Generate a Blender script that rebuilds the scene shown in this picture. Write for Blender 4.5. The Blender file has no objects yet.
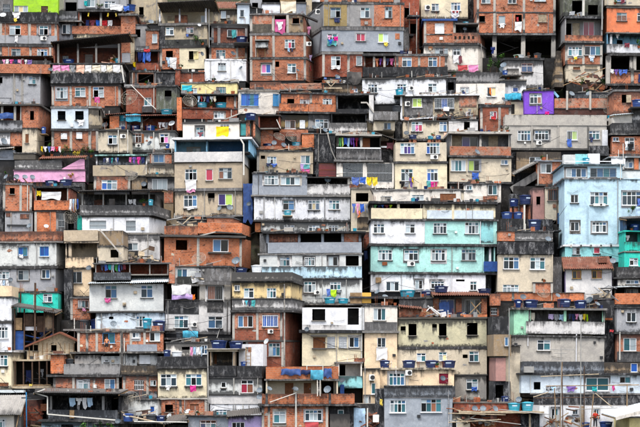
import bpy, math, random
from mathutils import Matrix, Vector
random.seed(7)
sc = bpy.context.scene
COL = sc.collection
# ------------------------------------------------------------------ camera, sky, sun, exposure
FPX = 2000.0                       # focal length in photo pixels (640 wide)
CZ = 16.0                          # camera height above the valley floor
HY = 365.0                         # photo row of the camera's eye level: it looks up the slope
cam = bpy.data.cameras.new('camera'); co = bpy.data.objects.new('camera', cam); COL.objects.link(co)
co.location = (0, 0, CZ); co.rotation_euler = (math.radians(90), 0, 0)
cam.sensor_width = 36; cam.lens = 36 * FPX / 640; cam.shift_y = (HY - 213.5) / 640; cam.clip_start = 1; cam.clip_end = 3000
sc.camera = co
SUN_EL, SUN_AZ = math.radians(62), math.radians(-42)      # azimuth: from behind the camera, to its left
w = bpy.data.worlds.new('World'); sc.world = w; w.use_nodes = True
nt = w.node_tree; bg = nt.nodes['Background']; bg.inputs[1].default_value = 0.10
sky = nt.nodes.new('ShaderNodeTexSky'); sky.sky_type = 'NISHITA'; sky.sun_disc = False
sky.sun_elevation = SUN_EL; sky.sun_rotation = math.pi - SUN_AZ * -1
sky.dust_density = 5; sky.air_density = 1.0
hs_ = nt.nodes.new('ShaderNodeHueSaturation'); hs_.inputs['Saturation'].default_value = 0.75   # overcast: whitened sky
nt.links.new(sky.outputs[0], hs_.inputs['Color']); nt.links.new(hs_.outputs[0], bg.inputs[0])
sl = bpy.data.lights.new('sun', 'SUN'); sl.energy = 1.5; sl.angle = math.radians(14); sl.color = (1, 0.965, 0.92)
so = bpy.data.objects.new('sun', sl); COL.objects.link(so); so.location = (-60, 40, 140)
sdir = Vector((math.sin(SUN_AZ) * math.cos(SUN_EL), -math.cos(SUN_AZ) * math.cos(SUN_EL), math.sin(SUN_EL)))
so.rotation_euler = sdir.to_track_quat('Z', 'Y').to_euler()
vs = sc.view_settings; vs.view_transform = 'Standard'; vs.look = 'None'; vs.gamma = 1; vs.use_curve_mapping = False
vs.exposure = 1.74
sc.cycles.max_bounces = 5; sc.cycles.diffuse_bounces = 2

# ------------------------------------------------------------------ materials
def lin(h):
    h = h.lstrip('#'); out = []
    for i in (0, 2, 4):
        c = int(h[i:i + 2], 16) / 255
        out.append(c / 12.92 if c <= .04045 else ((c + .055) / 1.055) ** 2.4)
    return tuple(out)
def sc3(c, k): return tuple(min(1, v * k) for v in c[:3])
class N:
    def __init__(s, name):
        s.m = bpy.data.materials.new(name); s.m.use_nodes = True; s.t = s.m.node_tree
        s.b = s.t.nodes['Principled BSDF']
    def new(s, typ, **k):
        n = s.t.nodes.new(typ)
        for a, v in k.items(): setattr(n, a, v)
        return n
    def put(s, sock, v):
        if v is None: return
        if hasattr(v, 'links'): s.t.links.new(v, sock)
        elif isinstance(v, tuple) and len(v) == 3 and len(sock.default_value) == 4: sock.default_value = (*v, 1)
        else: sock.default_value = v
    def math(s, op, a, b=None, c=None, clamp=False):
        n = s.new('ShaderNodeMath', operation=op, use_clamp=clamp)
        for i, v in enumerate((a, b, c)):
            if v is not None: s.put(n.inputs[i], v)
        return n.outputs[0]
    def rng(s, v, a, b, c=0.0, d=1.0, smooth=False):
        n = s.new('ShaderNodeMapRange', clamp=True)
        if smooth: n.interpolation_type = 'SMOOTHSTEP'
        for i, x in enumerate((v, a, b, c, d)): s.put(n.inputs[i], x)
        return n.outputs[0]
    def mix(s, f, a, b, mode='MIX'):
        n = s.new('ShaderNodeMix', data_type='RGBA', blend_type=mode)
        s.put(n.inputs[0], f); s.put(n.inputs[6], a); s.put(n.inputs[7], b); return n.outputs[2]
    def noise(s, vec, scale, detail=5, rough=.6, dist=0):
        n = s.new('ShaderNodeTexNoise'); s.put(n.inputs['Vector'], vec)
        n.inputs['Scale'].default_value = scale; n.inputs['Detail'].default_value = detail
        n.inputs['Roughness'].default_value = rough; n.inputs['Distortion'].default_value = dist
        return n.outputs[0]
    def coords(s):
        uv = s.new('ShaderNodeUVMap', uv_map='UVMap').outputs[0]
        ed = s.new('ShaderNodeUVMap', uv_map='Edge').outputs[0]
        oi = s.new('ShaderNodeObjectInfo').outputs['Random']
        r = s.math('MULTIPLY', oi, 53.0)
        cb = s.new('ShaderNodeCombineXYZ'); s.put(cb.inputs[0], r); s.put(cb.inputs[1], s.math('MULTIPLY', oi, 17.3)); s.put(cb.inputs[2], r)
        va = s.new('ShaderNodeVectorMath', operation='ADD'); s.put(va.inputs[0], uv); s.put(va.inputs[1], cb.outputs[0])
        sp = s.new('ShaderNodeSeparateXYZ'); s.put(sp.inputs[0], ed)
        return uv, va.outputs[0], sp.outputs[0], sp.outputs[1], oi
    def vmul(s, v, k):
        n = s.new('ShaderNodeVectorMath', operation='MULTIPLY'); s.put(n.inputs[0], v); n.inputs[1].default_value = k
        return n.outputs[0]
    def fin(s, col, rough=.9, bump=None, bs=.3, bd=.03, spec=.25):
        s.put(s.b.inputs['Base Color'], col); s.put(s.b.inputs['Roughness'], rough)
        s.b.inputs['Specular IOR Level'].default_value = spec
        if bump is not None:
            n = s.new('ShaderNodeBump'); n.inputs['Strength'].default_value = bs; n.inputs['Distance'].default_value = bd
            s.put(n.inputs['Height'], bump); s.t.links.new(n.outputs[0], s.b.inputs['Normal'])
        return s.m
GRIME = (0.017, 0.018, 0.020)
def grimed(n, base, g, top_reach=1.3, bot_reach=.7):
    """rain streaks and mould: shaped by noise, hanging from wall tops and rising from wall feet"""
    uv, v, top, bot, oi = n.coords()
    st = n.noise(n.vmul(v, (2.6, .3, 1)), 1.0, 5, .65)
    fine = n.noise(v, 4.5, 8, .72)
    big = n.noise(v, .55, 4, .6)
    t = n.math('ADD', n.math('MULTIPLY', st, .62), n.math('MULTIPLY', fine, .38))
    tf = n.rng(top, 0, top_reach, 1, 0); tf = n.math('POWER', tf, 1.6)
    ge = n.math('ADD', n.math('MULTIPLY', n.math('SUBTRACT', big, .5), .8), n.math('MULTIPLY', g, n.rng(n.math('FRACT', n.math('MULTIPLY', oi, 7.31)), 0, 1, -.1, 1.9)))          # patchy amount
    m1 = n.rng(n.math('ADD', t, n.math('MULTIPLY', tf, n.math('MULTIPLY', ge, .75))), .60, .80, 0, 1, True)
    bf = n.math('POWER', n.rng(bot, 0, bot_reach, 1, 0), 1.5)
    m2 = n.rng(n.math('ADD', n.math('ADD', n.math('MULTIPLY', fine, .7), n.math('MULTIPLY', st, .3)), n.math('MULTIPLY', bf, n.math('MULTIPLY', ge, .6))), .62, .78, 0, 1, True)
    m3 = n.rng(n.math('ADD', n.math('MULTIPLY', t, 1.0), n.math('MULTIPLY', ge, .16)), .64, .86, 0, .85, True)  # free blotches
    m = n.math('MAXIMUM', n.math('MAXIMUM', m1, m2), m3)
    return v, st, fine, big, n.math('MULTIPLY', m, .88), base
def plaster(name, hexc, g=.45, k=.92, rough=.9, bare=0.0, fleck=0.0):
    n = N(name); c = sc3(lin(hexc), k)
    v, st, fine, big, m, _ = grimed(n, c, g)
    vv = n.rng(n.math('ADD', n.math('MULTIPLY', big, .6), n.math('MULTIPLY', fine, .4)), .3, .72)
    base = n.mix(vv, sc3((c[0] * .6, c[1] * .62, c[2] * .66), 1), sc3(c, 1.14))
    # dust and damp: greyed patches and pale rubbed ones
    du = n.rng(n.noise(v, 1.3, 7, .68, .6), .46, .68, 0, .45 + .3 * g)
    base = n.mix(du, base, sc3((c[0] * .42 + .045, c[1] * .43 + .047, c[2] * .46 + .05), 1))
    sp = n.noise(v, 11, 4, .75)
    base = n.mix(n.rng(sp, .32, .7, .0, 1.0), n.mix(.30, base, sc3(c, .25)), base)
    hs = n.rng(n.noise(v, 2.1, 6, .7), .58, .68, 0, .38)
    base = n.mix(hs, base, sc3((c[0] * .8 + .16, c[1] * .8 + .15, c[2] * .8 + .14), 1))
    if fleck:
        fl = n.rng(n.math('ADD', n.math('MULTIPLY', n.noise(n.vmul(v, (2.4, .8, 1)), 1.2, 8, .76, .5), .8), n.math('MULTIPLY', sp, .2)), .50, .62, 0, fleck)
        m = n.math('MULTIPLY', m, n.math('SUBTRACT', 1.0, n.math('MULTIPLY', fl, .8))); base = n.mix(fl, base, (.30, .305, .315))
    if bare:
        ba = n.rng(n.noise(v, .8, 6, .62, .4), .62 - bare * .12, .66 - bare * .12, 0, 1)
        base = n.mix(ba, base, (.21, .19, .165))
    col = n.mix(m, base, GRIME)
    return n.fin(col, rough, fine, .25, .03)
def brickm(name, c1, c2, mort, g=.35, smear=.3, holes=.5):
    n = N(name)
    v, st, fine, big, m, _ = grimed(n, None, g)
    b = n.new('ShaderNodeTexBrick'); n.put(b.inputs['Vector'], v)
    b.offset = .5; b.inputs['Scale'].default_value = 1; b.inputs['Brick Width'].default_value = .29
    b.inputs['Row Height'].default_value = .165; b.inputs['Mortar Size'].default_value = .016; b.inputs['Mortar Smooth'].default_value = .3
    b.inputs['Bias'].default_value = -.1
    n.put(b.inputs['Color1'], c1); n.put(b.inputs['Color2'], c2); n.put(b.inputs['Mortar'], mort)
    col = n.mix(n.rng(big, .3, .7, 0, .55), b.outputs[0], n.mix(.5, b.outputs[0], sc3(c1, 1.2)))
    dk = n.rng(n.noise(v, .9, 6, .7), .46, .68, 0, .7); col = n.mix(dk, col, sc3(c2, .45))
    pl = n.rng(n.noise(v, 1.7, 7, .75, .3), .48, .66, 0, .6); col = n.mix(pl, col, sc3((c1[0] * .75 + .16, c1[1] * .75 + .12, c1[2] * .75 + .085), 1))
    sm = n.rng(n.noise(v, 1.1, 7, .72, .8), .62 - smear * .2, .72 - smear * .12, 0, .85)
    col = n.mix(sm, col, sc3(mort, .95))
    oi = n.new('ShaderNodeObjectInfo').outputs['Random']; col = n.mix(n.math('MULTIPLY', n.math('FRACT', n.math('MULTIPLY', oi, 5.77)), .85), col, n.mix(.5, col, (.14, .075, .05)))
    gs = n.rng(n.noise(n.vmul(v, (1.5, .45, 1)), 1.3, 7, .72, .6), .56, .68, 0, .6); col = n.mix(gs, col, (.22, .205, .19))
    ho = n.rng(n.noise(n.vmul(v, (3.0, 4.6, 1)), 1.0, 2, .5), .655 - .06 * holes, .70, 0, .85)
    col = n.mix(ho, col, (.05, .028, .02))
    col = n.mix(n.math('MULTIPLY', m, .85), col, GRIME)
    bh = n.math('ADD', n.math('MULTIPLY', b.outputs[1], -.6), n.math('MULTIPLY', fine, .5))
    return n.fin(col, .92, bh, .5, .03)
def plain(name, col, rough=.6, spec=.3, var=.15, metal=0.0, fade=0.0):
    n = N(name); oc = n.new('ShaderNodeTexCoord').outputs['Object']
    f = n.noise(oc, 3.5, 6, .65)
    c = n.mix(n.rng(f, .3, .72), sc3(col, 1 - var * 1.6), sc3(col, 1 + var * .7))
    if fade:
        oi = n.new('ShaderNodeObjectInfo').outputs['Random']; g_ = sum(col) / 3
        c = n.mix(n.math('MULTIPLY', oi, fade), c, (col[0] * .45 + g_ * .5 + .05, col[1] * .45 + g_ * .5 + .055, col[2] * .45 + g_ * .5 + .06))
        c = n.mix(n.rng(n.noise(oc, 5, 7, .75), .55, .75, 0, .5), c, (.06, .055, .05))
    n.b.inputs['Metallic'].default_value = metal
    return n.fin(c, rough, None, spec=spec)
def glassm(name, col, rough=.12):
    n = N(name); oi = n.new('ShaderNodeObjectInfo').outputs['Random']
    c = n.mix(oi, sc3(col, .6), sc3(col, 1.35))
    return n.fin(c, rough, None, spec=.6)
M = {}
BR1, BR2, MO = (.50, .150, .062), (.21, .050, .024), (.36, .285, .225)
M['br'] = brickm('orange_hollow_brick', BR1, BR2, MO, .32, .25)
M['bo'] = brickm('clean_orange_brick', (.58, .16, .052), (.34, .080, .027), (.38, .27, .19), .26, .16, .3)
M['bd'] = brickm('dark_red_brick', (.27, .05, .022), (.155, .030, .016), (.15, .105, .08), .5, .15)
M['bp'] = brickm('mortar_smeared_brick', (.46, .12, .05), (.31, .08, .035), (.36, .28, .22), .35, .8)
for key, nm, hx, g, ba in [
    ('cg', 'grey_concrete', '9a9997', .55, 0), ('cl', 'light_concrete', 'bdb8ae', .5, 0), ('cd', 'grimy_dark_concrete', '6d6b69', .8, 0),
    ('bk', 'black_mould_shade_render', '212327', .7, 0), ('gb', 'blue_grey_render', 'a2a9b1', .4, 0), ('gm', 'mid_grey_render', 'a9abae', .42, 0),  # bk: mould black, darkened further for deeper shadows, also fills shaded gaps
    ('wh', 'white_paint', 'eef0f2', .42, 0), ('ww', 'fresh_white_paint', 'f6f8f9', .18, 0), ('wb', 'bluish_white_paint', 'dbe8f0', .3, 0),
    ('wg', 'weathered_white_paint', 'e4e2de', .68, 0), ('cr', 'cream_paint', 'efe2c0', .35, 0), ('cw', 'pale_cream_paint', 'f0e9dc', .4, 0),
    ('be', 'beige_render', 'dccfb6', .42, 0), ('bs', 'stained_beige_render', 'c0b194', .72, .3), ('ta', 'taupe_render', 'c6b59b', .38, 0),
    ('pe', 'peach_paint', 'f3d9b4', .32, 0), ('yo', 'ochre_yellow_paint', 'f2d69c', .4, 0), ('oc', 'ochre_grey_render', 'a5905f', .6, .5),
    ('ol', 'olive_khaki_render', 'cdc7a6', .38, 0), ('lm', 'lime_green_paint', 'a9dc34', .3, 0), ('pk', 'pink_paint', 'f4b4d6', .3, 0),
    ('pu', 'purple_paint', '8450d2', .34, 0), ('or', 'orange_paint', 'f58f62', .28, 0), ('mt', 'mint_paint', 'b6ebe2', .25, 0),
    ('tl', 'turquoise_paint', '35d3bd', .25, 0), ('cy', 'pale_cyan_paint', '9ce0e2', .3, 0), ('lb', 'light_blue_paint', 'c9e9f6', .34, 0),
    ('sb', 'sky_blue_paint', '94cbe8', .25, 0), ('db', 'deep_blue_paint', '2f567c', .3, 0), ('mg', 'mint_green_paint', 'abe6c2', .25, 0),
    ('li', 'lilac_paint', 'b5a6d2', .3, 0), ('gn', 'mould_green_render', '5d6150', .75, 0), ('pr', 'rose_render', 'b98d84', .5, 0),
    ('gw', 'grey_white_paint', 'dcdfdb', .45, 0), ('bl', 'slate_blue_render', '8a929b', .55, 0), ('ye', 'pale_yellow_paint', 'f1e2a2', .2, 0),
    ('gs', 'rain_streaked_blue_grey', 'a8b0b8', 1.15, 0), ('fd', 'gap_shade_footing', '2c2a28', .6, 0), ('tb', 'tan_brown_render', 'a08a6c', .6, .2), ('sl', 'blackened_slab_edge', '7d7a75', .75, 0), ('sc', 'raw_slab_concrete', '8e8980', .6, 0)]:  # fd: near-black colour puts the shade of the gaps into the footings
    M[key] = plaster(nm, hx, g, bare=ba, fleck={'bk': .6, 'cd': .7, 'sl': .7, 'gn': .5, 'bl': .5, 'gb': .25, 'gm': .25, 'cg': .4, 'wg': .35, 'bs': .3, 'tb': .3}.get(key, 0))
for key, nm, hx, r, v in [
    ('fw', 'white_aluminium', 'dfe4e7', .5, .12), ('fg', 'grey_metal', '9fa4a8', .45, .1), ('fn', 'brown_wood', '7a4b2b', .7, .3),
    ('fy', 'yellow_wood_trim', 'd3a54c', .6, .15), ('fb', 'blue_window_paint', '2f7fb4', .5, .12), ('wd', 'weathered_timber', '8b7355', .85, .35),
    ('dw', 'dark_timber', '4b3a2e', .85, .35), ('wbd', 'grey_boards', 'a89a83', .85, .3), ('pvc', 'white_pvc', 'c4c3bb', .5, .1), ('gp', 'grey_pipe', '8d8d8a', .6, .15),
    ('ac', 'dirty_white_casing', 'd5d6d2', .55, .12), ('acd', 'dark_grille', '2a2c2f', .6, .1), ('tank', 'blue_polyethylene', '123f86', .42, .16),
    ('tankd', 'dark_blue_polyethylene', '10275a', .42, .2), ('tankt', 'turquoise_polyethylene', '2393ad', .42, .16), ('tankg', 'charcoal_polyethylene', '34383d', .5, .15),
    ('tankw', 'white_polyethylene', 'e6ecef', .45, .1), ('lab', 'white_sticker', 'cfe0f2', .5, .1), ('dish', 'blue_grey_dish_paint', '55636e', .5, .15),
    ('dishd', 'slate_dish_paint', '39454f', .5, .15), ('dishw', 'white_dish_paint', 'a5acb0', .5, .12), ('wire', 'galvanised_wire', '8d897e', .55, .15),
    ('cable', 'black_cable', '1c1c1e', .6, .1), ('rust', 'rusty_steel', '7c4528', .85, .35), ('skin', 'brown_skin', 'b97a55', .6, .06),
    ('hair', 'black_hair', '17120f', .6, .1), ('pant', 'dark_shorts', '2a2c33', .85, .15), ('redshirt', 'red_cotton', 'b8301f', .85, .15),
    ('soil', 'soil', '4a3826', .95, .3), ('pot', 'clay_pot', '9c5636', .85, .2), ('void', 'room_shade', '15130f', .95, .2)]:  # void: near-black colour stands in for shade in open rooms and holes
    M[key] = plain(nm, lin(hx), r, .3, v, fade=.3 if key.startswith('tank') or key.startswith('dish') else (.3 if key in ('fw', 'pvc', 'ac') else 0))
for key, nm, hx in [('g', 'dark_glass', '27353f'), ('b', 'blue_reflection_glass', '3d6184'), ('t', 'teal_reflection_glass', '33616b'), ('k', 'black_glass', '13171b'),  # blue and teal panes carry the sky's reflection in their base colour
    ('w', 'white_net_curtain_glass', '98a5ab'), ('p', 'pink_curtain_glass', 'c86fa8'), ('r', 'red_curtain_glass', '9c2f46'), ('y', 'green_curtain_glass', 'b9d96a'),
    ('n', 'brown_curtain_glass', '7b5140'), ('o', 'orange_curtain_glass', 'd98b3c'), ('v', 'violet_curtain_glass', '3b2a72'), ('c', 'cream_curtain_glass', 'd9c693'), ('B', 'deep_blue_glass', '214f9a')]:
    M['p_' + key] = glassm(nm, lin(hx))
CLOTH = {'white': 'e8e9ea', 'pink': 'e98fc0', 'magenta': 'd61c8b', 'blue': '2d62c4', 'navy': '1c2a5e', 'red': 'c4242e', 'yellow': 'f0d21c', 'green': '3f9a4d',
    'lime': 'b7e02a', 'teal': '21a5a8', 'turquoise': '2cc3d8', 'orange': 'ea7d2c', 'purple': '6b3fa0', 'black': '1d1d20', 'grey': '8b8f94', 'cream': 'e9dcc0',
    'peach': 'eeb79a', 'pale blue': 'a8cbe8', 'maroon': '7a1f34', 'lilac': 'c3a8e0'}
def clothm(cn):
    k = 'cl_' + cn
    if k not in M: M[k] = plain(cn.replace(' ', '_') + '_cloth', sc3(lin(CLOTH[cn]), .82), .9, .1, .2, fade=.55)
    return M[k]
def leafm(name, hx):
    n = N(name); oc = n.new('ShaderNodeTexCoord').outputs['Object']
    f = n.noise(oc, 6, 3, .6); c = lin(hx)
    return n.fin(n.mix(n.rng(f, .3, .7), sc3(c, .5), sc3(c, 1.5)), .6, None, spec=.3)
M['leaf'] = leafm('green_leaves', '47702b'); M['leafd'] = leafm('dark_green_leaves', '2c4a24'); M['leafy'] = leafm('yellow_green_leaves', 'b9a83a')
def sheetm(name, hx, g=.5):
    n = N(name); c = lin(hx); v, st, fine, big, m, _ = grimed(n, c, g)
    base = n.mix(n.rng(fine, .3, .7), sc3(c, .7), sc3(c, 1.15))
    return n.fin(n.mix(n.math('MULTIPLY', m, .8), base, GRIME), .7, None)
M['shd'] = sheetm('dark_fibre_cement_sheet', '565350', .6); M['shl'] = sheetm('pale_metal_sheet', 'c3ccd0', .3); M['shg'] = sheetm('grey_fibre_cement_sheet', '8c8a86', .5)
M['tile'] = brickm('clay_roof_tile', (.20, .062, .038), (.11, .036, .024), (.06, .03, .024), .6, .1); M['shr'] = sheetm('rusty_sheet', '6b4231', .6)
M['tarpb'] = plain('blue_tarpaulin', lin('1b4688'), .6, .3, .3, fade=.25); M['tarpt'] = plain('turquoise_tarpaulin', lin('2a9dbd'), .6, .3, .3, fade=.25)
def soilm():
    n = N('hillside_soil'); oc = n.new('ShaderNodeTexCoord').outputs['Object']
    a = n.noise(oc, .35, 6, .65); b = n.noise(oc, 2.0, 8, .7)
    c = n.mix(n.rng(a, .42, .6), (.045, .034, .022), (.030, .050, .016)); c = n.mix(n.rng(b, .3, .75), sc3((.03, .025, .02), 1), c)
    return n.fin(c, .95, b, .8, .2)
M['ground'] = soilm()

# ------------------------------------------------------------------ mesh helper
class MB:
    def __init__(s): s.v = []; s.f = []; s.uv = []; s.ed = []; s.zt = None; s.zb = None
    def quad(s, pts, uv=None, ed=None):
        i = len(s.v); s.v += [tuple(p) for p in pts]; s.f.append(tuple(range(i, i + len(pts))))
        if uv is None:
            a, b, c = Vector(pts[0]), Vector(pts[1]), Vector(pts[2]); nn = (b - a).cross(c - a)
            ax = max(range(3), key=lambda k: abs(nn[k]))
            uv = [(p[0], p[2]) if ax == 1 else ((p[1] + 31, p[2]) if ax == 0 else (p[0], p[1])) for p in pts]
        if ed is None:
            if s.zt is None: ed = [(.5, 1)] * len(pts)
            else: ed = [(max(0, s.zt - p[2]), max(0, p[2] - s.zb)) for p in pts]
        s.uv += uv; s.ed += ed
    def box(s, x0, x1, y0, y1, z0, z1):
        if s.zt is None: s.zt, s.zb = z1, z0
        a, b, c, d = (x0, y0, z0), (x1, y0, z0), (x1, y0, z1), (x0, y0, z1)
        e, f, g, h = (x0, y1, z0), (x1, y1, z0), (x1, y1, z1), (x0, y1, z1)
        for q in ((a, b, c, d), (f, e, h, g), (e, a, d, h), (b, f, g, c), (d, c, g, h), (e, f, b, a)): s.quad(q)
    def prism(s, foot, z0, z1, jit=0, rnd=random):
        """foot: CCW-from-above polygon (x,y)"""
        if s.zt is None: s.zt, s.zb = z1, z0
        n = len(foot)
        lo = [(x, y, z0 + rnd.uniform(-jit, jit)) for x, y in foot]; hi = [(x, y, z1 + rnd.uniform(-jit, jit)) for x, y in foot]
        for i in range(n):
            j = (i + 1) % n; s.quad((lo[i], lo[j], hi[j], hi[i]))
        s.quad(hi); s.quad(lo[::-1])
    def tube(s, pts, r, n=5):
        pts = [Vector(p) for p in pts]; rings = []
        for i, p in enumerate(pts):
            t = (pts[min(i + 1, len(pts) - 1)] - pts[max(i - 1, 0)]).normalized()
            u = t.cross(Vector((.31, .52, .79))).normalized(); w_ = t.cross(u)
            rr = r[i] if isinstance(r, (list, tuple)) else r
            rings.append([p + (u * math.cos(2 * math.pi * k / n) + w_ * math.sin(2 * math.pi * k / n)) * rr for k in range(n)])
        for a, b in zip(rings, rings[1:]):
            for k in range(n): s.quad((a[k], a[(k + 1) % n], b[(k + 1) % n], b[k]))
        s.quad(rings[0][::-1]); s.quad(rings[-1])
    def lathe(s, prof, n=24, c=(0, 0, 0)):
        for (r0, z0), (r1, z1) in zip(prof, prof[1:]):
            for k in range(n):
                a0, a1 = 2 * math.pi * k / n, 2 * math.pi * (k + 1) / n
                P_ = lambda r, a, z: (c[0] + r * math.cos(a), c[1] + r * math.sin(a), c[2] + z)
                if r0 < 1e-5: s.quad((P_(0, 0, z0), P_(r1, a1, z1), P_(r1, a0, z1))[::-1])
                elif r1 < 1e-5: s.quad((P_(r0, a0, z0), P_(r0, a1, z0), P_(0, 0, z1)))
                else: s.quad((P_(r0, a0, z0), P_(r0, a1, z0), P_(r1, a1, z1), P_(r1, a0, z1)))
    def mesh(s, name, mat, smooth=False):
        me = bpy.data.meshes.new(name); me.from_pydata(s.v, [], s.f)
        for nm, dat in (('UVMap', s.uv), ('Edge', s.ed)):
            l = me.uv_layers.new(name=nm); l.data.foreach_set('uv', [x for p in dat for x in p])
        me.materials.append(M[mat] if isinstance(mat, str) else mat)
        if smooth: me.polygons.foreach_set('use_smooth', [True] * len(me.polygons))
        return me
    def obj(s, name, mat, parent=None, smooth=False, merge=False):
        me = s.mesh(name, mat, smooth)
        if merge:
            import bmesh
            bm = bmesh.new(); bm.from_mesh(me); bmesh.ops.remove_doubles(bm, verts=bm.verts, dist=1e-4); bm.to_mesh(me); bm.free()
        return link(name, me, parent)
def link(name, me, parent=None):
    o = bpy.data.objects.new(name, me); COL.objects.link(o)
    if parent is not None: o.parent = parent
    return o
def tag(o, label, cat, group=None):
    for a, b in (('large wire mesh satellite dish', 'wire mesh dish'), (' plastic water tank', ' water tank'), ('blue grey satellite dish', 'blue-grey dish'), ('slate coloured satellite dish', 'slate dish'), ('white satellite dish', 'white dish'),
                 ('taut dark washing line strung across the front of', 'washing line strung across'), ('thin black cable from', 'cable from'), (' of the house with the ', ' of the house with '), ('cable from the house with the', 'cable from the house with')):
        if len(label.split()) > 16: label = label.replace(a, b)
    o['label'] = label; o['category'] = cat
    if group: o['group'] = group
    return o
def struct(o): o['kind'] = 'structure'; return o
_u = MB(); _u.box(-.5, .5, -.5, .5, -.5, .5); UNIT = {}
def unit(name, mat, parent, c, sz):
    """small box part sharing one mesh per material"""
    k = (name, mat)
    if k not in UNIT: UNIT[k] = _u.mesh(name, mat)
    o = link(name, UNIT[k], parent); o.location = c; o.scale = sz; return o

# ------------------------------------------------------------------ hillside
D_BOT, D_TOP = 174.0, 225.0
def dep(py): return D_BOT + (427 - py) / 427 * (D_TOP - D_BOT)
def world(px, py, d): return Vector(((px - 320) / FPX * d, d, CZ + (HY - py) / FPX * d))
def build_ground():
    b = MB(); rows = []
    prof = [(-400, .5), (60, .5), (140, .5)]
    for py in range(480, -330, -15):
        d = dep(py); z = world(0, py, d).z - 2.3
        prof.append((d + 1.0, max(.5, z)))
    prof += [(prof[-1][0] + 60, prof[-1][1] + 25), (900, prof[-1][1] + 60)]
    xs = [-900, -200, -90] + list(range(-60, 61, 4)) + [90, 200, 900]
    r = random.Random(3)
    H = [[(x, y, z + (r.uniform(-.5, .1) if 150 < y < 320 else 0)) for x in xs] for y, z in prof]
    for a, c in zip(H, H[1:]):
        for i in range(len(xs) - 1): b.quad((a[i], a[i + 1], c[i + 1], c[i]))
    o = b.obj('hillside', 'ground', None, merge=True); struct(o)
    return o
GROUND = build_ground()

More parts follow.
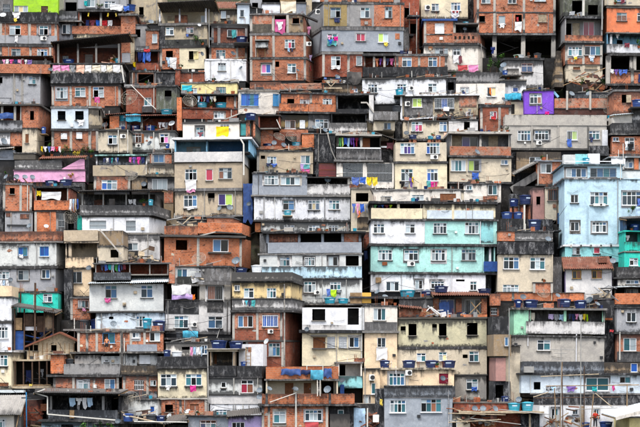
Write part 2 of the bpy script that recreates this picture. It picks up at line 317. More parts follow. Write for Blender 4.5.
# ------------------------------------------------------------------ houses
HOUSES = {}
PENDING = []          # loose things, placed once every house stands
class House:
    def __init__(s, short, label, yb, dz=0, L=0, R=0, yaw=None, cat='house', name='house', xm=None, D=None):
        s.short = short; s.d = dep(yb) + dz; s.s = s.d / FPX; s.yb = yb; s.L = L; s.R = R; s.wl = []; s.faces = []; s.tops = []
        s.rnd = random.Random(short); s.DD = D
        s.yaw = math.radians(s.rnd.uniform(-4, 4) if yaw is None else yaw)
        s.e = bpy.data.objects.new(name, None); COL.objects.link(s.e); s.e.empty_display_size = .5
        tag(s.e, label, cat); s.xm = xm; s.ytop = 999; s.low = []
        HOUSES[short] = s
    def setup(s, x0, x1):
        if s.xm is None: s.xm = (x0 + x1) / 2
        p = world(s.xm, s.yb, s.d); s.zb = p.z
        roll = math.radians(s.rnd.uniform(-.7, .7)) * min(1, 45 / max(10, x1 - x0)); s.e.location = p; s.e.rotation_euler = (0, roll, s.yaw); s.mw = Matrix.Translation(p) @ Matrix.Rotation(s.yaw, 4, 'Z') @ Matrix.Rotation(roll, 4, 'Y')
    def X(s, px): return (px - s.xm) * s.s / math.cos(s.yaw)
    def Z(s, py): return (s.yb - py) * s.s
    def depth(s, y0):
        if s.DD: return s.DD
        return min(11, max(3.4, dep(y0) - dep(s.yb) + .3))
    def pt(s, px, py, y): return s.mw @ Vector((s.X(px), y, s.Z(py)))
    def note(s, x0, y0, x1, y1):
        if s.xm is None: s.setup(x0, x1)
        s.ytop = min(s.ytop, y0)
        if y1 >= s.yb - 4: s.low.append((x0, x1))
    # -- solid storey
    def W(s, x0, y0, x1, y1, mat, wins=(), r=0.0, slab=2, over=.07, sm='sl', cols=(), cm='cl', back=None, L=None, R=None, wallname='wall', t=.16, D=None):
        s.note(x0, y0, x1, y1); L = s.L if L is None else L; R = s.R if R is None else R
        X0, X1, Z0, Z1 = s.X(x0), s.X(x1), s.Z(y1), s.Z(y0); Dp = D or s.depth(y0)
        if r: Dp = max(Dp, r + 2.0)
        s.wl += [q[:4] for q in wins] if r == 0 else []
        if r == 0 and mat not in ('void',): s.faces.append((x0, y0, x1, y1, mat))
        b = MB(); b.zt, b.zb = Z1, Z0
        holes = [(s.X(q[0]), s.X(q[2]), s.Z(q[3]), s.Z(q[1])) for q in wins]
        holes = [(max(h[0], X0 + .03), min(h[1], X1 - .03), max(h[2], Z0 + .03), min(h[3], Z1 - .03)) for h in holes]
        xs = sorted({X0, X1, *[h[0] for h in holes], *[h[1] for h in holes]}); zs = sorted({Z0, Z1, *[h[2] for h in holes], *[h[3] for h in holes]})
        for xa, xb in zip(xs, xs[1:]):
            for za, zc in zip(zs, zs[1:]):
                cx, cz = (xa + xb) / 2, (za + zc) / 2
                if any(h[0] < cx < h[1] and h[2] < cz < h[3] for h in holes): continue
                ab = [h[2] for h in holes if h[0] < cx < h[1] and h[2] >= zc - 1e-4]; tz = min([Z1] + [z + .22 for z in ab])
                b.quad(((xa, r, za), (xb, r, za), (xb, r, zc), (xa, r, zc)), None, [(max(0, tz - z), z - Z0) for z in (za, za, zc, zc)])
        for a, c, z0, z1 in holes:
            i = r + t
            for q in (((a, r, z0), (a, i, z0), (a, i, z1), (a, r, z1)), ((c, i, z0), (c, r, z0), (c, r, z1), (c, i, z1)),
                      ((a, r, z0), (c, r, z0), (c, i, z0), (a, i, z0)), ((a, i, z1), (c, i, z1), (c, r, z1), (a, r, z1))): b.quad(q)
        lx, rx = X0 - L * s.s, X1 + R * s.s
        b.quad(((lx, Dp, Z0), (X0, r, Z0), (X0, r, Z1), (lx, Dp, Z1)), [(9, Z0), (9 + Dp, Z0), (9 + Dp, Z1), (9, Z1)])
        b.quad(((X1, r, Z0), (rx, Dp, Z0), (rx, Dp, Z1), (X1, r, Z1)), [(19, Z0), (19 + Dp, Z0), (19 + Dp, Z1), (19, Z1)])
        b.quad(((rx, Dp, Z0), (lx, Dp, Z0), (lx, Dp, Z1), (rx, Dp, Z1)))
        b.quad(((X0, r + .01, Z0 + .01), (lx, Dp, Z0 + .01), (rx, Dp, Z0 + .01), (X1, r + .01, Z0 + .01)))
        b.obj(wallname, mat, s.e)
        if sm == 'sl': sm = s.rnd.choice(('sl', 'sl', 'sc', 'cd'))
        if slab: s.slab(x0, y0 - slab, x1, y0, sm, over, r, Dp, L, R)
        elif slab is not None:
            b = MB(); b.quad(((X0, r, Z1), (X1, r, Z1), (rx, Dp, Z1), (lx, Dp, Z1))); b.obj('flat_roof', sm, s.e)
        for q in wins:
            if len(q) > 4 and q[4]: s.win(*q[:5], r=r)
        for cx in cols: s.col(cx, y0, y1, cm, r)
        return s
    def slab(s, x0, y0, x1, y1, mat='sl', over=.07, r=0, Dp=None, L=0, R=0, name='slab', jit=.022):
        s.note(x0, y0, x1, y1); s.tops.append((x0, x1, y0, r))
        X0, X1 = s.X(x0) - over, s.X(x1) + over; Dp = Dp or s.depth(y0); n = max(2, int((X1 - X0) / .55))
        foot = [(X0 + (X1 - X0) * i / n, r - over + (s.rnd.uniform(-.02, .02) if 0 < i < n else 0)) for i in range(n + 1)] + [(X1 + R * s.s, Dp - .01), (X0 - L * s.s, Dp - .01)]
        b = MB(); b.prism(foot, s.Z(y1) + .004, s.Z(y0), jit if (y1 - y0) > .8 else .008, s.rnd); b.obj(name, mat, s.e); return s
    def col(s, cx, y0, y1, mat='cl', r=0, wpx=2.4):
        b = MB(); h = wpx * s.s / 2
        b.box(s.X(cx) - h, s.X(cx) + h, r - .035, r + .05, s.Z(y1) + .01, s.Z(y0) - .01); b.obj('column', mat, s.e); return s
    # -- low wall round a terrace or in front of a loggia
    def P(s, x0, y0, x1, y1, mat, f=.06, back=None, cap=None, name='parapet', R=None, L=None):
        s.note(x0, y0, x1, y1); X0, X1, Z0, Z1 = s.X(x0), s.X(x1), s.Z(y1), s.Z(y0); n = max(2, int((X1 - X0) / .6)); t = .14
        R = (s.R if R is None else R) * s.s; L = (s.L if L is None else L) * s.s
        bk = back if back is not None else max(1.2, s.depth(y0) - .3)
        b = MB(); b.zt, b.zb = Z1, Z0
        foot = [(X0 + (X1 - X0) * i / n, -f) for i in range(n + 1)] + [(X1 - (X1 - X0) * i / n, -f + t) for i in range(n + 1)]
        b.prism(foot, Z0, Z1, .018, s.rnd)
        if bk > .3:
            b.prism([(X0, -f + t), (X0 + t, -f + t), (X0 + t - L, bk), (X0 - L, bk)], Z0, Z1 - .02)
            b.prism([(X1 - t, -f + t), (X1, -f + t), (X1 + R, bk), (X1 - t + R, bk)], Z0, Z1 - .02)
        b.obj(name, mat, s.e)
        if cap:
            b = MB(); b.box(X0 - .04, X1 + .04, -f - .04, -f + t + .04, Z1 + .02, Z1 + .07); b.obj('coping', cap, s.e)
        return s
    # -- open storey: roof slab, pillars, low wall, back wall set inwards
    def O(s, x0, y0, x1, y1, back, par=None, pil=(), wins=(), r=1.9, slab=2, sm='sl', pm='cl', over=.1, pf=.06, ends=True, pw=2.2, cols=()):
        s.note(x0, y0, x1, y1); Dp = max(s.depth(y0), r + 2)
        s.W(x0 + .2, y0, x1 - .2, y1, back, wins, r=r, slab=None, L=0, R=0, wallname='back_wall', D=Dp, cols=cols)
        X0, X1, Z0, Z1 = s.X(x0), s.X(x1), s.Z(y1), s.Z(y0)
        if ends:
            b = MB(); b.box(X0, X0 + .12, 0, r - .004, Z0, Z1 - .004); b.obj('end_wall', back, s.e)
            b = MB(); b.box(X1 - .12, X1, 0, r - .004, Z0, Z1 - .004); b.obj('end_wall', back, s.e)
        b = MB(); b.box(X0 + .13, X1 - .13, 0.0, r - .004, Z0 - .12, Z0 - .002); b.obj('floor_slab', 'sc', s.e)
        if slab: s.slab(x0, y0 - slab, x1, y0, sm, over, 0, Dp, 0, 0)
        for px in pil:
            h = pw * s.s / 2; b = MB(); b.box(s.X(px) - h, s.X(px) + h, .09, .09 + 2 * h, Z0, Z1 - .004); b.obj('pillar', pm, s.e)
        if par: s.P(x0, par[0], x1, y1, par[1], f=pf, back=.2, R=0, L=0)
        return s
    # -- sheet roof: ridged, sloping back
    def roof(s, x0, ya, x1, yb_, mat='shd', out=.7, Dp=4.0, rise=.5, ridge=.18, amp=.035, name='sheet_roof', th=.05, tilt=0):
        s.note(x0, min(ya, yb_), x1, max(ya, yb_)); X0, X1 = s.X(x0), s.X(x1); n = max(6, int((X1 - X0) / ridge)) * 2
        b = MB(); za, zb = s.Z(ya), s.Z(yb_)
        for k in range(n):
            q = []
            for i in (k, k + 1):
                f = i / n; z = za + (zb - za) * f + (amp if i % 2 else -amp); q.append((X0 + (X1 - X0) * f, z))
            (xa, z0), (xb, z1) = q
            b.quad(((xa, -out, z0), (xb, -out, z1), (xb, Dp, z1 + rise), (xa, Dp, z0 + rise)), [(xa, 0), (xb, 0), (xb, Dp), (xa, Dp)], [(.2, 1), (.2, 1), (2, 1), (2, 1)])
            b.quad(((xa, Dp, z0 + rise - th), (xb, Dp, z1 + rise - th), (xb, -out, z1 - th), (xa, -out, z0 - th)))
            b.quad(((xa, -out, z0 - th), (xb, -out, z1 - th), (xb, -out, z1), (xa, -out, z0)))
        b.obj(name, mat, s.e)
        for px in (x0 + .5, x1 - .5):
            b = MB(); x = s.X(px); zz = s.Z(ya + (yb_ - ya) * (px - x0) / max(.1, x1 - x0)) - .09 - amp
            b.quad(((x - .04, -out + .1, zz), (x + .04, -out + .1, zz), (x + .04, Dp, zz + rise), (x - .04, Dp, zz + rise)))
            b.quad(((x - .04, -out + .1, zz - .1), (x - .04, -out + .1, zz), (x - .04, Dp, zz + rise), (x - .04, Dp, zz + rise - .1)))
            b.quad(((x + .04, -out + .1, zz), (x + .04, -out + .1, zz - .1), (x + .04, Dp, zz + rise - .1), (x + .04, Dp, zz + rise)))
            b.quad(((x - .04, -out + .1, zz - .1), (x + .04, -out + .1, zz - .1), (x + .04, -out + .1, zz), (x - .04, -out + .1, zz)))
            b.obj('rafter', 'wd', s.e)
        return s
    # -- generic part: box in photo pixels, y range in metres
    def B(s, name, x0, y0, x1, y1, ya, yc, mat):
        s.note(x0, y0, x1, min(y1, s.yb - 5)); b = MB()
        if -.06 <= ya <= -.02 and yc <= .02:             # a thin coat of render: leave the window openings free
            hl = [q for q in s.wl if q[0] < x1 and q[2] > x0 and q[1] < y1 and q[3] > y0]
            if hl:
                xs = sorted({x0, x1, *[min(max(v, x0), x1) for q in hl for v in (q[0] - .4, q[2] + .4)]}); ys = sorted({y0, y1, *[min(max(v, y0), y1) for q in hl for v in (q[1] - .4, q[3] + .6)]})
                b.zt, b.zb = s.Z(y0), s.Z(y1)
                for xa, xb in zip(xs, xs[1:]):
                    for y_, yd in zip(ys, ys[1:]):
                        cx, cy = (xa + xb) / 2, (y_ + yd) / 2
                        if not any(q[0] - .4 < cx < q[2] + .4 and q[1] - .4 < cy < q[3] + .6 for q in hl): b.box(s.X(xa), s.X(xb), ya, yc, s.Z(yd), s.Z(y_))
                b.obj(name, mat, s.e); return s
        b.box(s.X(x0), s.X(x1), ya, yc, s.Z(y1), s.Z(y0)); b.obj(name, mat, s.e); return s
    def strip(s, name, pts, wpx, ya, yc, mat):
        """sloping bar through pixel points"""
        for (xa, za), (xb, zb) in zip(pts, pts[1:]):
            a = Vector((s.X(xa), 0, s.Z(za))); c = Vector((s.X(xb), 0, s.Z(zb))); u = (c - a).normalized(); p = Vector((-u.z, 0, u.x)) * wpx * s.s / 2
            b = MB(); q = [a - p, c - p, c + p, a + p]
            lo = [(v.x, ya, v.z) for v in q]; hi = [(v.x, yc, v.z) for v in q]
            b.quad(lo); b.quad(hi[::-1])
            for i in range(4): b.quad((lo[(i + 1) % 4], lo[i], hi[i], hi[(i + 1) % 4]))
            b.obj(name, mat, s.e)
        return s
    def pipe(s, px, y0, y1, mat='pvc', wpx=.9, y=-.07, px2=None):
        b = MB(); b.tube([(s.X(px), y, s.Z(y0)), (s.X(px2 or px), y, s.Z(y1))], wpx * s.s / 2, 6); b.obj('drainpipe', mat, s.e); return s
    def AC(s, x0, y0, x1, y1):
        X0, X1, Z0, Z1 = s.X(x0), s.X(x1), s.Z(y1), s.Z(y0)
        b = MB(); b.box(X0, X1, -.28, .02, Z0, Z1); a = b.obj('air_conditioner', 'ac', s.e)
        b = MB(); m = (X1 - X0) * .14; b.lathe([(0, 0), ((Z1 - Z0) * .38, 0), ((Z1 - Z0) * .38, .012), (0, .012)], 14)
        g = b.obj('fan_grille', 'acd', a); g.rotation_euler = (math.pi / 2, 0, 0); g.location = ((X0 + X1) / 2 + m, -.283, (Z0 + Z1) / 2)
        return s
    # -- windows and doors
    def win(s, x0, y0, x1, y1, kind, r=0.0):
        X0, X1, Z0, Z1 = s.X(x0), s.X(x1), s.Z(y1), s.Z(y0); k = kind.split(); t = k[0]; rnd = s.rnd
        if t == 'o': return
        if t == 'os':                                    # bare opening with a concrete sill
            unit('sill', 'sc', s.e, ((X0 + X1) / 2, r - .02, Z0 - .03), (X1 - X0 + .16, .2, .06)); return
        if t[0] in 'vs':
            n = int(t[1]); fm = {'n': 'fn', 'y': 'fy', 'b': 'fb', 'g': 'fg'}.get(t[2:3], rnd.choice(('fw',) * 8 + ('fg',))); codes = k[1] if len(k) > 1 else ''
            fy0, fy1 = r + .035, r + .10; fw_ = .052; b = MB(); b.zt = None
            bx = lambda a, c, z0, z1, ya=fy0, yb=fy1: b.box(a, c, ya, yb, z0, z1)
            bx(X0, X1, Z1 - fw_, Z1); bx(X0, X1, Z0, Z0 + fw_); bx(X0, X0 + fw_, Z0 + fw_, Z1 - fw_); bx(X1 - fw_, X1, Z0 + fw_, Z1 - fw_)
            tz = Z1 - .30 * (Z1 - Z0) if t[0] == 'v' else None; iw = (X1 - X0 - 2 * fw_) / n
            for i in range(1, n):
                xx = X0 + fw_ + iw * i; bx(xx - .024, xx + .024, Z0 + fw_, Z1 - fw_, fy0 + .008, fy1 - .005)
            if tz:
                for i in range(n):
                    xa = X0 + fw_ + iw * i + (.024 if i else 0); xb = X0 + fw_ + iw * (i + 1) - (.024 if i < n - 1 else 0); bx(xa, xb, tz - .028, tz + .028, fy0 + .008, fy1 - .005)
            f = b.obj('window', fm, s.e)
            # surround and sill
            unit('sill', 'sc' if rnd.random() < .6 else 'wh', f, ((X0 + X1) / 2, r - .015, Z0 - .035), (X1 - X0 + .14, .19, .07))
            if rnd.random() < .25:                        # cement patched round the frame
                b = MB(); q = [rnd.uniform(.05, .22) for _ in range(4)]; b.zt, b.zb = Z1 + .3, Z0 - .6
                b.box(X0 - q[0], X1 + q[1], r - .018, r - .002, Z1 + .004, Z1 + q[2]); b.box(X0 - q[0], X1 + q[1], r - .018, r - .002, Z0 - .075 - q[3], Z0 - .075)
                b.box(X0 - q[0], X0 - .004, r - .018, r - .002, Z0 - .07, Z1); b.box(X1 + .004, X1 + q[1], r - .018, r - .002, Z0 - .07, Z1); b.obj('cement_surround', rnd.choice(('cl', 'cg', 'gm', 'wg')), f)
            if rnd.random() < .16 and X1 - X0 > .7:
                b = MB(); nb = max(4, int((X1 - X0) / .16))
                for i in range(nb + 1): b.box(X0 + (X1 - X0) * i / nb - .011, X0 + (X1 - X0) * i / nb + .011, r - .05, r - .028, Z0, Z1)
                for z in (Z0 + .06, Z1 - .06): b.box(X0, X1, r - .027, r - .012, z - .015, z + .015)
                b.obj('security_bars', rnd.choice(('fw', 'acd', 'fg', 'rust')), f)
            pal = 'gggbbtkkwkgB'
            for i in range(n):
                c = codes[i] if i < len(codes) else rnd.choice(pal + 'd')
                xa = X0 + fw_ + iw * i; cx = xa + iw / 2
                if c == 'd':
                    if tz: unit('pane', 'p_' + rnd.choice('gtb'), f, (cx, r + .075, (tz + Z1) / 2), (iw, .012, Z1 - tz))
                    if rnd.random() < .6:                # casement swung open
                        o = unit('casement', 'fw', f, (xa + .03, r - .16, (Z0 + (tz or Z1)) / 2), (.03, .34, ((tz or Z1) - Z0) * .96))
                    continue
                zt = tz if tz else Z1
                unit('pane', 'p_' + c, f, (cx, r + .075 + .012 * (i % 2), (Z0 + zt) / 2), (iw, .012, zt - Z0 - .02))
                if tz: unit('pane', 'p_' + rnd.choice('gttbwk'), f, (cx, r + .08, (tz + Z1) / 2), (iw, .012, Z1 - tz - .02))
        elif t == 'L':                                   # louvred or boarded shutter
            m = {'b': 'fb', 'w': 'fw', 'n': 'fn', 'g': 'fg', 'y': 'fy', 't': 'cl_teal', 'k': 'wbd', 'm': 'cl_maroon'}[k[1]]
            if m.startswith('cl_'): clothm(m[3:])
            n = max(3, int((Z1 - Z0) / .13)); b = MB()
            hz = (Z1 - Z0) / n
            for i in range(n):
                z = Z0 + hz * i; b.quad(((X0, r + .03, z), (X1, r + .03, z), (X1, r + .075, z + hz), (X0, r + .075, z + hz)))
                b.quad(((X0, r + .075, z + hz), (X1, r + .075, z + hz), (X1, r + .03, z + hz), (X0, r + .03, z + hz)))
            b.box((X0 + X1) / 2 - .03, (X0 + X1) / 2 + .03, r + .01, r + .06, Z0, Z1)
            f = b.obj('shutter', m, s.e)
            unit('sill', 'sc', f, ((X0 + X1) / 2, r - .015, Z0 - .03), (X1 - X0 + .12, .19, .06))
        elif t == 'D':                                   # door leaf
            m = {'n': 'fn', 'b': 'fb', 'w': 'fw', 'g': 'fg', 'm': 'cl_maroon', 't': 'cl_teal', 'o': 'cl_orange', 'k': 'dw', 'c': 'wbd'}[k[1]]
            if m.startswith('cl_'): clothm(m[3:])
            b = MB(); b.box(X0, X1, r + .05, r + .09, Z0, Z1)
            ww = X1 - X0
            for za, zc in ((.08, .45), (.52, .92)): b.box(X0 + ww * .15, X1 - ww * .15, r + .035, r + .05, Z0 + (Z1 - Z0) * za, Z0 + (Z1 - Z0) * zc)
            f = b.obj('door', m, s.e); unit('handle', 'fg', f, (X1 - .1, r + .01, (Z0 + Z1) / 2), (.05, .05, .12))
        elif t == 'G':                                   # barred gate or grille
            n = max(4, int((X1 - X0) / .14)); b = MB()
            for i in range(n + 1):
                x = X0 + (X1 - X0) * i / n; b.box(x - .014, x + .014, r + .02, r + .05, Z0, Z1)
            for z in (Z0 + .03, (Z0 + Z1) / 2, Z1 - .03): b.box(X0, X1, r + .052, r + .075, z - .025, z + .025)
            f = b.obj('grille', 'fg' if len(k) < 2 else {'w': 'fw', 'n': 'rust', 'b': 'fb', 'g': 'fg'}[k[1]], s.e)
            c = k[2] if len(k) > 2 else 'g'
            if c != 'd': unit('pane', 'p_' + c, f, ((X0 + X1) / 2, r + .13, (Z0 + Z1) / 2), (X1 - X0, .012, Z1 - Z0))
    # -- roots of the house in the slope
    def done(s):
        rn = s.rnd
        for (x0, y0, x1, y1, mt) in s.faces:
            w_ = x1 - x0
            if w_ < 14 or y1 - y0 < 9: continue
            def free(a, c, ya, yc): return not any(q[0] - .8 < c and q[2] + .8 > a and q[1] - .8 < yc and q[3] + .8 > ya for q in s.wl)
            for _ in range(int(w_ / 13)):
                t = rn.random(); px = rn.uniform(x0 + 2, x1 - 2)
                if t < .3 and free(px - .6, px + .6, y0, y1): s.pipe(px, y0 + .3, y1 - .2, rn.choice(('gp', 'cl', 'pvc', 'gp')), rn.uniform(.45, .9), y=-.06)
                elif t < .5:
                    py = rn.uniform(y0 + 1, y1 - 2); qx = min(x1 - .5, px + rn.uniform(5, 16))
                    b = MB(); b.tube([(s.X(px), -.05, s.Z(py)), (s.X((px + qx) / 2), -.07, s.Z(py + rn.uniform(.6, 2.2))), (s.X(qx), -.05, s.Z(py + rn.uniform(-1.5, 1.5)))], .013, 4); b.obj('conduit', rn.choice(('cable', 'cable', 'gp')), s.e)
                elif t < .72:
                    py = rn.uniform(y0 + 2, y1 - 3); a = rn.uniform(.9, 1.7)
                    if free(px - a, px + a, py - a, py + a): s.B(rn.choice(('meter_box', 'vent')), px - a, py - a * rn.uniform(.6, 1.1), px + a, py + a, -.12, .0, rn.choice(('gp', 'acd', 'ac', 'wbd')))
                elif t < .9:                              # cracked-off render showing the wall behind
                    py = rn.uniform(y0 + 2, y1 - 2); a, c = rn.uniform(1.2, 3.0), rn.uniform(.8, 1.8)
                    if free(px - a, px + a, py - c, py + c) and x0 + a < px < x1 - a and y0 + c < py < y1 - c:
                        b = MB(); b.zt, b.zb = s.Z(py - 9), s.Z(py + 9); q = []
                        for i in range(11):
                            an = i / 11 * 6.283; k = rn.uniform(.6, 1.1); q.append((s.X(px + math.cos(an) * a * k), -.012, s.Z(py - math.sin(an) * c * k)))
                        b.quad(q[::-1] if False else [q[i] for i in range(10, -1, -1)][::-1]); b.obj('bare_patch', rn.choice(('bp', 'cg', 'cl', 'bp')) if mt[0] != 'b' or mt in ('be', 'bs', 'bl') else rn.choice(('cg', 'cl', 'be')), s.e)
        for (x0, x1, yt, r) in s.tops:
            if yt > s.ytop + 3 or x1 - x0 < 9 or r < 0: continue
            for _ in range(int((x1 - x0) / 4.8)):
                t = rn.random(); px = rn.uniform(x0 + 1, x1 - 1); X_, Z_, Y_ = s.X(px), s.Z(yt) + .01, r + rn.uniform(.15, .8)
                if t < .3:                                # starter bars of the next storey's column
                    b = MB(); hh_ = rn.uniform(.3, .9)
                    for i in range(4): b.tube([(X_ + (i % 2) * .13, Y_ + (i // 2) * .13, Z_ - .03), (X_ + (i % 2) * .13 + rn.uniform(-.06, .06), Y_ + (i // 2) * .13, Z_ + hh_ * rn.uniform(.8, 1.1))], .011, 4)
                    b.obj('starter_bars', 'rust', s.e)
                elif t < .5: b = MB(); b.tube([(X_, Y_, Z_ - .03), (X_, Y_, Z_ + rn.uniform(.3, .8))], .035, 6); b.obj('vent_pipe', rn.choice(('pvc', 'gp')), s.e)
                elif t < .7:
                    w2, h2 = rn.uniform(.15, .5), rn.uniform(.15, .45); b = MB(); b.box(X_ - w2, X_ + w2, Y_, Y_ + .3, Z_ - .02, Z_ + h2); b.obj('brick_stack', rn.choice(('br', 'bp', 'cl', 'cg')), s.e)
                elif t < .85:
                    b = MB(); L_ = rn.uniform(.4, 1.1); b.tube([(X_ - L_, Y_, Z_ + .04), (X_ + L_, Y_ + rn.uniform(0, .4), Z_ + rn.uniform(.05, .5))], .03, 5); b.obj('leaning_pole', rn.choice(('wd', 'wbd', 'gp')), s.e)
                else: b = MB(); w2 = rn.uniform(.12, .22); b.lathe([(0, 0), (w2 * .8, 0), (w2, w2 * 1.7), (w2 * .9, w2 * 1.7), (0, w2 * 1.5)], 10, (X_, Y_, Z_)); b.obj('bucket', rn.choice(('tankt', 'tankd', 'ac', 'tankg', 'pot')), s.e)
        if not s.low: return s
        x0 = min(a for a, b in s.low); x1 = max(b for a, b in s.low)
        b = MB(); b.zt, b.zb = 0, -3.2; b.box(s.X(x0) + .06, s.X(x1) - .06, .07, min(3.0, s.depth(s.ytop) - .1), -3.2, -.005); b.obj('foundation', 'fd', s.e); return s

# ------------------------------------------------------------------ loose things (placed after the houses stand)
def hh(h): return HOUSES[h] if isinstance(h, str) else h
def A(w): return ('an ' if w[0] in 'aeiou' else 'a ') + w
def defer(fn, *a, **k): PENDING.append((fn, a, k))
def drop(p, reach=4.0):
    ok, loc, nor, idx, ob, mw = sc.ray_cast(DG, p, Vector((0, 0, -1)), distance=reach)
    return loc.z if ok else None
def empty(name, loc, rz=0):
    o = bpy.data.objects.new(name, None); COL.objects.link(o); o.location = loc; o.rotation_euler = (0, 0, rz); o.empty_display_size = .3; return o
TANKM = {}
def tank_meshes(mat):
    if mat in TANKM: return TANKM[mat]
    b = MB(); b.lathe([(0, 0), (.78, 0), (.80, .02), (.86, .38), (.885, .40), (.885, .44), (.87, .46), (.95, .86), (1.0, .88), (1.0, .93), (.93, .935), (0, .935)], 26)
    body = b.mesh('body', mat, False)
    b = MB(); b.lathe([(1.03, .90), (1.03, .95), (.9, .965), (.6, 1.0), (.58, 1.03), (.2, 1.05), (0, 1.05)], 26); lid = b.mesh('lid', mat, False)
    b = MB()
    for i in range(6):
        a0, a1 = math.radians(-112 + i * 8), math.radians(-112 + (i + 1) * 8)
        P_ = lambda a, z: ((.905 + (z - .6) * .22) * math.cos(a), (.905 + (z - .6) * .22) * math.sin(a), z)
        b.quad((P_(a0, .60), P_(a1, .60), P_(a1, .76), P_(a0, .76)))
    lab = b.mesh('sticker', 'lab')
    TANKM[mat] = (body, lid, lab); return TANKM[mat]
TNAME = {'tank': 'blue', 'tankd': 'dark blue', 'tankt': 'turquoise', 'tankg': 'charcoal', 'tankw': 'white'}
def T(h, *a, **k): defer(_T, HOUSES[h] if isinstance(h, str) else h, *a, **k)
def _T(h, x0, y0, x1, y1, mat='tank', off=.9, where='on the roof'):
    r = (x1 - x0) / 2 * h.s / 1.0; ht = (y1 - y0) * h.s / 1.05; off = max(off, r + .1) if off >= 0 else off
    p = h.pt((x0 + x1) / 2, y1, off); hit = drop(p + Vector((0, 0, .16)), 4)
    if hit is not None and -.5 < hit - p.z < .17: p.z = hit; hit = None
    e = empty('water_tank', p, h.rnd.uniform(-.5, .5)); body, lid, lab = tank_meshes(mat)
    tag(e, f"{TNAME[mat]} plastic water tank {where} of the {h.short}", 'water tank', f"{TNAME[mat]} tanks {where} of the {h.short}")
    for nm, me in (('body', body), ('lid', lid), ('sticker', lab)):
        if nm == 'sticker' and mat in ('tankg', 'tankw'): continue
        o = link(nm, me, e); o.scale = (r, r, ht)
    if hit is not None:                                   # brick piers up to the tank
        for sx in (-1, 1):
            b = MB(); b.box(sx * r * .5 - .1, sx * r * .5 + .1, -r * .6, r * .6, hit - p.z + .002, 0); b.obj('pier', 'br', e)
        b = MB(); b.box(-r * .9, r * .9, -r * .7, r * .7, -.07, -.003); b.obj('base_plate', 'sc', e)
DISHM = {}
def dish_meshes(k):
    if k in DISHM: return DISHM[k]
    R = lambda r: .28 * r * r
    if k == 'm':
        b = MB()
        for i in range(16):
            a = i * math.pi / 8; b.tube([(r * math.cos(a), r * math.sin(a), R(r)) for r in (.06, .35, .7, 1)], .009, 4)
        for rr in (.3, .55, .78, 1.0):
            b.tube([(rr * math.cos(a * math.pi / 12), rr * math.sin(a * math.pi / 12), R(rr)) for a in range(25)], 0.010 if rr < 1 else .018, 4)
        re = b.mesh('reflector', 'wire'); b = MB()
        for i in range(3):
            a = i * 2.094 + .5; b.tube([(.9 * math.cos(a), .9 * math.sin(a), R(.9)), (0, 0, .8)], .014, 4)
        b.lathe([(0, .72), (.06, .72), (.06, .86), (0, .86)], 8); arm = b.mesh('feed_arm', 'wire')
    else:
        b = MB(); b.lathe([(0, 0), (.3, R(.3)), (.6, R(.6)), (.85, R(.85)), (1, R(1)), (1.02, R(1) - .02), (.85, R(.85) - .04), (.5, R(.5) - .04), (0, -.04)], 22)
        re = b.mesh('reflector', {'s': 'dish', 'd': 'dishd', 'w': 'dishw'}[k], True); b = MB()
        b.tube([(0, -.95, R(.95)), (0, -.5, .75)], .035, 5); b.tube([(0, -.62, .62), (0, -.42, .86)], .075, 6); arm = b.mesh('feed_arm', 'gp')
    DISHM[k] = (re, arm); return DISHM[k]
DNAME = {'m': 'large wire mesh satellite dish', 's': 'blue grey satellite dish', 'd': 'slate coloured satellite dish', 'w': 'white satellite dish'}
def S(h, *a, **k): defer(_S, HOUSES[h] if isinstance(h, str) else h, *a, **k)
def _S(h, cx, cy, r, k='s', off=.35, where='on the roof', az=None):
    c = h.pt(cx, cy, off); r = r * h.s; e = empty('satellite_dish', c)
    tag(e, f"{DNAME[k]} {where} of the {h.short}", 'satellite dish', f"{DNAME[k]}es {where} of the {h.short}")
    az = h.rnd.uniform(-45, 45) if az is None else az; el = h.rnd.uniform(22, 48)
    re, arm = dish_meshes(k); q = Vector((math.sin(math.radians(az)) * math.cos(math.radians(el)), -math.cos(math.radians(az)) * math.cos(math.radians(el)), math.sin(math.radians(el)))).to_track_quat('Z', 'Y')
    for nm, me in (('reflector', re), ('feed_arm', arm)):
        o = link(nm, me, e); o.rotation_mode = 'QUATERNION'; o.rotation_quaternion = q; o.scale = (r, r, r)
    bk = q @ Vector((0, 0, -.05)) * r; b = MB()
    hit = drop(c + Vector((0, .12, -r * .3)), 4.5) if off >= 0 else None
    if hit is not None: b.tube([bk, bk + Vector((0, .1, -.05)), Vector((0, bk.y + .1, hit - c.z + .01))], .03, 5)
    elif off < 0: b.tube([bk, Vector((0, 0, -.15)) + Vector((0, -off + .1, 0))], .03, 5)
    else: b.tube([bk, bk + Vector((0, .1, -.1)), Vector((0, bk.y + .1, -1.2))], .03, 5)
    b.obj('mast', 'gp', e)
def C(h, *a, **k): defer(_C, HOUSES[h] if isinstance(h, str) else h, *a, **k)
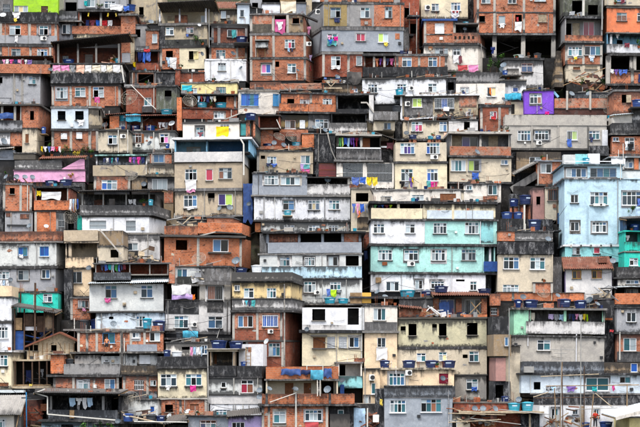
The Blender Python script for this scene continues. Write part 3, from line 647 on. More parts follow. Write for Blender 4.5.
def _C(h, x0, y0, x1, y1, cn, kind='towel', where='hung outside a window', off=-.14, line=False):
    w_, ht = (x1 - x0) * h.s, (y1 - y0) * h.s; rnd = h.rnd; nx, nz = max(4, int(w_ / .12)), max(5, int(ht / .14)); nx, nz = min(nx, 22), min(nz, 18)
    p = h.pt((x0 + x1) / 2, y0, off); ph = rnd.uniform(0, 6); fr = rnd.uniform(1.2, 2.3); sg = rnd.uniform(.0, .05)
    def keep(u, v):
        if kind == 'shirt': return v < .32 or .2 < u < .8
        if kind == 'trousers': return v < .3 or not .42 < u < .58
        return True
    g = {}
    for i in range(nx + 1):
        for j in range(nz + 1):
            u, v = i / nx, j / nz
            tp = 1 - .10 * v * math.sin(ph + u * 5) if kind != 'trousers' else 1
            x = (u - .5) * w_ * (1 - .10 * v * math.sin(ph * 3) ** 2) + .05 * math.sin(ph + v * 5) * v
            y = .035 * math.sin(ph + u * fr * 6.3) * (.35 + v) + .02 * math.sin(v * 9 + u * 4 + ph)
            z = -v * ht * tp - sg * 6 * u * (1 - u) * (1 - v) - (.06 * math.sin(u * 8 + ph) + .04 * (u - .5) * math.sin(ph * 5)) * v
            g[i, j] = (x, y, z)
    b = MB()
    for i in range(nx):
        for j in range(nz):
            if not keep((i + .5) / nx, (j + .5) / nz): continue
            q = (g[i, j], g[i, j + 1], g[i + 1, j + 1], g[i + 1, j]); b.quad(q); b.quad([(x, y + .012, z) for x, y, z in q][::-1])
    clothm(cn); o = b.obj(kind if kind != 'washing' else 'towel', 'cl_' + cn, None, True)
    o.location = p; o.rotation_euler = (0, 0, h.yaw)
    tag(o, f"{cn} {kind} {where} of the {h.short}", kind, f"{cn} {kind} {where} of the {h.short}")
def ROW(h, x0, x1, y0, y1, items, off=-.2, where='on the washing line', gap=.6):
    """washing line: items = 'white towel, blue shirt, ...' shared out from x0 to x1"""
    H = HOUSES[h] if isinstance(h, str) else h
    its = [i.strip().rsplit(' ', 1) for i in items.split(',')]; n = len(its); rnd = random.Random(items + str(x0))
    ws = [rnd.uniform(.7, 1.3) for _ in its]; t = sum(ws); x = x0
    for (cn, kd), w_ in zip(its, ws):
        ww = (x1 - x0) * w_ / t; C(H, x + gap / 2, y0, x + ww - gap / 2, y0 + (y1 - y0) * rnd.uniform(.72, 1.05), cn, kd, where, off); x += ww
    def ln():
        b = MB(); a, c = H.pt(x0 - 1.5, y0 - .1, off + .0), H.pt(x1 + 1.5, y0 - .1, off); m = (a + c) / 2 - Vector((0, 0, .04))
        b.tube([(0, 0, 0), m - a, c - a], .009, 4); o = b.obj('washing_line', 'cable'); o.location = a
        tag(o, f"taut dark washing line strung across the front of the {H.short}", 'washing line', f"washing lines of the {H.short}")
    defer(ln)
def PL(h, *a, **k): defer(_PL, HOUSES[h] if isinstance(h, str) else h, *a, **k)
def _PL(h, x0, y0, x1, y1, mat='leaf', off=.5, desc='leafy green plant', where='on the terrace', pot=True):
    w_, ht = (x1 - x0) * h.s / 2, (y1 - y0) * h.s; rnd = h.rnd; p = h.pt((x0 + x1) / 2, y1, off); e = empty('plant', p)
    tag(e, f"{desc} {where} of the {h.short}", 'plant', f"plants like the {desc} {where} of the {h.short}")
    b = MB(); n = int(min(420, 60 + 130 * w_ * ht * 2)); cl = [(rnd.uniform(-.7, .7), rnd.uniform(-.6, .6), rnd.uniform(.3, .85), rnd.uniform(.25, .45)) for _ in range(max(4, int(w_ * 6)))]
    for _ in range(n):
        c = rnd.choice(cl); d = Vector((rnd.gauss(0, 1), rnd.gauss(0, 1), rnd.gauss(0, 1))).normalized() * rnd.random() ** .4 * c[3]
        q = Vector(((c[0] + d.x) * w_, (c[1] + d.y) * min(w_, .6), max(.05, c[2] + d.z * .6) * ht)); s_ = rnd.uniform(.05, .11)
        u = Vector((rnd.uniform(-1, 1), rnd.uniform(-1, 1), rnd.uniform(-.5, .5))).normalized(); v = u.cross(Vector((rnd.uniform(-.4, .4), rnd.uniform(-.4, .4), 1))).normalized()
        b.quad((q - u * s_, q - v * s_ * .45, q + u * s_, q + v * s_ * .45))
    f = b.obj('foliage', mat, e)
    b = MB()
    for c in cl: b.tube([(0, 0, 0), (c[0] * w_ * .5, c[1] * .2, c[2] * ht * .5), (c[0] * w_, c[1] * min(w_, .6), c[2] * ht)], .014, 4)
    b.obj('stem', 'dw', e)
    if pot:
        b = MB(); b.lathe([(0, -.02), (.11, -.02), (.16, .2), (.17, .22), (.14, .22), (.12, .18), (0, .18)], 12); b.obj('pot', 'pot', e)
def cable(h1, a, h2, c, sag=.5, off1=-.3, off2=-.3):
    def go():
        H1, H2 = hh(h1), hh(h2); p, q = H1.pt(*a, off1), H2.pt(*c, off2); b = MB()
        b.tube([p.lerp(q, t / 10) - p - Vector((0, 0, sag * 4 * (t / 10) * (1 - t / 10))) for t in range(11)], .021, 4)
        o = b.obj('cable', 'cable'); o.location = p; tag(o, f"thin black cable from the {H1.short} to the {H2.short}", 'cable', f"cables between the {H1.short} and the {H2.short}")
    defer(go)
def mast(h, px, y0, y1, label, off=-.5, wpx=.9, mat='pvc', arms=(), name='pole', cat='pole', lean=0, down=3.5):
    """free-standing pole; arms = [(y, x0, x1)] crossbars"""
    def go():
        H = hh(h); p = H.pt(px, y1, off); top = H.pt(px + lean, y0, off); g = drop(p + Vector((0, 0, .3)), down)
        base = p.copy(); base.z = g if g is not None else p.z; e = empty(name, base); tag(e, label, cat)
        b = MB(); b.tube([(0, 0, 0), top - base], wpx * H.s / 2, 7); b.obj('shaft', mat, e)
        for y, xa, xb in arms:
            b = MB(); b.tube([H.pt(xa, y, off - .03) - base, H.pt(xb, y, off - .03) - base], .028, 5); b.obj('crossbar', mat if mat != 'pvc' else 'gp', e)
    defer(go)
def bar(h, pts, label, wpx=.9, mat='wd', off=-.4, name='timber', cat='timber'):
    def go():
        H = hh(h); q = [H.pt(x, y, off) for x, y in pts]; b = MB(); b.tube([v - q[0] for v in q], wpx * H.s / 2, 6); o = b.obj(name, mat); o.location = q[0]; tag(o, label, cat)
    defer(go)
def TARP(h, x0, y0, x1, y1, mat, label, off=-.1, fall=.3):
    """draped sheet with folds"""
    from mathutils import noise
    def go():
        H = hh(h); rnd = H.rnd; p = H.pt(x0, y0, off); nx, nz = 30, 12; W_, Ht = (x1 - x0) * H.s, (y1 - y0) * H.s; g = {}
        ph = rnd.uniform(0, 6)
        for i in range(nx + 1):
            for j in range(nz + 1):
                u, v = i / nx, j / nz
                q3 = Vector((u * W_ * 1.5 + ph * 9, v * Ht * .9, ph)); f1 = noise.noise(q3); f2 = noise.noise(q3 * 2.7); f3 = noise.noise(Vector((u * W_ * 3.2 + ph, v * .6, 4)))
                g[i, j] = (u * W_ + .06 * f2, -fall * v * (1 - v) * .4 - .10 * f1 - .05 * f2 - .07 * f3 * v, -v * Ht * (1 + .22 * noise.noise(Vector((u * 3.1, ph, 1)))) - .10 * noise.noise(Vector((u * 2.3, 7, ph))))
        b = MB()
        for i in range(nx):
            for j in range(nz):
                q = (g[i, j], g[i, j + 1], g[i + 1, j + 1], g[i + 1, j]); b.quad(q); b.quad([(x, y + .012, z) for x, y, z in q][::-1])
        o = b.obj('tarpaulin', mat, None, True); o.location = p; o.rotation_euler = (0, 0, H.yaw); tag(o, label, 'tarpaulin')
    defer(go)
def JUNK(h, x0, y0, x1, y1, n, label, mats=('wd', 'shr', 'dw', 'br', 'gp'), off=.4, spread=.8, seed=1, cat='rubbish pile', name='rubbish_pile'):
    """heap of boards, sheets and blocks"""
    def go():
        H = hh(h); rnd = random.Random(seed); p = H.pt((x0 + x1) / 2, y1, off); e = empty(name, p, H.yaw); tag(e, label, cat); W_, Ht = (x1 - x0) * H.s, (y1 - y0) * H.s
        for i in range(n):
            L_ = rnd.uniform(.25, .8); b = MB(); t = rnd.random()
            if t < .55: b.box(-L_, L_, -.02, .02, -.05, .05); nm = 'board'
            elif t < .8: b.box(-.3, .3, -.01, .01, -.22, .22); nm = 'sheet'
            else: b.box(-.14, .14, -.1, .1, -.1, .1); nm = 'block'
            o = b.obj(nm, rnd.choice(mats), e); u = rnd.random()
            o.location = (rnd.uniform(-.5, .5) * W_ * .8, rnd.uniform(0, spread), .1 + u * u * Ht * .75); o.rotation_euler = (rnd.uniform(-.4, .4), rnd.uniform(-.9, .9) if t < .55 else rnd.uniform(-.3, .3), rnd.uniform(-.5, .5))
    defer(go)
def PERSON(h, px, y0, y1, label, off, child=True, shirt=None, face=-1):
    """one skinned body, with hair and clothing as children; stands on y1, crown at y0"""
    def go():
        H = hh(h); p = H.pt(px, y1, off); g = drop(p + Vector((0, 0, .6)), 1.6)
        if g is not None: p.z = g
        k = (y1 - y0) * H.s / 1.7; e = empty('person', p, H.yaw); tag(e, label, 'person'); e.scale = (k, k, k)
        J = {'pel': (0, 0, .92), 'sp': (0, 0, 1.1), 'ch': (0, 0, 1.3), 'nk': (0, -.01, 1.43), 'hd': (0, -.02, 1.52), 'ht': (0, -.015, 1.63),
             'hl': (-.09, 0, .88), 'kl': (-.11, -.04, .49), 'al': (-.12, .02, .09), 'fl': (-.14, -.12, .035), 'hr': (.09, 0, .88), 'kr': (.12, -.05, .49), 'ar': (.15, .02, .09), 'fr': (.18, -.12, .035),
             'sl': (-.17, 0, 1.37), 'el': (-.25, .04, 1.12), 'wl': (-.23, -.1, .90), 'ml': (-.22, -.14, .82), 'sr': (.17, 0, 1.37), 'er': (.31, -.02, 1.14), 'wr': (.30, -.16, .97), 'mr': (.29, -.22, .93)}
        Rd = {'pel': .13, 'sp': .12, 'ch': .145, 'nk': .055, 'hd': .085, 'ht': .085, 'hl': .085, 'kl': .058, 'al': .04, 'fl': .035, 'hr': .085, 'kr': .058, 'ar': .04, 'fr': .035,
              'sl': .06, 'el': .042, 'wl': .03, 'ml': .032, 'sr': .06, 'er': .042, 'wr': .03, 'mr': .032}
        E_ = [('pel', 'sp'), ('sp', 'ch'), ('ch', 'nk'), ('nk', 'hd'), ('hd', 'ht'), ('pel', 'hl'), ('hl', 'kl'), ('kl', 'al'), ('al', 'fl'), ('pel', 'hr'), ('hr', 'kr'), ('kr', 'ar'), ('ar', 'fr'),
              ('ch', 'sl'), ('sl', 'el'), ('el', 'wl'), ('wl', 'ml'), ('ch', 'sr'), ('sr', 'er'), ('er', 'wr'), ('wr', 'mr')]
        def skin(name, keys, mat, grow):
            ks = [q for q in J if q in keys]; me = bpy.data.meshes.new(name); me.from_pydata([J[q] for q in ks], [(ks.index(a), ks.index(c)) for a, c in E_ if a in ks and c in ks], [])
            o = link(name, me, e); md = o.modifiers.new('skin', 'SKIN'); sd = o.modifiers.new('sub', 'SUBSURF'); sd.levels = 1; sd.render_levels = 2
            for q, vtx in zip(ks, me.skin_vertices[0].data): vtx.radius = (Rd[q] + grow,) * 2; vtx.use_root = (q == ks[0])
            me.materials.append(M[mat]); return o
        skin('body', set(J), 'skin', 0)
        for sx in (-1, 1):                                 # fingers and thumb on each hand
            m = Vector(J['ml' if sx < 0 else 'mr']); b = MB()
            for i in range(4): b.tube([m + Vector(((i - 1.5) * .018, -.005, -.01)), m + Vector(((i - 1.5) * .02, -.035, -.045)), m + Vector(((i - 1.5) * .02, -.03, -.085 + abs(i - 1.4) * .012))], .0095, 5)
            b.tube([m + Vector((-sx * .03, -.01, .02)), m + Vector((-sx * .05, -.04, -.02))], .011, 5); b.obj('hand', 'skin', e)
        skin('trousers', {'pel', 'hl', 'hr', 'kl', 'kr'} | ({'al', 'ar'} if not child else set()), 'pant', .022)
        if shirt: skin('shirt', {'pel', 'sp', 'ch', 'sl', 'sr', 'el', 'er'}, shirt, .02)
        b = MB(); b.lathe([(0, .115), (.05, .108), (.088, .07), (.104, .02), (.1, -.02)], 14); o = b.obj('hair', 'hair', e, True); o.location = (0, -.005, 1.615)
        b = MB(); f = -.105
        b.box(-.012, .012, f - .02, f + .02, 1.52, 1.56)
        b.obj('nose', 'skin', e)
        for sx in (-1, 1):
            b = MB(); b.box(sx * .035 - .012, sx * .035 + .012, f - .004, f + .02, 1.567, 1.58); b.obj('eye', 'hair', e)
            b = MB(); b.box(sx * .1 - .012, sx * .1 + .012, -.03, .01, 1.53, 1.585); b.obj('ear', 'skin', e)
        b = MB(); b.box(-.025, .025, f + .002, f + .02, 1.485, 1.495); b.obj('mouth', 'redshirt', e)
    defer(go)

# ================================================================== the houses, top of the slope first
H = House
# ---- top left
h = H('lime green house', 'lime green top storey behind a black parapet, over two raw brick storeys', 63)
h.W(12.5, -12, 57, 11.5, 'lm', [(13, 4.5, 27, 11, 's3 wcw'), (40, 4.5, 47, 11.4, 'D k')], r=.9)
h.W(-12, -12, 12, 12, 'cd', [(2, 3, 9, 11, 'G')], r=.9)
h.P(-12, 12.3, 57, 21.8, 'bk', f=.1)
h.W(-12, 23.6, 57, 44, 'br', [(9.5, 25.7, 20.6, 35.2, 'v2 wd'), (39, 25.7, 48, 35.2, 'v2 gd')], cols=(1, 29.5, 55.5), slab=2.2)
h.B('plaster_band', -12, 35.6, 57, 43.8, -.04, .01, 'gm'); h.B('plaster_surround', 36.5, 24.5, 51, 36, -.03, .005, 'gm')
h.AC(40.5, 36.5, 46.5, 40.5)
h.W(-12, 47, 53, 57.5, 'br', [(11.6, 49, 20.6, 56.4, 'v2 gw'), (37, 49, 47.4, 56.2, 'v3 wdb')], cols=(1, 30.5, 50), slab=3.2)
h.roof(-14, 58, 53, 56.8, 'shd', out=1.0, Dp=2, rise=.3)
C(h, 12.5, 12.6, 20.5, 20, 'white', 'shirt', 'slung over the black parapet', -.22); C(h, 14, 18.5, 17, 22.3, 'yellow', 'towel', 'slung over the black parapet', -.24)
C(h, 15, 36, 18, 42.5, 'white', 'towel', 'hung below the left window', -.12); S(h, 3.5, 16.5, 3.2, 'w', -.45, 'on the parapet')

h = H('grey house with rounded brick terrace', 'plain grey rendered house with an orange brick terrace wall on top', 104, R=10)
h.O(-12, 58.5, 50, 66, 'cd', r=1.2, slab=0, pil=(22, 45), ends=False)
h.P(-12, 64.5, 50, 73.5, 'br', f=.2)
h.W(-12, 75.5, 40, 104, 'gm', [(-3, 77.5, 2.5, 83.5, 'o'), (28.5, 77, 35.5, 84, 'v2g wt')], cols=(14, 22), slab=2.2)
h.pipe(13.6, 73, 104, 'gp'); h.pipe(22, 74, 104, 'gp', .7); h.win(0, 98.5, 9.5, 103.5, 's3g ggw')
ROW(h, 2, 32, 59.5, 64.6, 'pink shirt, white towel, magenta shirt, navy trousers, pink towel, maroon towel, white shirt, purple towel', -.1)
S(h, 50.5, 70, 2.6, 's', -.4, 'at the corner')

h = H('narrow slate house', 'narrow slate grey house with a bulging rendered balcony', 42, R=0)
h.W(57.4, -12, 77, 11, 'cg', [(64, 1.5, 75.5, 10.8, 'o')], r=.5); h.B('corner_post', 58, -10, 63, 12, .2, .5, 'cl')
h.P(59.5, 12, 77.5, 21.3, 'gm', f=.5); h.slab(59, 21.3, 78, 22.4, 'sl', .5)
h.W(57.4, 22.6, 76, 42, 'bl', [(62, 24.5, 70, 34, 's2 gw')], slab=1)

h = H('house with the pillared open floor', 'grey house with an open pillared floor over a brick and cream parapet', 43)
h.W(77.5, -14, 126, 9, 'gm', [(86, -4, 94.5, 7, 'v2 tw'), (104, 1.2, 115, 8.4, 'v3 gwb')], cols=(98,), slab=1.5)
h.O(78, 12, 124, 33, 'bd', pil=(80, 100.5, 122.7), r=2.2, slab=2.2, pw=2.0)
h.P(72, 26.3, 128, 34.2, 'br', f=.12); h.B('cream_band', 74, 34.4, 127, 38.5, -.1, .1, 'cr'); h.B('vent_opening', 73, 35, 77, 38, -.11, -.09, 'void')  # vent opening is a black block, its shade put into the colour
h.W(73, 38.6, 127, 43, 'bs', slab=0)
ROW(h, 85, 112, 19.5, 26, 'navy trousers, maroon shirt, blue towel, red towel, white towel', .4)
C(h, 109.5, 4.6, 123, 10.4, 'white', 'bedsheet', 'over the upper railing', -.2); C(h, 123.4, 6, 129, 11, 'blue', 'towel', 'over the upper railing', -.2)
C(h, 84, 1, 87, 6, 'teal', 'towel', 'hung outside a window'); PL(h, 96, 3.5, 104, 9, 'leaf', -.3, where='on the upper ledge', pot=False)
for x_ in (87.5, 107, 115): C(h, x_, 12.6, x_ + 1.4, 16.5, 'yellow', 'ribbon', 'under the slab', .0)

h = H('house under the long sheet roof', 'brick house with a long dark sheet roof over an open terrace and a black parapet', 106)
h.O(54, 43.5, 122, 66, 'bd', pil=(58.3, 78, 96.3, 119), r=3.0, slab=0, pw=1.8, wins=((82, 50, 90, 65.8, 'o'), (60, 52, 65, 62, 's2 wt')))
h.roof(52, 43, 131, 34.8, 'shd', out=1.0, Dp=4, rise=-.1)
h.B('upper_brick_pier', 121.3, 43, 130, 53, 0, .8, 'br'); h.B('upper_grey_pier', 121.5, 53.2, 130, 62.5, .02, .8, 'gm')
h.slab(52, 63.3, 123, 64.6, 'sl', .2)
h.W(52, 65, 122, 73.5, 'cw', slab=0); h.P(51, 73.8, 124, 83.6, 'bk', f=.25)
h.W(51.6, 86.2, 120.5, 106, 'br', [(56.5, 87.5, 67, 98.5, 'v3 wgw'), (75, 87.5, 85.5, 96.6, 'v2 tw'), (93, 86.8, 104, 97.4, 'v2 dw')], cols=(53, 70.8, 89.8, 119.5), slab=2.6)
ROW(h, 53, 121, 65.4, 72.5, 'pink towel, pink bedsheet, grey shirt, peach towel, white bedsheet, cream towel, white towel, cream bedsheet, white bedsheet', -.32)
C(h, 94.5, 97, 99.8, 103.6, 'magenta', 'towel', 'hung outside a window'); C(h, 95, 102.5, 99.5, 104.8, 'yellow', 'towel', 'hung outside a window', -.12)
T(h, 62, 58.5, 74, 63.5, 'tank', .6, 'on the open terrace'); T(h, 113, 58, 121, 63.3, 'tankt', .4, 'on the open terrace')
JUNK(h, 106, 55.5, 119, 63.5, 9, 'heap of bundled boards under the long sheet roof', ('cl_peach', 'wd', 'cl_orange'), .2, seed=2); clothm('peach'); clothm('orange')
h.strip('white_post', [(122, 66), (124.5, 83)], 1.2, -.45, -.3, 'pvc')

h = H('pale blue two-window storey', 'pale blue painted storey with two dark openings above raw brick', 151)
h.W(51.6, 108.5, 88.5, 128.5, 'wb', [(58, 111, 65.8, 120, 'os'), (75.4, 111, 83.8, 120, 'os')], slab=2)
h.W(88.7, 108.5, 101, 128.5, 'bs', [(99, 110, 100.5, 116, 'o')], slab=2)
h.W(51.6, 131, 98, 151, 'br', [(61, 133, 67.2, 139, 'L w'), (76.3, 132, 82.2, 138.8, 'L w')], cols=(53, 71, 89.5, 97), slab=2.2)
C(h, 77.5, 119.5, 84.5, 126, 'white', 'shirt', 'hung outside a window')
for i, (a, b_, c, d_, m) in enumerate([(39, 145, 49, 158, 'leafd'), (47, 141, 58, 157, 'leaf'), (57, 146, 67, 158, 'leafd'), (64, 144, 73, 158, 'leaf'), (80, 146, 90, 158, 'leafd'), (88, 150, 95, 158, 'leaf')]):
    PL(h, a, b_, c, d_, m, -.7, ['dark leafy shrub', 'light leafy shrub'][i % 2], 'in the planting bed')
PL(h, 71.5, 149.5, 81, 158.5, 'leafy', -.9, 'yellow flowering shrub', 'in the planting bed')
ROW(h, 42, 62, 147.5, 153.5, 'yellow towel, white shirt, blue shirt, pink towel, red shirt, white towel', -1.3)

h = H('brick porch with twin dishes', 'low brick porch with an orange tiled edge and two dishes', 129)
h.W(101.5, 117, 130, 129, 'bp', [(101.8, 117.5, 109, 128, 'o')], r=.8, slab=1); h.B('brick_pier', 109.7, 116, 119, 128.6, 0, .5, 'bo'); h.B('grey_wall', 119.2, 121, 130, 128.8, .05, .4, 'gb')
h.roof(105, 114.6, 131, 113, 'tile', out=.3, Dp=2.5, rise=.3, ridge=.2, amp=.05, name='tiled_roof')
T(h, 118, 114.8, 127.5, 121, 'tankt', .0, 'on the low wall')
S(h, 97.5, 125.5, 3.1, 's', -.3, 'beside the porch'); S(h, 105.5, 125.5, 3.1, 'd', -.3, 'beside the porch')

h = H('beige corner house with washing', 'beige house with one white window above a white wall of washing', 176)
h.W(98.3, 131, 129, 153, 'be', [(108, 135, 117.2, 144.2, 'v2 dw')], slab=1.6); h.AC(120.5, 134.5, 126, 138.5); h.pipe(118.5, 130, 153); h.pipe(128, 130, 153)
h.O(96, 156, 147.2, 166, 'wh', r=.9, slab=1.6, sm='mt')
h.P(93, 165.3, 147.4, 176, 'bs', f=.15); h.W(94, 170, 147, 176, 'cd', slab=0)
ROW(h, 103, 119, 157.6, 163.5, 'navy trousers, white towel, navy trousers, teal shirt, navy shirt, white towel, blue shirt', -.05)
ROW(h, 129, 145, 157, 164, 'magenta towel, purple shirt, magenta shirt, navy trousers', -.05)

h = H('brick house with tall white window', 'raw brick storey with one wide window under a grimy parapet', 191)
h.W(94, 176.5, 130, 191, 'bp', [(101.6, 180, 117, 189.8, 'v3 Bbw')], cols=(95, 129), slab=0)

# ---- left edge, second tier
h = H('house with the blue awning', 'flat-roofed brick and grey house with a blue awning', 160)
h.W(22, 106, 38, 128, 'br', [(29.5, 111, 33.5, 120, 'o')], slab=1.8, sm='cl', over=.3)
h.O(-12, 106, 22, 131, 'bd', par=(120.5, 'gm'), r=1.6, slab=1.8, sm='cl', over=.25, pil=(1, 14, 20.5))
h.W(22, 128.5, 36.5, 152.5, 'be', [(25, 134, 28.5, 143, 'L n')], slab=.6)
h.W(9.6, 132.5, 21.6, 146, 'br', [], r=.1, slab=1); h.W(-12, 132.5, 9.5, 146, 'wh', slab=1)
h.roof(-12, 150, 14, 148, 'shg', out=.4, Dp=3, rise=.9); h.W(-12, 150, 14, 160, 'bl', slab=0); h.W(14.2, 154, 36, 160, 'be', slab=1, r=-.4)
TARP(h, -4, 113.5, 13.5, 119.5, 'tarpb', 'crumpled blue awning sheet over the grey parapet of a flat-roofed house', -.3)
S(h, 4, 142, 3.6, 's', -.35, 'on the white wall'); PL(h, 7, 171, 12, 178, 'leaf', -1.2, where='below the blue awning')
T(h, 40, 126, 45, 133, 'tank', .5, 'beside the wall'); h.B('bracket_shelf', 38.5, 133.2, 46, 134, .3, 1.8, 'wd')

h = H('pink gabled house', 'bright pink house with a slanting gable wall and grimy parapet', 182)
h.P(15, 160.5, 62, 169.5, 'wg', f=.1); h.W(14, 171, 85, 182, 'pk', slab=1.4, sm='pk'); h.B('chimney_gap', 84.8, 156, 88, 182, .6, 1.2, 'bk')
for _ in (0,):
    b = MB(); f = [(61, 171), (84.5, 171), (84.5, 159.3), (80.5, 159.3), (62, 169)]; q = [(h.X(x), -.05, h.Z(y)) for x, y in f]; q2 = [(x, .35, z) for x, y, z in q]; b.zt, b.zb = h.Z(159), h.Z(180)
    b.quad(q); b.quad(q2[::-1])
    for i in range(5): b.quad((q[(i + 1) % 5], q[i], q2[i], q2[(i + 1) % 5]))
    b.obj('gable', 'pk', h.e)
h.roof(39, 158.6, 86, 157.6, 'tile', out=.3, Dp=2, rise=.4, ridge=.2, amp=.05, name='tiled_roof')
PL(h, 68, 172, 74, 178, 'leafy', -.3, 'small yellow plant', 'against the wall')

# ---- top second column
h = H('stained cream house at the top', 'mould-stained cream back house with one small dark window', 24)
h.W(131, -14, 162, 24, 'bs', [(139, 7, 143.6, 15, 'os')], slab=2)
T(h, 124, 6, 137, 13, 'tank', -.9, 'beside the corner')
h = H('brick stack beside blue tanks', 'two-storey brick stack with thin dark roofs and a beige lower face', 64)
h.W(121, 16, 135.3, 34, 'br', slab=2, over=.3); h.W(121, 37, 134.5, 64, 'bs', [], slab=2, over=.3, sm='shd'); h.B('brick_face', 121, 38, 130, 52, -.03, .02, 'br')
h = H('canopied roof terrace house', 'black-stained house with a dark sheet canopy on white posts', 70)
h.O(159.4, 8.5, 211, 24, 'bs', pil=(160, 180, 206.3), r=2.4, slab=0, pw=1.6, pm='wh', wins=((165, 12, 172, 23.8, 'o'), (199, 12, 203, 19, 's1 w')), ends=False)
h.roof(159, 3.5, 217, 1.4, 'shd', out=.9, Dp=4, rise=-.45); h.B('brick_infill', 173.5, 12.6, 186, 23.2, 1.5, 1.88, 'br')
h.W(159.2, 25.5, 207.5, 45.7, 'bs', [(166, 27, 174, 34.8, 'v2 wg'), (186.6, 27, 194, 33.8, 'v2 wt')], slab=2.4)
h.B('mould_band', 159.1, 25.5, 165.5, 45.7, -.03, .01, 'bk'); h.B('mould_foot', 165.5, 39.5, 207.5, 45.7, -.03, .01, 'gn'); h.pipe(209.6, 10, 48, 'gp')
h.W(160, 48, 179.4, 69, 'br', [(166, 50.6, 173, 57.2, 'os')], slab=2.2, cols=(161,)); h.W(179.5, 48, 205, 69, 'cr', [(189, 51.2, 193.6, 60, 'os')], slab=2.2)
h.B('boarded_window', 193.8, 51.4, 198.6, 59.8, -.02, .02, 'ye'); C(h, 186.5, 34, 189, 37, 'blue', 'towel', 'hung outside a window')
C(h, 166.5, 57, 171, 66, 'pale blue', 'shirt', 'hung below the dark opening'); C(h, 170, 57.5, 177, 68.3, 'white', 'towel', 'hung below the dark opening', -.18)
PL(h, 193, 32.5, 199, 45, 'leaf', -.25, where='on the stained wall', pot=False); PL(h, 199, 39, 207, 45.5, 'leafd', -.3, 'low dark plant', 'on the stained wall'); S(h, 202.5, 54.8, 2.2, 'd', -.4, 'on the cream wall'); S(h, 200, 26, 1.8, 'w', -.3, 'on the stained wall')

h = H('cream house with clay tiles', 'stained cream top house with a clay tiled roof edge', 24)
h.roof(212, 8.5, 239, 9, 'tile', out=.4, Dp=4, rise=1.5, ridge=.2, amp=.05, name='tiled_roof'); h.W(211, 9.5, 237.5, 24, 'bs', [(221, 11, 226.2, 18.6, 's1 w')], slab=0)
h = H('pale shed behind a tank', 'pale blue-white shed with a small grey window', 24, dz=-.6)
h.W(237.2, 4.6, 249, 24, 'wb', [(240, 10, 244, 17, 's1 g')], slab=1.4, sm='wh', over=.2)
h = H('dark brick house with teal curtain', 'dark red brick house in a concrete frame with a teal curtain', 62)
h.W(211, 26, 247.5, 45.4, 'bd', [(227, 29.5, 237, 37.2, 's2 kt')], slab=2.2, cols=(212.4, 229 - 10, 246), cm='cg'); h.B('beam', 211, 26, 247.5, 28, -.05, .02, 'cg'); h.B('beam', 211, 43.4, 247.5, 45.4, -.05, .02, 'cg')
h.W(209, 48, 247.5, 62, 'br', [(216, 50, 225.4, 58.8, 'v3 gwt')], slab=2.4, cols=(210.3, 237, 246), cm='cl')
C(h, 231.5, 30, 235.5, 38, 'teal', 'towel', 'hung outside a window'); S(h, 232.8, 54, 2.6, 's', -.35, 'on the lower brick wall'); S(h, 211.5, 40, 2.4, 'd', -.4, 'beside the curtain')
T(h, 235.8, 37.5, 247.6, 45, 'tankd', -1.0, 'on a ledge'); h.B('tank_ledge', 234, 45.2, 249, 46.2, -2.2, .1, 'sc')

h = H('shiny white house', 'clean bright white house with one small grey window', 81, R=5, yaw=3)
h.W(204.6, 60.4, 246, 81, 'ww', [(218, 63, 226, 71, 'v3g www')], slab=1.2, sm='ww', over=.04); S(h, 241, 68.5, 2.2, 'd', -.3, 'on the wall')
h = H('dark brick wall below the shiny house', 'low wall of dark weathered brick beside a white house', 83)
h.W(180, 73, 204.4, 83, 'bd', slab=1); h = None

h = H('small brick block with blue sheets', 'small brick block with a white window above hanging blue sheets', 70)
h.W(145.6, 30.8, 158.5, 49.5, 'br', [(152, 34, 157, 43, 's1 w')], slab=1.8); h.W(131, 24, 145.4, 49.5, 'cg', [(134, 28, 139, 36, 'o')], slab=1, r=.8); h.B('grey_block', 136, 46, 149, 52, -.1, .3, 'gm')
h.O(135.5, 51.5, 159, 63, 'bd', r=1.5, slab=1.4); h.P(135.5, 63, 159, 70, 'bd', f=.1)
ROW(h, 137.6, 151, 52.2, 62.5, 'navy towel, blue bedsheet, blue bedsheet', -.15); C(h, 144, 49, 150, 52.4, 'red', 'towel', 'over the ledge', -.25); C(h, 133, 62, 136, 67, 'yellow', 'towel', 'over the ledge', -.2)
S(h, 151, 22.5, 2.8, 's', -.3, 'above the brick block')
h = H('low house with a wide dark opening', 'low brick house with a wide dark opening beside a black wall', 86)
h.W(129.5, 72.5, 156, 86, 'bp', [(138, 74, 153.5, 83, 'o')], slab=2, cols=(131, 136, 155), cm='cd'); h.W(156.5, 73, 175, 86, 'bk', slab=1.4); h.W(175.2, 70, 180, 86, 'bd', slab=1)

h = H('brick house behind the big wire dish', 'dark brick house with one white window behind a wire dish', 113)
h.W(126, 88, 156.5, 113, 'bd', [(144, 97.6, 151.4, 105.8, 's2 tw')], slab=1.6); h.W(156.6, 87, 177, 113, 'gn', [(165, 91, 172, 97, 'o')], slab=1.4, r=-.3); h.B('grey_box', 142.5, 107, 153, 113, -.5, -.05, 'cg'); h.W(131, 86.5, 156, 87.8, 'cd', slab=1)
S(h, 131, 100, 9, 'm', -1.0, 'before the wall', az=-20)
h.strip('conduit', [(131, 85), (145, 99), (160, 113)], .8, -.25, -.18, 'pvc')
h = H('shallow brick deck with tanks', 'shallow brick deck under a tiled edge holding blue tanks', 131)
h.O(125.5, 116.8, 177, 130.5, 'bd', r=1.6, slab=0, pil=(141.5,)); h.roof(125, 115.6, 177, 115.4, 'tile', out=.35, Dp=2.5, rise=.35, ridge=.2, amp=.05, name='tiled_roof')
T(h, 129, 124, 140.3, 130.3, 'tankd', .3, 'on the deck'); T(h, 144, 124.6, 155.6, 130.3, 'tank', .3, 'on the deck'); TARP(h, 126, 114.2, 141, 121.5, 'tarpt', 'turquoise sheet hung under the tiled edge of a tank deck', -.2)
T(h, 160, 110, 172.5, 115.6, 'tankt', .5, 'on the tiled edge')
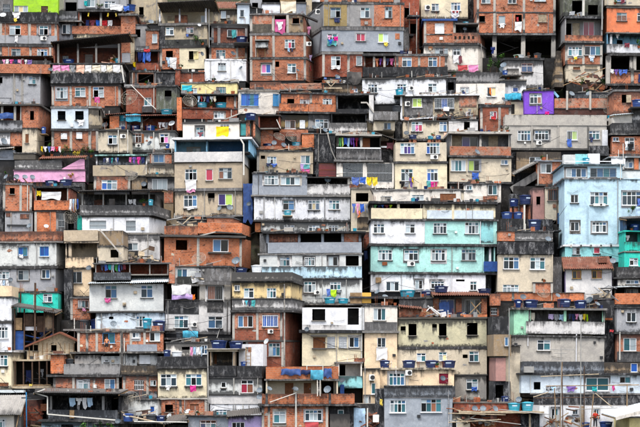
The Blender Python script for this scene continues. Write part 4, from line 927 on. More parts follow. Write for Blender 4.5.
ROW(h, 158, 168, 122, 128.6, 'white shirt, white towel, grey towel', .2); S(h, 172, 124, 3.3, 'w', .0, 'on the deck')
h.B('orange_pier', 177.3, 98, 182, 131, -.2, .3, 'bo')
h = H('beige house with two white windows', 'grey-beige house with two white windows and a dish between', 152)
h.W(128.5, 131.8, 174.6, 152, 'gw', [(132, 133.5, 141.6, 143, 'v3 wdg'), (160, 134, 168.4, 143.2, 'v2 dp')], slab=1.2); h.AC(135.5, 144, 141, 147.5); S(h, 150.2, 144, 2.8, 'd', -.35, 'between the windows'); T(h, 167, 145, 171, 150.4, 'tank', -1.2, 'hanging on the wall')
h.B('tank_shelf', 166, 150.5, 172, 151.3, -1.9, .05, 'wd'); h.B('shutter_leaf', 141.8, 134, 144, 143, -.06, -.02, 'fn'); h.pipe(129.5, 131, 152)
h = H('brick and beige house with blue panes', 'brick storey with a blue-paned window over a worn beige base', 176)
h.W(147.6, 154, 173.6, 163.4, 'bp', [(153.5, 154.4, 164, 162.6, 's2 bb')], slab=1.2, cols=(148.6, 172.8)); h.W(147.6, 163.5, 173.8, 176, 'be', slab=0)

# ---- cream-yellow and terraces, second column
h = H('pale yellow house', 'pale yellow house with a grey window and a blue sheet', 94)
h.W(181, 83.4, 237, 94, 'ye', [(190, 88, 197, 93.4, 'v2 gw'), (216, 87, 226, 93.4, 'v3g ttt')], slab=1.4); C(h, 182, 85, 192, 91, 'turquoise', 'bedsheet', 'hung on the wall')
h = H('brick terrace with turquoise tanks', 'raw brick roof terrace cluttered with turquoise tanks and washing', 119)
h.O(182, 95, 237, 109, 'br', r=2.2, slab=1.2, pil=(192, 235), ends=False); h.P(190, 107.5, 234, 109, 'bd', f=.1); h.W(182.5, 109, 237, 119, 'bd', [(214, 112, 224, 118.2, 'v3 gww')], slab=1); h.B('brick_pier', 226, 96, 237, 119, .3, 1.2, 'bo')
T(h, 196.6, 101.5, 207.6, 108, 'tankt', .2, 'on the brick terrace'); T(h, 214.6, 101.5, 229, 108, 'tankt', .2, 'on the brick terrace'); S(h, 189.5, 103, 7.2, 'm', -.6, 'on the brick terrace', az=15)
ROW(h, 197, 216, 96, 102.5, 'pale blue shirt, red shirt, grey shirt, navy trousers, white shirt, cream towel', .1); PL(h, 209, 96.5, 213, 108, 'leaf', .2, where='on the brick terrace')
h.strip('sloping_beam', [(226, 119), (243, 112)], 1.2, -.3, -.15, 'cl')
h = H('taupe house with blue loggia', 'tall taupe house with a blue loggia under a white slab', 217, R=1)
h.W(182, 122.5, 239, 137, 'cw', [(195, 126, 203, 135.6, 'v2 wt'), (219.5, 123, 229, 127.5, 'v3 gtg')], r=.9, slab=1.6, sm='shd'); h.W(239.2, 121, 253, 137, 'gn', [(240, 122.5, 251, 134.5, 'D t')], r=1.1, slab=1)
h.O(174.8, 139.6, 250, 152, 'sb', r=2.2, slab=2.2, sm='ww', over=.25, wins=((186, 145.5, 198, 150.8, 's3 ktw'),)); h.B('blue_partition', 206, 139.8, 207.2, 151.5, .3, 2.1, 'sb'); h.B('deep_blue_back', 207.4, 139.8, 243, 151.6, 1.75, 1.86, 'db')
h.P(174.6, 152, 242.5, 162, 'wg', f=.15)
h.W(174.6, 163, 242.4, 188, 'ta', [(185, 169, 197, 180, 'v3 gdk'), (206, 169, 213, 180.5, 's1 r'), (219, 168, 232.2, 179, 'v3 nwg')], slab=.8, sm='ta')
h.B('wet_band', 174.5, 188.1, 242.5, 191, -.05, .1, 'cd')
h.W(174.8, 191.2, 242.4, 217, 'ta', [(183.6, 195, 197, 208, 'v3 ggb'), (208, 193, 214.6, 198, 'o'), (218.4, 194, 232.6, 205.4, 's2 vy')], slab=0)
h.strip('drainpipe', [(241, 139), (244.5, 145), (244.5, 176)], 1.4, -.55, -.4, 'pvc'); h.slab(174.6, 215.4, 242.5, 217, 'sl', .1)
C(h, 185.5, 180, 196.5, 190, 'white', 'towel', 'hung below the upper window'); C(h, 186.5, 187, 195, 192.4, 'pink', 'towel', 'hung below the upper window', -.1); C(h, 184.5, 206, 197, 209.5, 'white', 'shirt', 'over the lower sill')
C(h, 197.6, 131.6, 203, 136.8, 'maroon', 'shirt', 'on the upper terrace', .3); C(h, 216, 126.3, 229, 136.2, 'yellow', 'bedsheet', 'on the upper terrace', .3)
S(h, 220, 209, 2.6, 's', -.3, 'under the lower windows'); S(h, 230, 208, 3.2, 's', -.3, 'under the lower windows'); T(h, 245, 112.5, 256, 120, 'tankd', .6, 'beside the teal door')
TARP(h, 243.6, 184, 253, 223, 'tarpb', 'long blue tarpaulin hanging beside a taupe house', -.2, .1); S(h, 249.6, 205, 2.4, 'd', -.6, 'beside the blue tarpaulin')

h = H('cream house with blue shutters', 'stained cream-white house with blue shutters and windows', 114)
h.W(238, 91.6, 279, 114, 'cw', [(241, 94, 258.4, 106, 's4b BBtB'), (272.6, 93.6, 280.2, 106, 'L b')], slab=1.8)

# ---- top centre
h = H('three-storey brick house', 'three-storey raw brick house with a small awning on brackets', 80, R=7, yaw=-1)
h.W(250.5, 15, 304, 33, 'bp', [(275, 16, 286.5, 32.4, 'o'), (293, 18.4, 299.6, 24, 'os')], slab=1.6, cols=(251.5, 273.5, 288), R=4); h.B('plaster_patch', 252, 24, 272, 32.8, -.03, .01, 'bs'); h.B('plaster_patch', 288, 16, 303.5, 32.8, -.03, .0, 'tb')
h.W(250.4, 35.4, 306, 57, 'br', [(285, 39.6, 295.2, 48.4, 'v3 wrg')], slab=2.4, cols=(251.4, 273.8, 305)); h.W(250.2, 59.4, 306, 80.6, 'br', [(261.6, 64, 270.8, 73, 's2 pB'), (287.6, 63.8, 296.2, 73, 'v2 wg'), (275.5, 61.5, 279.3, 67, 'o')], slab=2.2, cols=(251.2, 273.8, 305))
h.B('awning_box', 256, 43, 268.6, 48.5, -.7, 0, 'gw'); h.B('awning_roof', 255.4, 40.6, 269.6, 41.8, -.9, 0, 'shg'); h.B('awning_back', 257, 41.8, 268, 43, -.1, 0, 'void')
for x_ in (257.5, 265): h.B('awning_bracket', x_, 48.6, x_ + .8, 57, -.3, -.2, 'wd')
C(h, 275.4, 19.5, 286, 33, 'magenta', 'towel', 'hung in the open doorway', -.1); C(h, 277, 22, 283.5, 30, 'white', 'shirt', 'hung in the open doorway', -.2); C(h, 288, 48, 290, 52, 'pale blue', 'towel', 'hung outside a window'); C(h, 291.5, 48.5, 293, 52.5, 'navy', 'towel', 'hung outside a window')
ROW(h, 306.5, 311, 63.5, 71, 'pink shirt, pale blue shirt, red towel', 1.5, 'on the side wall'); C(h, 307, 25, 311, 33, 'pink', 'shirt', 'on the side wall', 1.2); C(h, 309, 53, 312, 59, 'lilac', 'shirt', 'on the side wall', 1.4)
h.strip('dark_awning', [(303, 15.5), (318, 22)], 1.4, -.5, .4, 'shd'); h.AC(306.5, 42.5, 311.5, 46.5); S(h, 298, 71, 1.8, 'd', -.3, 'on the lower wall'); h.pipe(297, 73, 80, 'pvc', 1.2)
h = H('jumbled roof shacks above the brick', 'jumble of white and grey roof shacks with a hanging white sheet', 15)
h.W(250, -14, 262, 15, 'gm', [(252, 2, 258, 8, 'o')], slab=0, r=.5); h.W(262, 4, 280, 15, 'wh', slab=1.5); h.W(280, -14, 296, 13, 'wd', slab=0, r=.6); h.W(296, 3, 306, 15, 'bl', slab=1.4, sm='shd'); h.roof(249, 7.5, 263, 9.5, 'shd', out=.6, Dp=2.5)
C(h, 280.5, 1, 296, 12.6, 'cream', 'bedsheet', 'hung across the shack', -.1); h.W(306, -14, 312, 15, 'bs', slab=0, r=.8)
h = H('top brick strip house', 'raw brick house glimpsed along the very top edge', 2)
h.W(262, -30, 312, -1, 'be', [(270, -16, 280, -6, 'v2')]); h.W(320, -30, 420, 1.6, 'bo', [(340, -20, 350, -10, 'v2'), (380, -20, 390, -10, 'v2')], slab=0); h.W(312, -30, 320, 2, 'wh', slab=0)

h = H('big blue-grey house', 'big three-storey grey house with an ochre-stained top and red lower brick', 77, L=13, yaw=1)
h.W(322.6, 4.4, 403.6, 26.6, 'cg', [(330, 8, 340.2, 18, 'v2 wd'), (360, 7.4, 369.2, 18, 'v2 wg'), (384.6, 6.8, 391.6, 18, 'v2 wk')], slab=2, L=16); h.B('ochre_render', 323.5, 5, 347.5, 26.4, -.03, .004, 'oc')
h.B('brick_panel', 373.6, 5, 403.4, 26.4, -.035, .004, 'br'); h.B('brick_panel', 360.5, 18.6, 371.5, 26, -.035, .004, 'br'); h.col(347.8, 4.4, 26.6, 'cg'); h.col(372.6, 4.4, 26.6, 'cg')
h.W(321.6, 30.4, 403.2, 51.6, 'gb', [(327, 34, 337, 44.6, 'v2 kg'), (356, 33.4, 365, 41.2, 's2 rr'), (378, 33, 388, 42.2, 's2 yw')], slab=3.4, L=13); h.B('brick_patch', 395, 33.2, 399.4, 39, -.03, .01, 'bo')
h.W(322.4, 54.6, 362.4, 77, 'bd', [(331, 56.4, 340.4, 68.4, 'v2 wd'), (356, 56, 362, 65.8, 's1 w')], slab=2.6, cols=(323.4, 348.4), L=10)
C(h, 334, 18.2, 339.4, 22.8, 'navy', 'towel', 'hung below a top window'); C(h, 327, 39.5, 336, 46.4, 'teal', 'towel', 'hung below a middle window', -.3); C(h, 327.4, 36, 331, 41, 'pink', 'shirt', 'hung below a middle window', -.4); C(h, 333.5, 37, 337.5, 41.5, 'magenta', 'towel', 'hung below a middle window', -.35); C(h, 328, 40, 332.5, 44.8, 'blue', 'shirt', 'hung below a middle window', -.42)
C(h, 331.2, 66, 340, 69.6, 'white', 'towel', 'over the lowest sill', -.2); C(h, 383.8, 42, 387.4, 46, 'yellow', 'towel', 'hung below a green curtain'); h.AC(315, 10, 319.2, 15)
h = H('dark slit stairwell', 'dark narrow stairwell wall hung with pipes between two houses', 62)
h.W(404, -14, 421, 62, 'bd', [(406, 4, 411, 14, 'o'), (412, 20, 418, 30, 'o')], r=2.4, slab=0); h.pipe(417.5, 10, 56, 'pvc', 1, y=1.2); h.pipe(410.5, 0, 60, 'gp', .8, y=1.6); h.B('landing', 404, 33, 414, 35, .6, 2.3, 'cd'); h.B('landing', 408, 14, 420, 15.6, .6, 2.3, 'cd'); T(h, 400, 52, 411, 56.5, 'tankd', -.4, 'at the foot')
h.B('side_wall', 403.8, 27, 409, 52, .3, 2.3, 'cd')

h = H('narrow brick house over the black parapet', 'low brick house with two white windows above a long black parapet', 77)
h.O(363, 56, 396, 68, 'bd', r=1.3, slab=2.4, pil=(364, 374, 384.4, 395)); h.W(396, 56.4, 447, 68, 'br', [(402, 57.4, 411.6, 67, 'v2 gb'), (428, 57.4, 437, 67, 'v2 gb')], slab=2.4, cols=(397.2, 419, 445.8))
h.P(363, 67.4, 447.5, 77, 'bk', f=.2)
ROW(h, 375, 394, 58, 66, 'orange shirt, purple shirt, maroon towel, navy shirt, magenta shirt', .2)
h = H('long white house', 'long white house with three small white-framed windows', 104)
h.W(362.4, 79, 446, 104, 'wh', [(368, 84, 377.6, 92.6, 'v3 gkg'), (397, 84, 406.4, 92.6, 'v3 gBg'), (428, 84, 437, 92.6, 'v2 kw')], slab=1.6); h.AC(408.5, 86.5, 413.5, 90.5); h.AC(431, 93.5, 436.5, 97); h.W(446.2, 78, 456, 104, 'bk', [(448, 82, 454, 90, 'o')], slab=1, r=.5)
T(h, 395.4, 91.5, 403.5, 98, 'tankt', -1.3, 'before the wall'); h.B('tank_ledge', 394, 97.8, 405, 98.8, -2.3, .02, 'sc')
h = H('beige top house', 'pale beige top house with two windows and a red-dotted towel', 19)
h.W(421, -14, 468, 19, 'cr', [(431.6, 3.8, 439, 11, 'v2 gw'), (451, 2.6, 460.6, 10.6, 'v3 wgb')], slab=2); h.AC(424.6, 5.4, 429.6, 10.4); C(h, 451, 10.6, 459, 18, 'white', 'towel', 'hung below the right window'); C(h, 452.4, 11, 454.4, 13, 'red', 'sock', 'hung below the right window', -.2); C(h, 456, 11, 458, 13, 'red', 'sock', 'hung below the right window', -.2); h.W(468.4, -14, 477, 34, 'bk', slab=0, r=1.4)
h = H('cream house with brick roof room', 'cream house with a brick roof room and a pierced brick terrace wall', 72, R=10, yaw=-1)
h.W(424, 21, 455.6, 43, 'br', [(435, 23.2, 444.4, 33.8, 'L w')], slab=2, sm='tarpb', over=.2, cols=(425.2, 454.5), R=2); h.B('beam', 424, 33.8, 455.4, 35, -.05, .01, 'cl')
h.O(456, 24.6, 478, 34, 'bk', r=2.0, slab=1.4, sm='shd', ends=False); h.P(452.4, 33, 477.6, 43.4, 'bp', f=.1)
h.W(424, 45, 478, 72, 'cw', [(435, 48, 448, 54.6, 'v3 wkw'), (453, 49, 460.4, 55.4, 'v2 kk')], slab=2, cols=())
for x_ in range(5): h.B('hole_shade', 454.5 + x_ * 4.4, 36.4, 456.5 + x_ * 4.4, 39.4, -.125, -.09, 'void')  # black blocks stand in for the shade inside the holes
h.B('vent', 428.5, 46.5, 432.5, 49.5, -.02, .02, 'fn'); C(h, 453, 55.4, 459.4, 63.6, 'white', 'towel', 'hung below the right window'); C(h, 458.6, 56.4, 462, 64, 'maroon', 'towel', 'hung below the right window', -.2)
ROW(h, 457, 478.4, 65.4, 72.4, 'red bedsheet, pink bedsheet', -.35); S(h, 465, 29, 2, 'd', .2, 'in the roof terrace'); T(h, 463, 22.6, 469, 26, 'tankt', .3, 'on the roof')
h.pipe(481.6, 43, 72, 'gp', .8, y=.6)
h = H('long grey garden wall', 'long low grey retaining wall under a cream house', 84)
h.P(447, 74, 456, 84, 'cd', f=.1); h.P(455.6, 72.6, 505, 83.6, 'cg', f=.25); h.W(455.6, 76, 505, 84, 'cd', slab=0)
for i, (a, b_, c, d_, m) in enumerate([(487, 55, 496, 73, 'leaf'), (493, 53, 503, 72, 'leafd'), (498, 57, 508, 73, 'leaf')]): PL(h, a, b_, c, d_, m, 1.0, ['light green bush', 'dark green bush'][i % 2], 'behind the coping', pot=False)
C(h, 491.5, 45.5, 496, 53, 'navy', 'shirt', 'on a line above the coping', .8); S(h, 503.5, 70, 4.2, 's', .2, 'on the coping')
# ---- top right
h = H('big brick house on stilts', 'big raw brick house standing on concrete stilts over a dark void', 58, R=6, yaw=-1, D=7)
h.W(476.4, -14, 555, 12, 'br', [(481, -4, 490, 3.6, 'v2 gw'), (507.6, -4, 516, 3.6, 'v2 gk'), (534, -4, 545.4, 1.6, 's2 ww')], cols=(477.6, 494.2, 523.6, 554), slab=0)
h.W(476.4, 13.4, 555, 33, 'br', [(479, 16, 484.8, 22.2, 'os'), (498.4, 15.8, 505, 24.2, 's1 w'), (515, 14.8, 521.6, 21.6, 'os'), (538, 14.2, 546.4, 22, 'L k')], cols=(477.6, 494.2, 523.6, 554), slab=1.4, sm='cg', over=.03)
h.slab(476.4, 33.2, 555, 35.2, 'cg', .05)
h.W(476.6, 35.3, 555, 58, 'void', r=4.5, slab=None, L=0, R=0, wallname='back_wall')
for x_ in (478, 494.5, 523.2, 553.4): h.B('stilt', x_ - 2.1, 35.3, x_ + 2.1, 59, .1, .5, 'cl')
C(h, 514.4, 21.8, 521.6, 31, 'white', 'towel', 'hung below a dark window'); C(h, 516, 17, 518, 22, 'red', 'towel', 'hung below a dark window'); C(h, 499.5, 23.5, 504, 28, 'white', 'towel', 'hung below a white pane')
PL(h, 499, 53, 506, 62, 'leaf', -.3, where='under the stilts', pot=False); S(h, 562.5, 11.6, 2.6, 'd', .3, 'at the corner')
h = H('whitewashed hut', 'grimy whitewashed hut with a black slab roof and one blue window', 88, R=5)
h.W(504.6, 60.4, 543.4, 88, 'wg', [(521.6, 63.4, 533, 72.4, 'v2 bb')], slab=2.4, sm='bk', over=.15); T(h, 535, 52.5, 543, 58.4, 'tankg', .7); T(h, 515, 54, 526, 58.2, 'tankw', .8); h.B('vent_box', 506.6, 69, 518.6, 76.6, -.35, .0, 'cl')
T(h, 500.5, 72, 506, 77.6, 'tank', -1.2, 'beside the vent'); S(h, 503, 66, 3.2, 's', -.5, 'beside the vent'); h.B('ledge', 499, 77.6, 519, 78.6, -2.2, .05, 'sc')
h = H('white wall house behind the purple one', 'rendered white house with boarded yellowish window and teal tarpaulin', 104)
h.W(456, 83.6, 505, 104, 'cw', [(461, 88, 468.6, 93.2, 'v2 gw'), (487, 87.4, 496, 96.6, 's2 kc')], slab=0); h.W(500, 80.6, 526, 98, 'wh', [(512.6, 87, 518.2, 92, 's1 B')], slab=1.4, r=.4); C(h, 489.5, 87.6, 491, 95, 'orange', 'towel', 'hung outside a window')
TARP(h, 504.6, 94, 520.8, 101, 'tarpt', 'teal tarpaulin slumped on a ledge beside a purple house', -.4, .5); S(h, 504, 101, 3.2, 'd', -.5, 'under the tarpaulin'); h.W(506.4, 102, 523.6, 115, 'cr', [(507, 104.4, 514.4, 114.4, 'o')], slab=1.4)
h = H('purple house', 'vivid purple house with one white window beside a brick roof', 114, R=3)
h.W(524.4, 91, 554, 114, 'pu', [(530, 94, 541.6, 103.6, 'v3 ggn')], slab=1.6, sm='bk'); h.strip('gable_edge', [(553, 90.4), (559, 97)], 2.4, .2, .9, 'sb'); h.pipe(537, 104, 114, 'li', .8); C(h, 545, 111.6, 549, 114.6, 'magenta', 'towel', 'at the foot')
h = H('brick house with stair', 'narrow brick house in a dark frame with white windows and hanging shirts', 82)
h.W(563, -14, 602, 15.4, 'gn', [(572, 0, 582, 13, 'o'), (588, 4, 598, 14, 'o')], slab=0, r=.5); h.pipe(582.6, -10, 16, 'pvc', 2.6); h.pipe(601.4, -10, 30, 'gp', 1.6)
h.O(564.4, 18.6, 602, 42.6, 'cg', par=(35.4, 'br'), r=1.0, slab=2.2, sm='bk', wins=((566, 22, 572, 35.6, 'o'), (573.2, 21.6, 580.6, 35.4, 'D c'), (584, 20, 595.2, 34, 's2 rm' if 0 else 's2 rr')), cols=()); h.slab(564, 41.2, 602.4, 43, 'sl', .15)
h.W(565, 44.8, 602, 64.4, 'br', [(568, 46.8, 582, 56, 'v4 twwt'), (584.2, 46, 601, 55.2, 's3 kbt')], slab=1.8, cols=(566, 583.2, 601)); h.W(566, 65, 602, 82, 'be', [(573, 67, 580, 70, 'L n'), (585, 66, 597, 69, 'L k')], slab=.6, cols=(566.8, 583.2, 601.2), cm='be')
C(h, 572, 54.4, 577.6, 60, 'white', 'shirt', 'hung below the left window'); C(h, 573.4, 57, 576.6, 60, 'yellow', 'towel', 'hung below the left window', -.22); C(h, 588.4, 55.6, 594.4, 61.6, 'white', 'shirt', 'hung below the right window'); C(h, 590, 57.4, 593, 61, 'pale blue', 'towel', 'hung below the right window', -.22)
for i in range(9): h.B('stair_step', 553.5 + i * .6, 84 - i * 4.4, 562.8, 88.4 - i * 4.4, -.9 + i * .32, 2.2, 'tb')
JUNK(h, 571, 72, 606, 90, 34, 'heap of rusty sheets and timber at the foot of the stair house', ('shr', 'rust', 'dw', 'wd', 'shd', 'bd'), -1.4, 1.0, seed=5); PL(h, 577, 79, 583, 90, 'leaf', -1.5, where='in the scrap heap', pot=False); PL(h, 598, 80, 606, 90, 'leafd', -1.5, 'dark green plant', 'in the scrap heap', pot=False)
bar(h, [(561, 88), (603, 70)], 'long pale pole leaning on the scrap heap by the stair', .8, 'wd', -1.6)
JUNK(h, 568, 12, 582, 17, 8, 'pale bundles piled on the slab of the narrow stair house', ('cl_grey', 'cl_white', 'wd'), .2, .4, seed=9); clothm('grey'); clothm('white')
h = H('bright orange house', 'smooth bright orange house above a blue-walled loggia with white parapet', 70)
h.W(604, -14, 655, 5.6, 'be', [(616, -6, 625, 2, 'v2 bp')], slab=0); h.W(606.4, 8.4, 655, 32.4, 'or', [(616.4, 12.8, 626.6, 21.2, 'v2 nn'), (637, 12.8, 647, 21.2, 'v2 kn')], slab=1.8, sm='cl')
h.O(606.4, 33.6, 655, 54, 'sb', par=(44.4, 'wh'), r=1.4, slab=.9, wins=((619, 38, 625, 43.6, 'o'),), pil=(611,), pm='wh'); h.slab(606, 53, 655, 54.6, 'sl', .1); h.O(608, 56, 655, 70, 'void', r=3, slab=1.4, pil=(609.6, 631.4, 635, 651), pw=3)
PL(h, 634, 38, 643, 48, 'leaf', -.1, where='on the white loggia parapet'); C(h, 624, 43, 629, 47.6, 'maroon', 'towel', 'over the white loggia parapet', -.2); C(h, 616, 33, 620, 38, 'white', 'shirt', 'in the blue loggia', .4); PL(h, 611, -1, 617, 5, 'leaf', -.4, where='on the upper ledge'); C(h, 619, -2, 625, 4, 'maroon', 'shirt', 'on the upper ledge')
h = H('brick-walled yard with blue washing', 'brick yard wall hung with blue and white washing', 86)
h.P(610.6, 72.6, 655, 84, 'br', f=.1); h.slab(609, 84, 655, 86, 'sl', .2); h.B('yard_pillar', 630.6, 70, 633.4, 84, -.2, .1, 'cl'); h.B('side_pier', 606, 56, 610, 86, 0, .5, 'cl')
ROW(h, 609.5, 627, 69.8, 75.4, 'white towel, purple shirt, blue bedsheet, blue towel', -.3); C(h, 638, 74, 643, 83, 'navy', 'bedsheet', 'slung over the coping', -.2)
# ---- second tier centre
h = H('low brick parapet with a tank', 'low line of weathered brick parapet carrying one blue tank', 91)
h.P(250, 82, 281, 90, 'br', f=.05); h.P(281, 84, 324, 90, 'bp', f=.1); T(h, 302, 86, 314, 91.5, 'tankd', .0, 'on the low wall'); h.slab(250, 89.2, 324, 91, 'sl', .1)
h = H('scrapyard roof', 'cluttered roof deck of boards, tarpaulin and a wooden cross brace', 94)
h.W(322, 84, 362, 94, 'tb', [(352.4, 88.6, 357.6, 92, 's2 wb')], slab=1, sm='cd'); h.B('crate_frame', 324.4, 81, 338, 82, -.5, -.3, 'wbd'); h.strip('crate_frame', [(326, 82), (331, 87), (336, 82)], .8, -.5, -.4, 'wbd'); h.B('crate_frame', 324, 88, 342, 89.4, -.5, -.3, 'wbd')
JUNK(h, 322, 74, 350, 88, 26, 'clutter of planks, crates and sheets on the scrapyard roof', ('wbd', 'dw', 'cl_white', 'tarpb', 'gp', 'cl_grey'), .3, 1.0, seed=11); TARP(h, 347, 72, 361.6, 84, 'shd', 'black tarpaulin slung between houses over the scrapyard roof', -.1, .8); S(h, 337.6, 76.4, 2.6, 's', .4, 'above the clutter')
h = H('brick balcony house', 'ochre and brick house with a long double brick balcony', 131)
h.W(281.6, 93, 336, 104, 'bo', [(287.4, 98, 294.4, 103.8, 'o'), (300, 98, 309.6, 103.8, 'v3 wgw'), (323, 97.2, 332.2, 103.8, 'v3 wkw')], slab=1.6, cols=(311,), r=.9); h.P(279.4, 104, 308, 112, 'bo', f=.2); h.P(308.4, 104.4, 335.6, 111.8, 'bo', f=.16); h.slab(279, 112, 336, 114, 'sl', .3)
h.W(280.6, 115.4, 308, 131, 'oc', [(285, 120.4, 295.4, 129, 's2 wk'), (299.6, 120, 305, 128.6, 'L w')], slab=0); h.W(308.2, 114.4, 330, 131, 'cg', [(315, 119, 328.2, 128.4, 'v3 wgk')], slab=0)
S(h, 313.6, 128, 2.4, 's', -.5, 'under the grey window'); S(h, 319.4, 126, 3, 's', -.5, 'under the grey window'); S(h, 324.6, 130.6, 2.6, 's', -.5, 'under the grey window')
h.P(279.6, 130, 308, 134.6, 'br', f=.1)
h = H('dark brick nook', 'dark recessed brick nook beside an ochre house', 148)
h.W(259.4, 128, 272.4, 148, 'br', slab=1, r=.6); h.O(258.6, 116, 280, 128, 'bd', r=1.6, slab=1.2, sm='shd'); h.W(272.5, 131, 300, 148, 'bd', [(284, 135, 296, 146, 'o')], r=1.4, slab=0); h.W(302, 134.4, 314, 149, 'bo', slab=.8); h.strip('white_rail', [(277, 120), (281, 129)], .8, -.3, -.2, 'pvc')
h.slab(257, 148.6, 314, 150.4, 'sl', .5); h.P(257, 146.6, 302, 150, 'bp', f=.6, back=.2)
S(h, 279.4, 138.6, 6, 'm', -.5, 'in the dish cluster'); S(h, 292, 138.6, 6.2, 'm', -.5, 'in the dish cluster', az=20); S(h, 274.6, 143.6, 2.6, 's', -.5, 'in the dish cluster'); S(h, 284, 146, 2.8, 's', -.55, 'in the dish cluster')
T(h, 262.6, 143.4, 272, 148.6, 'tankd', .0, 'in the dish cluster'); T(h, 291.4, 142.6, 301.6, 148.6, 'tankt', .0, 'in the dish cluster')
h = H('beige house under the dish cluster', 'plain beige house with washing at its right window', 174)
h.W(257, 151.6, 313, 174, 'ta', [(260.6, 155.6, 265, 159, 'o'), (267, 156.6, 276.4, 165, 'v3 wkw'), (300.6, 155.4, 310, 163.6, 's2 wt')], slab=1, cols=(258,)); T(h, 261, 168.6, 275.4, 174.6, 'tankt', -1.4, 'at the foot')
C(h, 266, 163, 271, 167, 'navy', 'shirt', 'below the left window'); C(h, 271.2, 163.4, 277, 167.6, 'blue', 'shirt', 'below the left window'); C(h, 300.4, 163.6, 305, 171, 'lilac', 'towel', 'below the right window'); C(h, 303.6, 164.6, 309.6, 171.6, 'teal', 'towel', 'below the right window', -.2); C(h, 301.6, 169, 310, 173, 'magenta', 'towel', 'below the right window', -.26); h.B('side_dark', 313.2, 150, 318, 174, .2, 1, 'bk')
h = H('black mould-covered house', 'house blackened with mould above red and blue metal gates', 177)
h.W(314.2, 134.4, 334.8, 162, 'bk', slab=1); h.W(316, 162.4, 336.4, 177, 'bk', [(318.6, 163, 336, 176.6, 'G n r')], slab=0); h.strip('conduit', [(327, 133), (331, 150), (335.6, 160)], 1, -.25, -.15, 'cl')
h = H('black double terrace', 'two black-stained open terraces beside a pale post', 134)
h.O(336.4, 95.4, 373, 112, 'bk', par=(109, 'bk'), r=2.6, slab=2, sm='cd', pm='wg'); h.B('post', 369, 95.4, 373.6, 123, -.1, .2, 'wg'); h.O(331, 113.8, 366.4, 124, 'bk', r=2, slab=1.6, sm='bk'); h.P(329, 123, 367, 133.6, 'wg', f=.15); h.W(366.6, 112, 378, 134, 'bs', slab=1.2, r=.4)
h.strip('sloping_beam', [(366, 120), (380, 126)], 1.8, -.2, .1, 'cd'); h.strip('sloping_beam', [(361, 103), (367, 103), (374, 113)], 1.4, -.3, -.15, 'cl'); h.slab(329, 132.6, 372, 134.4, 'cl', .3)
h = H('loggia with bright washing', 'dark loggia with green and violet washing above grey barred gates', 188)
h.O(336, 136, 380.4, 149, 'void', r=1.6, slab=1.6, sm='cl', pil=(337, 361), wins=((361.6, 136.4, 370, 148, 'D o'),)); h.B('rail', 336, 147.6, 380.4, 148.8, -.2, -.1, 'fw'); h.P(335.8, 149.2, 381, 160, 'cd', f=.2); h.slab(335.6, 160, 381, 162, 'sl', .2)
h.W(336.4, 162.4, 394, 188, 'cw', [(342.6, 163.4, 362.6, 182, 'G g g'), (367, 163.4, 392, 182, 'G g k')], slab=0)
ROW(h, 338, 360.6, 137.4, 147, 'green towel, lime towel, blue towel, pale blue bedsheet, purple towel, purple shirt, maroon shirt, navy shirt', .2)
h = H('stepped dark-roofed hut', 'small hut with a sloping dark roof and a dark window', 163)
h.O(371, 140, 394, 150, 'bd', r=1, slab=0); h.roof(370, 131, 396, 140.4, 'shd', out=.8, Dp=3, rise=.3); h.W(374, 121, 395, 130, 'be', [(384, 122, 391, 129, 's2 kb')], slab=2.4, sm='cd', r=.5); h.P(374, 111.6, 398, 120, 'cd', f=.1); h.W(381.4, 150.6, 395, 163, 'bk', slab=1); T(h, 392, 103, 402, 110, 'tankg', .5, 'on the stepped top'); h.B('white_sill', 373, 146.4, 392, 148, -.3, -.1, 'fw'); C(h, 386.6, 143, 393, 149, 'maroon', 'towel', 'over the white sill', -.35)
h = H('stained house with white roof edge', 'dark-stained house with a white-edged slab roof and green curtain', 120)
h.W(400.6, 96, 478, 119, 'bs', [(412.6, 98, 422, 107, 's2 yy'), (435, 98, 454, 108.6, 's3 gBg')], slab=1.6, sm='ww', over=.2); h.B('dark_render', 404, 97, 433, 118.8, -.03, .004, 'cd'); h.B('brick_patch', 459, 96.4, 476.6, 107.6, -.03, .01, 'bp'); h.AC(405, 101.4, 410, 106); h.B('white_edge', 400.4, 95.6, 402.4, 119, -.12, .02, 'ww'); h.strip('white_edge', [(401, 119.4), (452, 116.6)], 1.4, -.14, .0, 'wh')
JUNK(h, 436, 108, 476, 117.6, 22, 'boards and sacks strewn along the ledge of a stained house', ('wbd', 'cl_white', 'shd', 'br', 'cl_grey'), -.5, .35, seed=4); h.B('ledge', 434, 117.6, 478, 119, -.6, .02, 'sc')
h = H('grey-beige house with blue pots', 'greyish beige house with a pink-curtained window above blue pots', 140)
h.W(403, 121.4, 447.6, 140, 'be', [(411.4, 121.8, 422.4, 131.6, 'v3 wpr'), (439.4, 121.4, 447, 131.4, 'v2 wb')], slab=1); h.W(448.6, 120.6, 478, 132, 'wg', [(464, 121.4, 470, 130, 'o')], slab=2, sm='bk'); h.W(396, 121, 402.6, 140, 'bk', slab=0, r=1)
S(h, 406, 134, 2.7, 'd', -.5, 'beside the pots'); T(h, 408, 135.6, 416.4, 140, 'tankd', -.7, 'on the ledge'); T(h, 427, 136.6, 433, 140, 'tankt', -.7, 'on the ledge'); T(h, 435, 136, 440.6, 140, 'tank', -.7, 'on the ledge'); C(h, 443.6, 133, 447.4, 140, 'peach', 'towel', 'on the ledge', -.4); h.slab(395, 139.6, 448, 141.4, 'sl', .6); PL(h, 430, 132, 435, 137, 'leaf', -.5, where='among the pots')
h = H('beige house with violet panes', 'three-bay beige house with wide windows over two floors', 189)
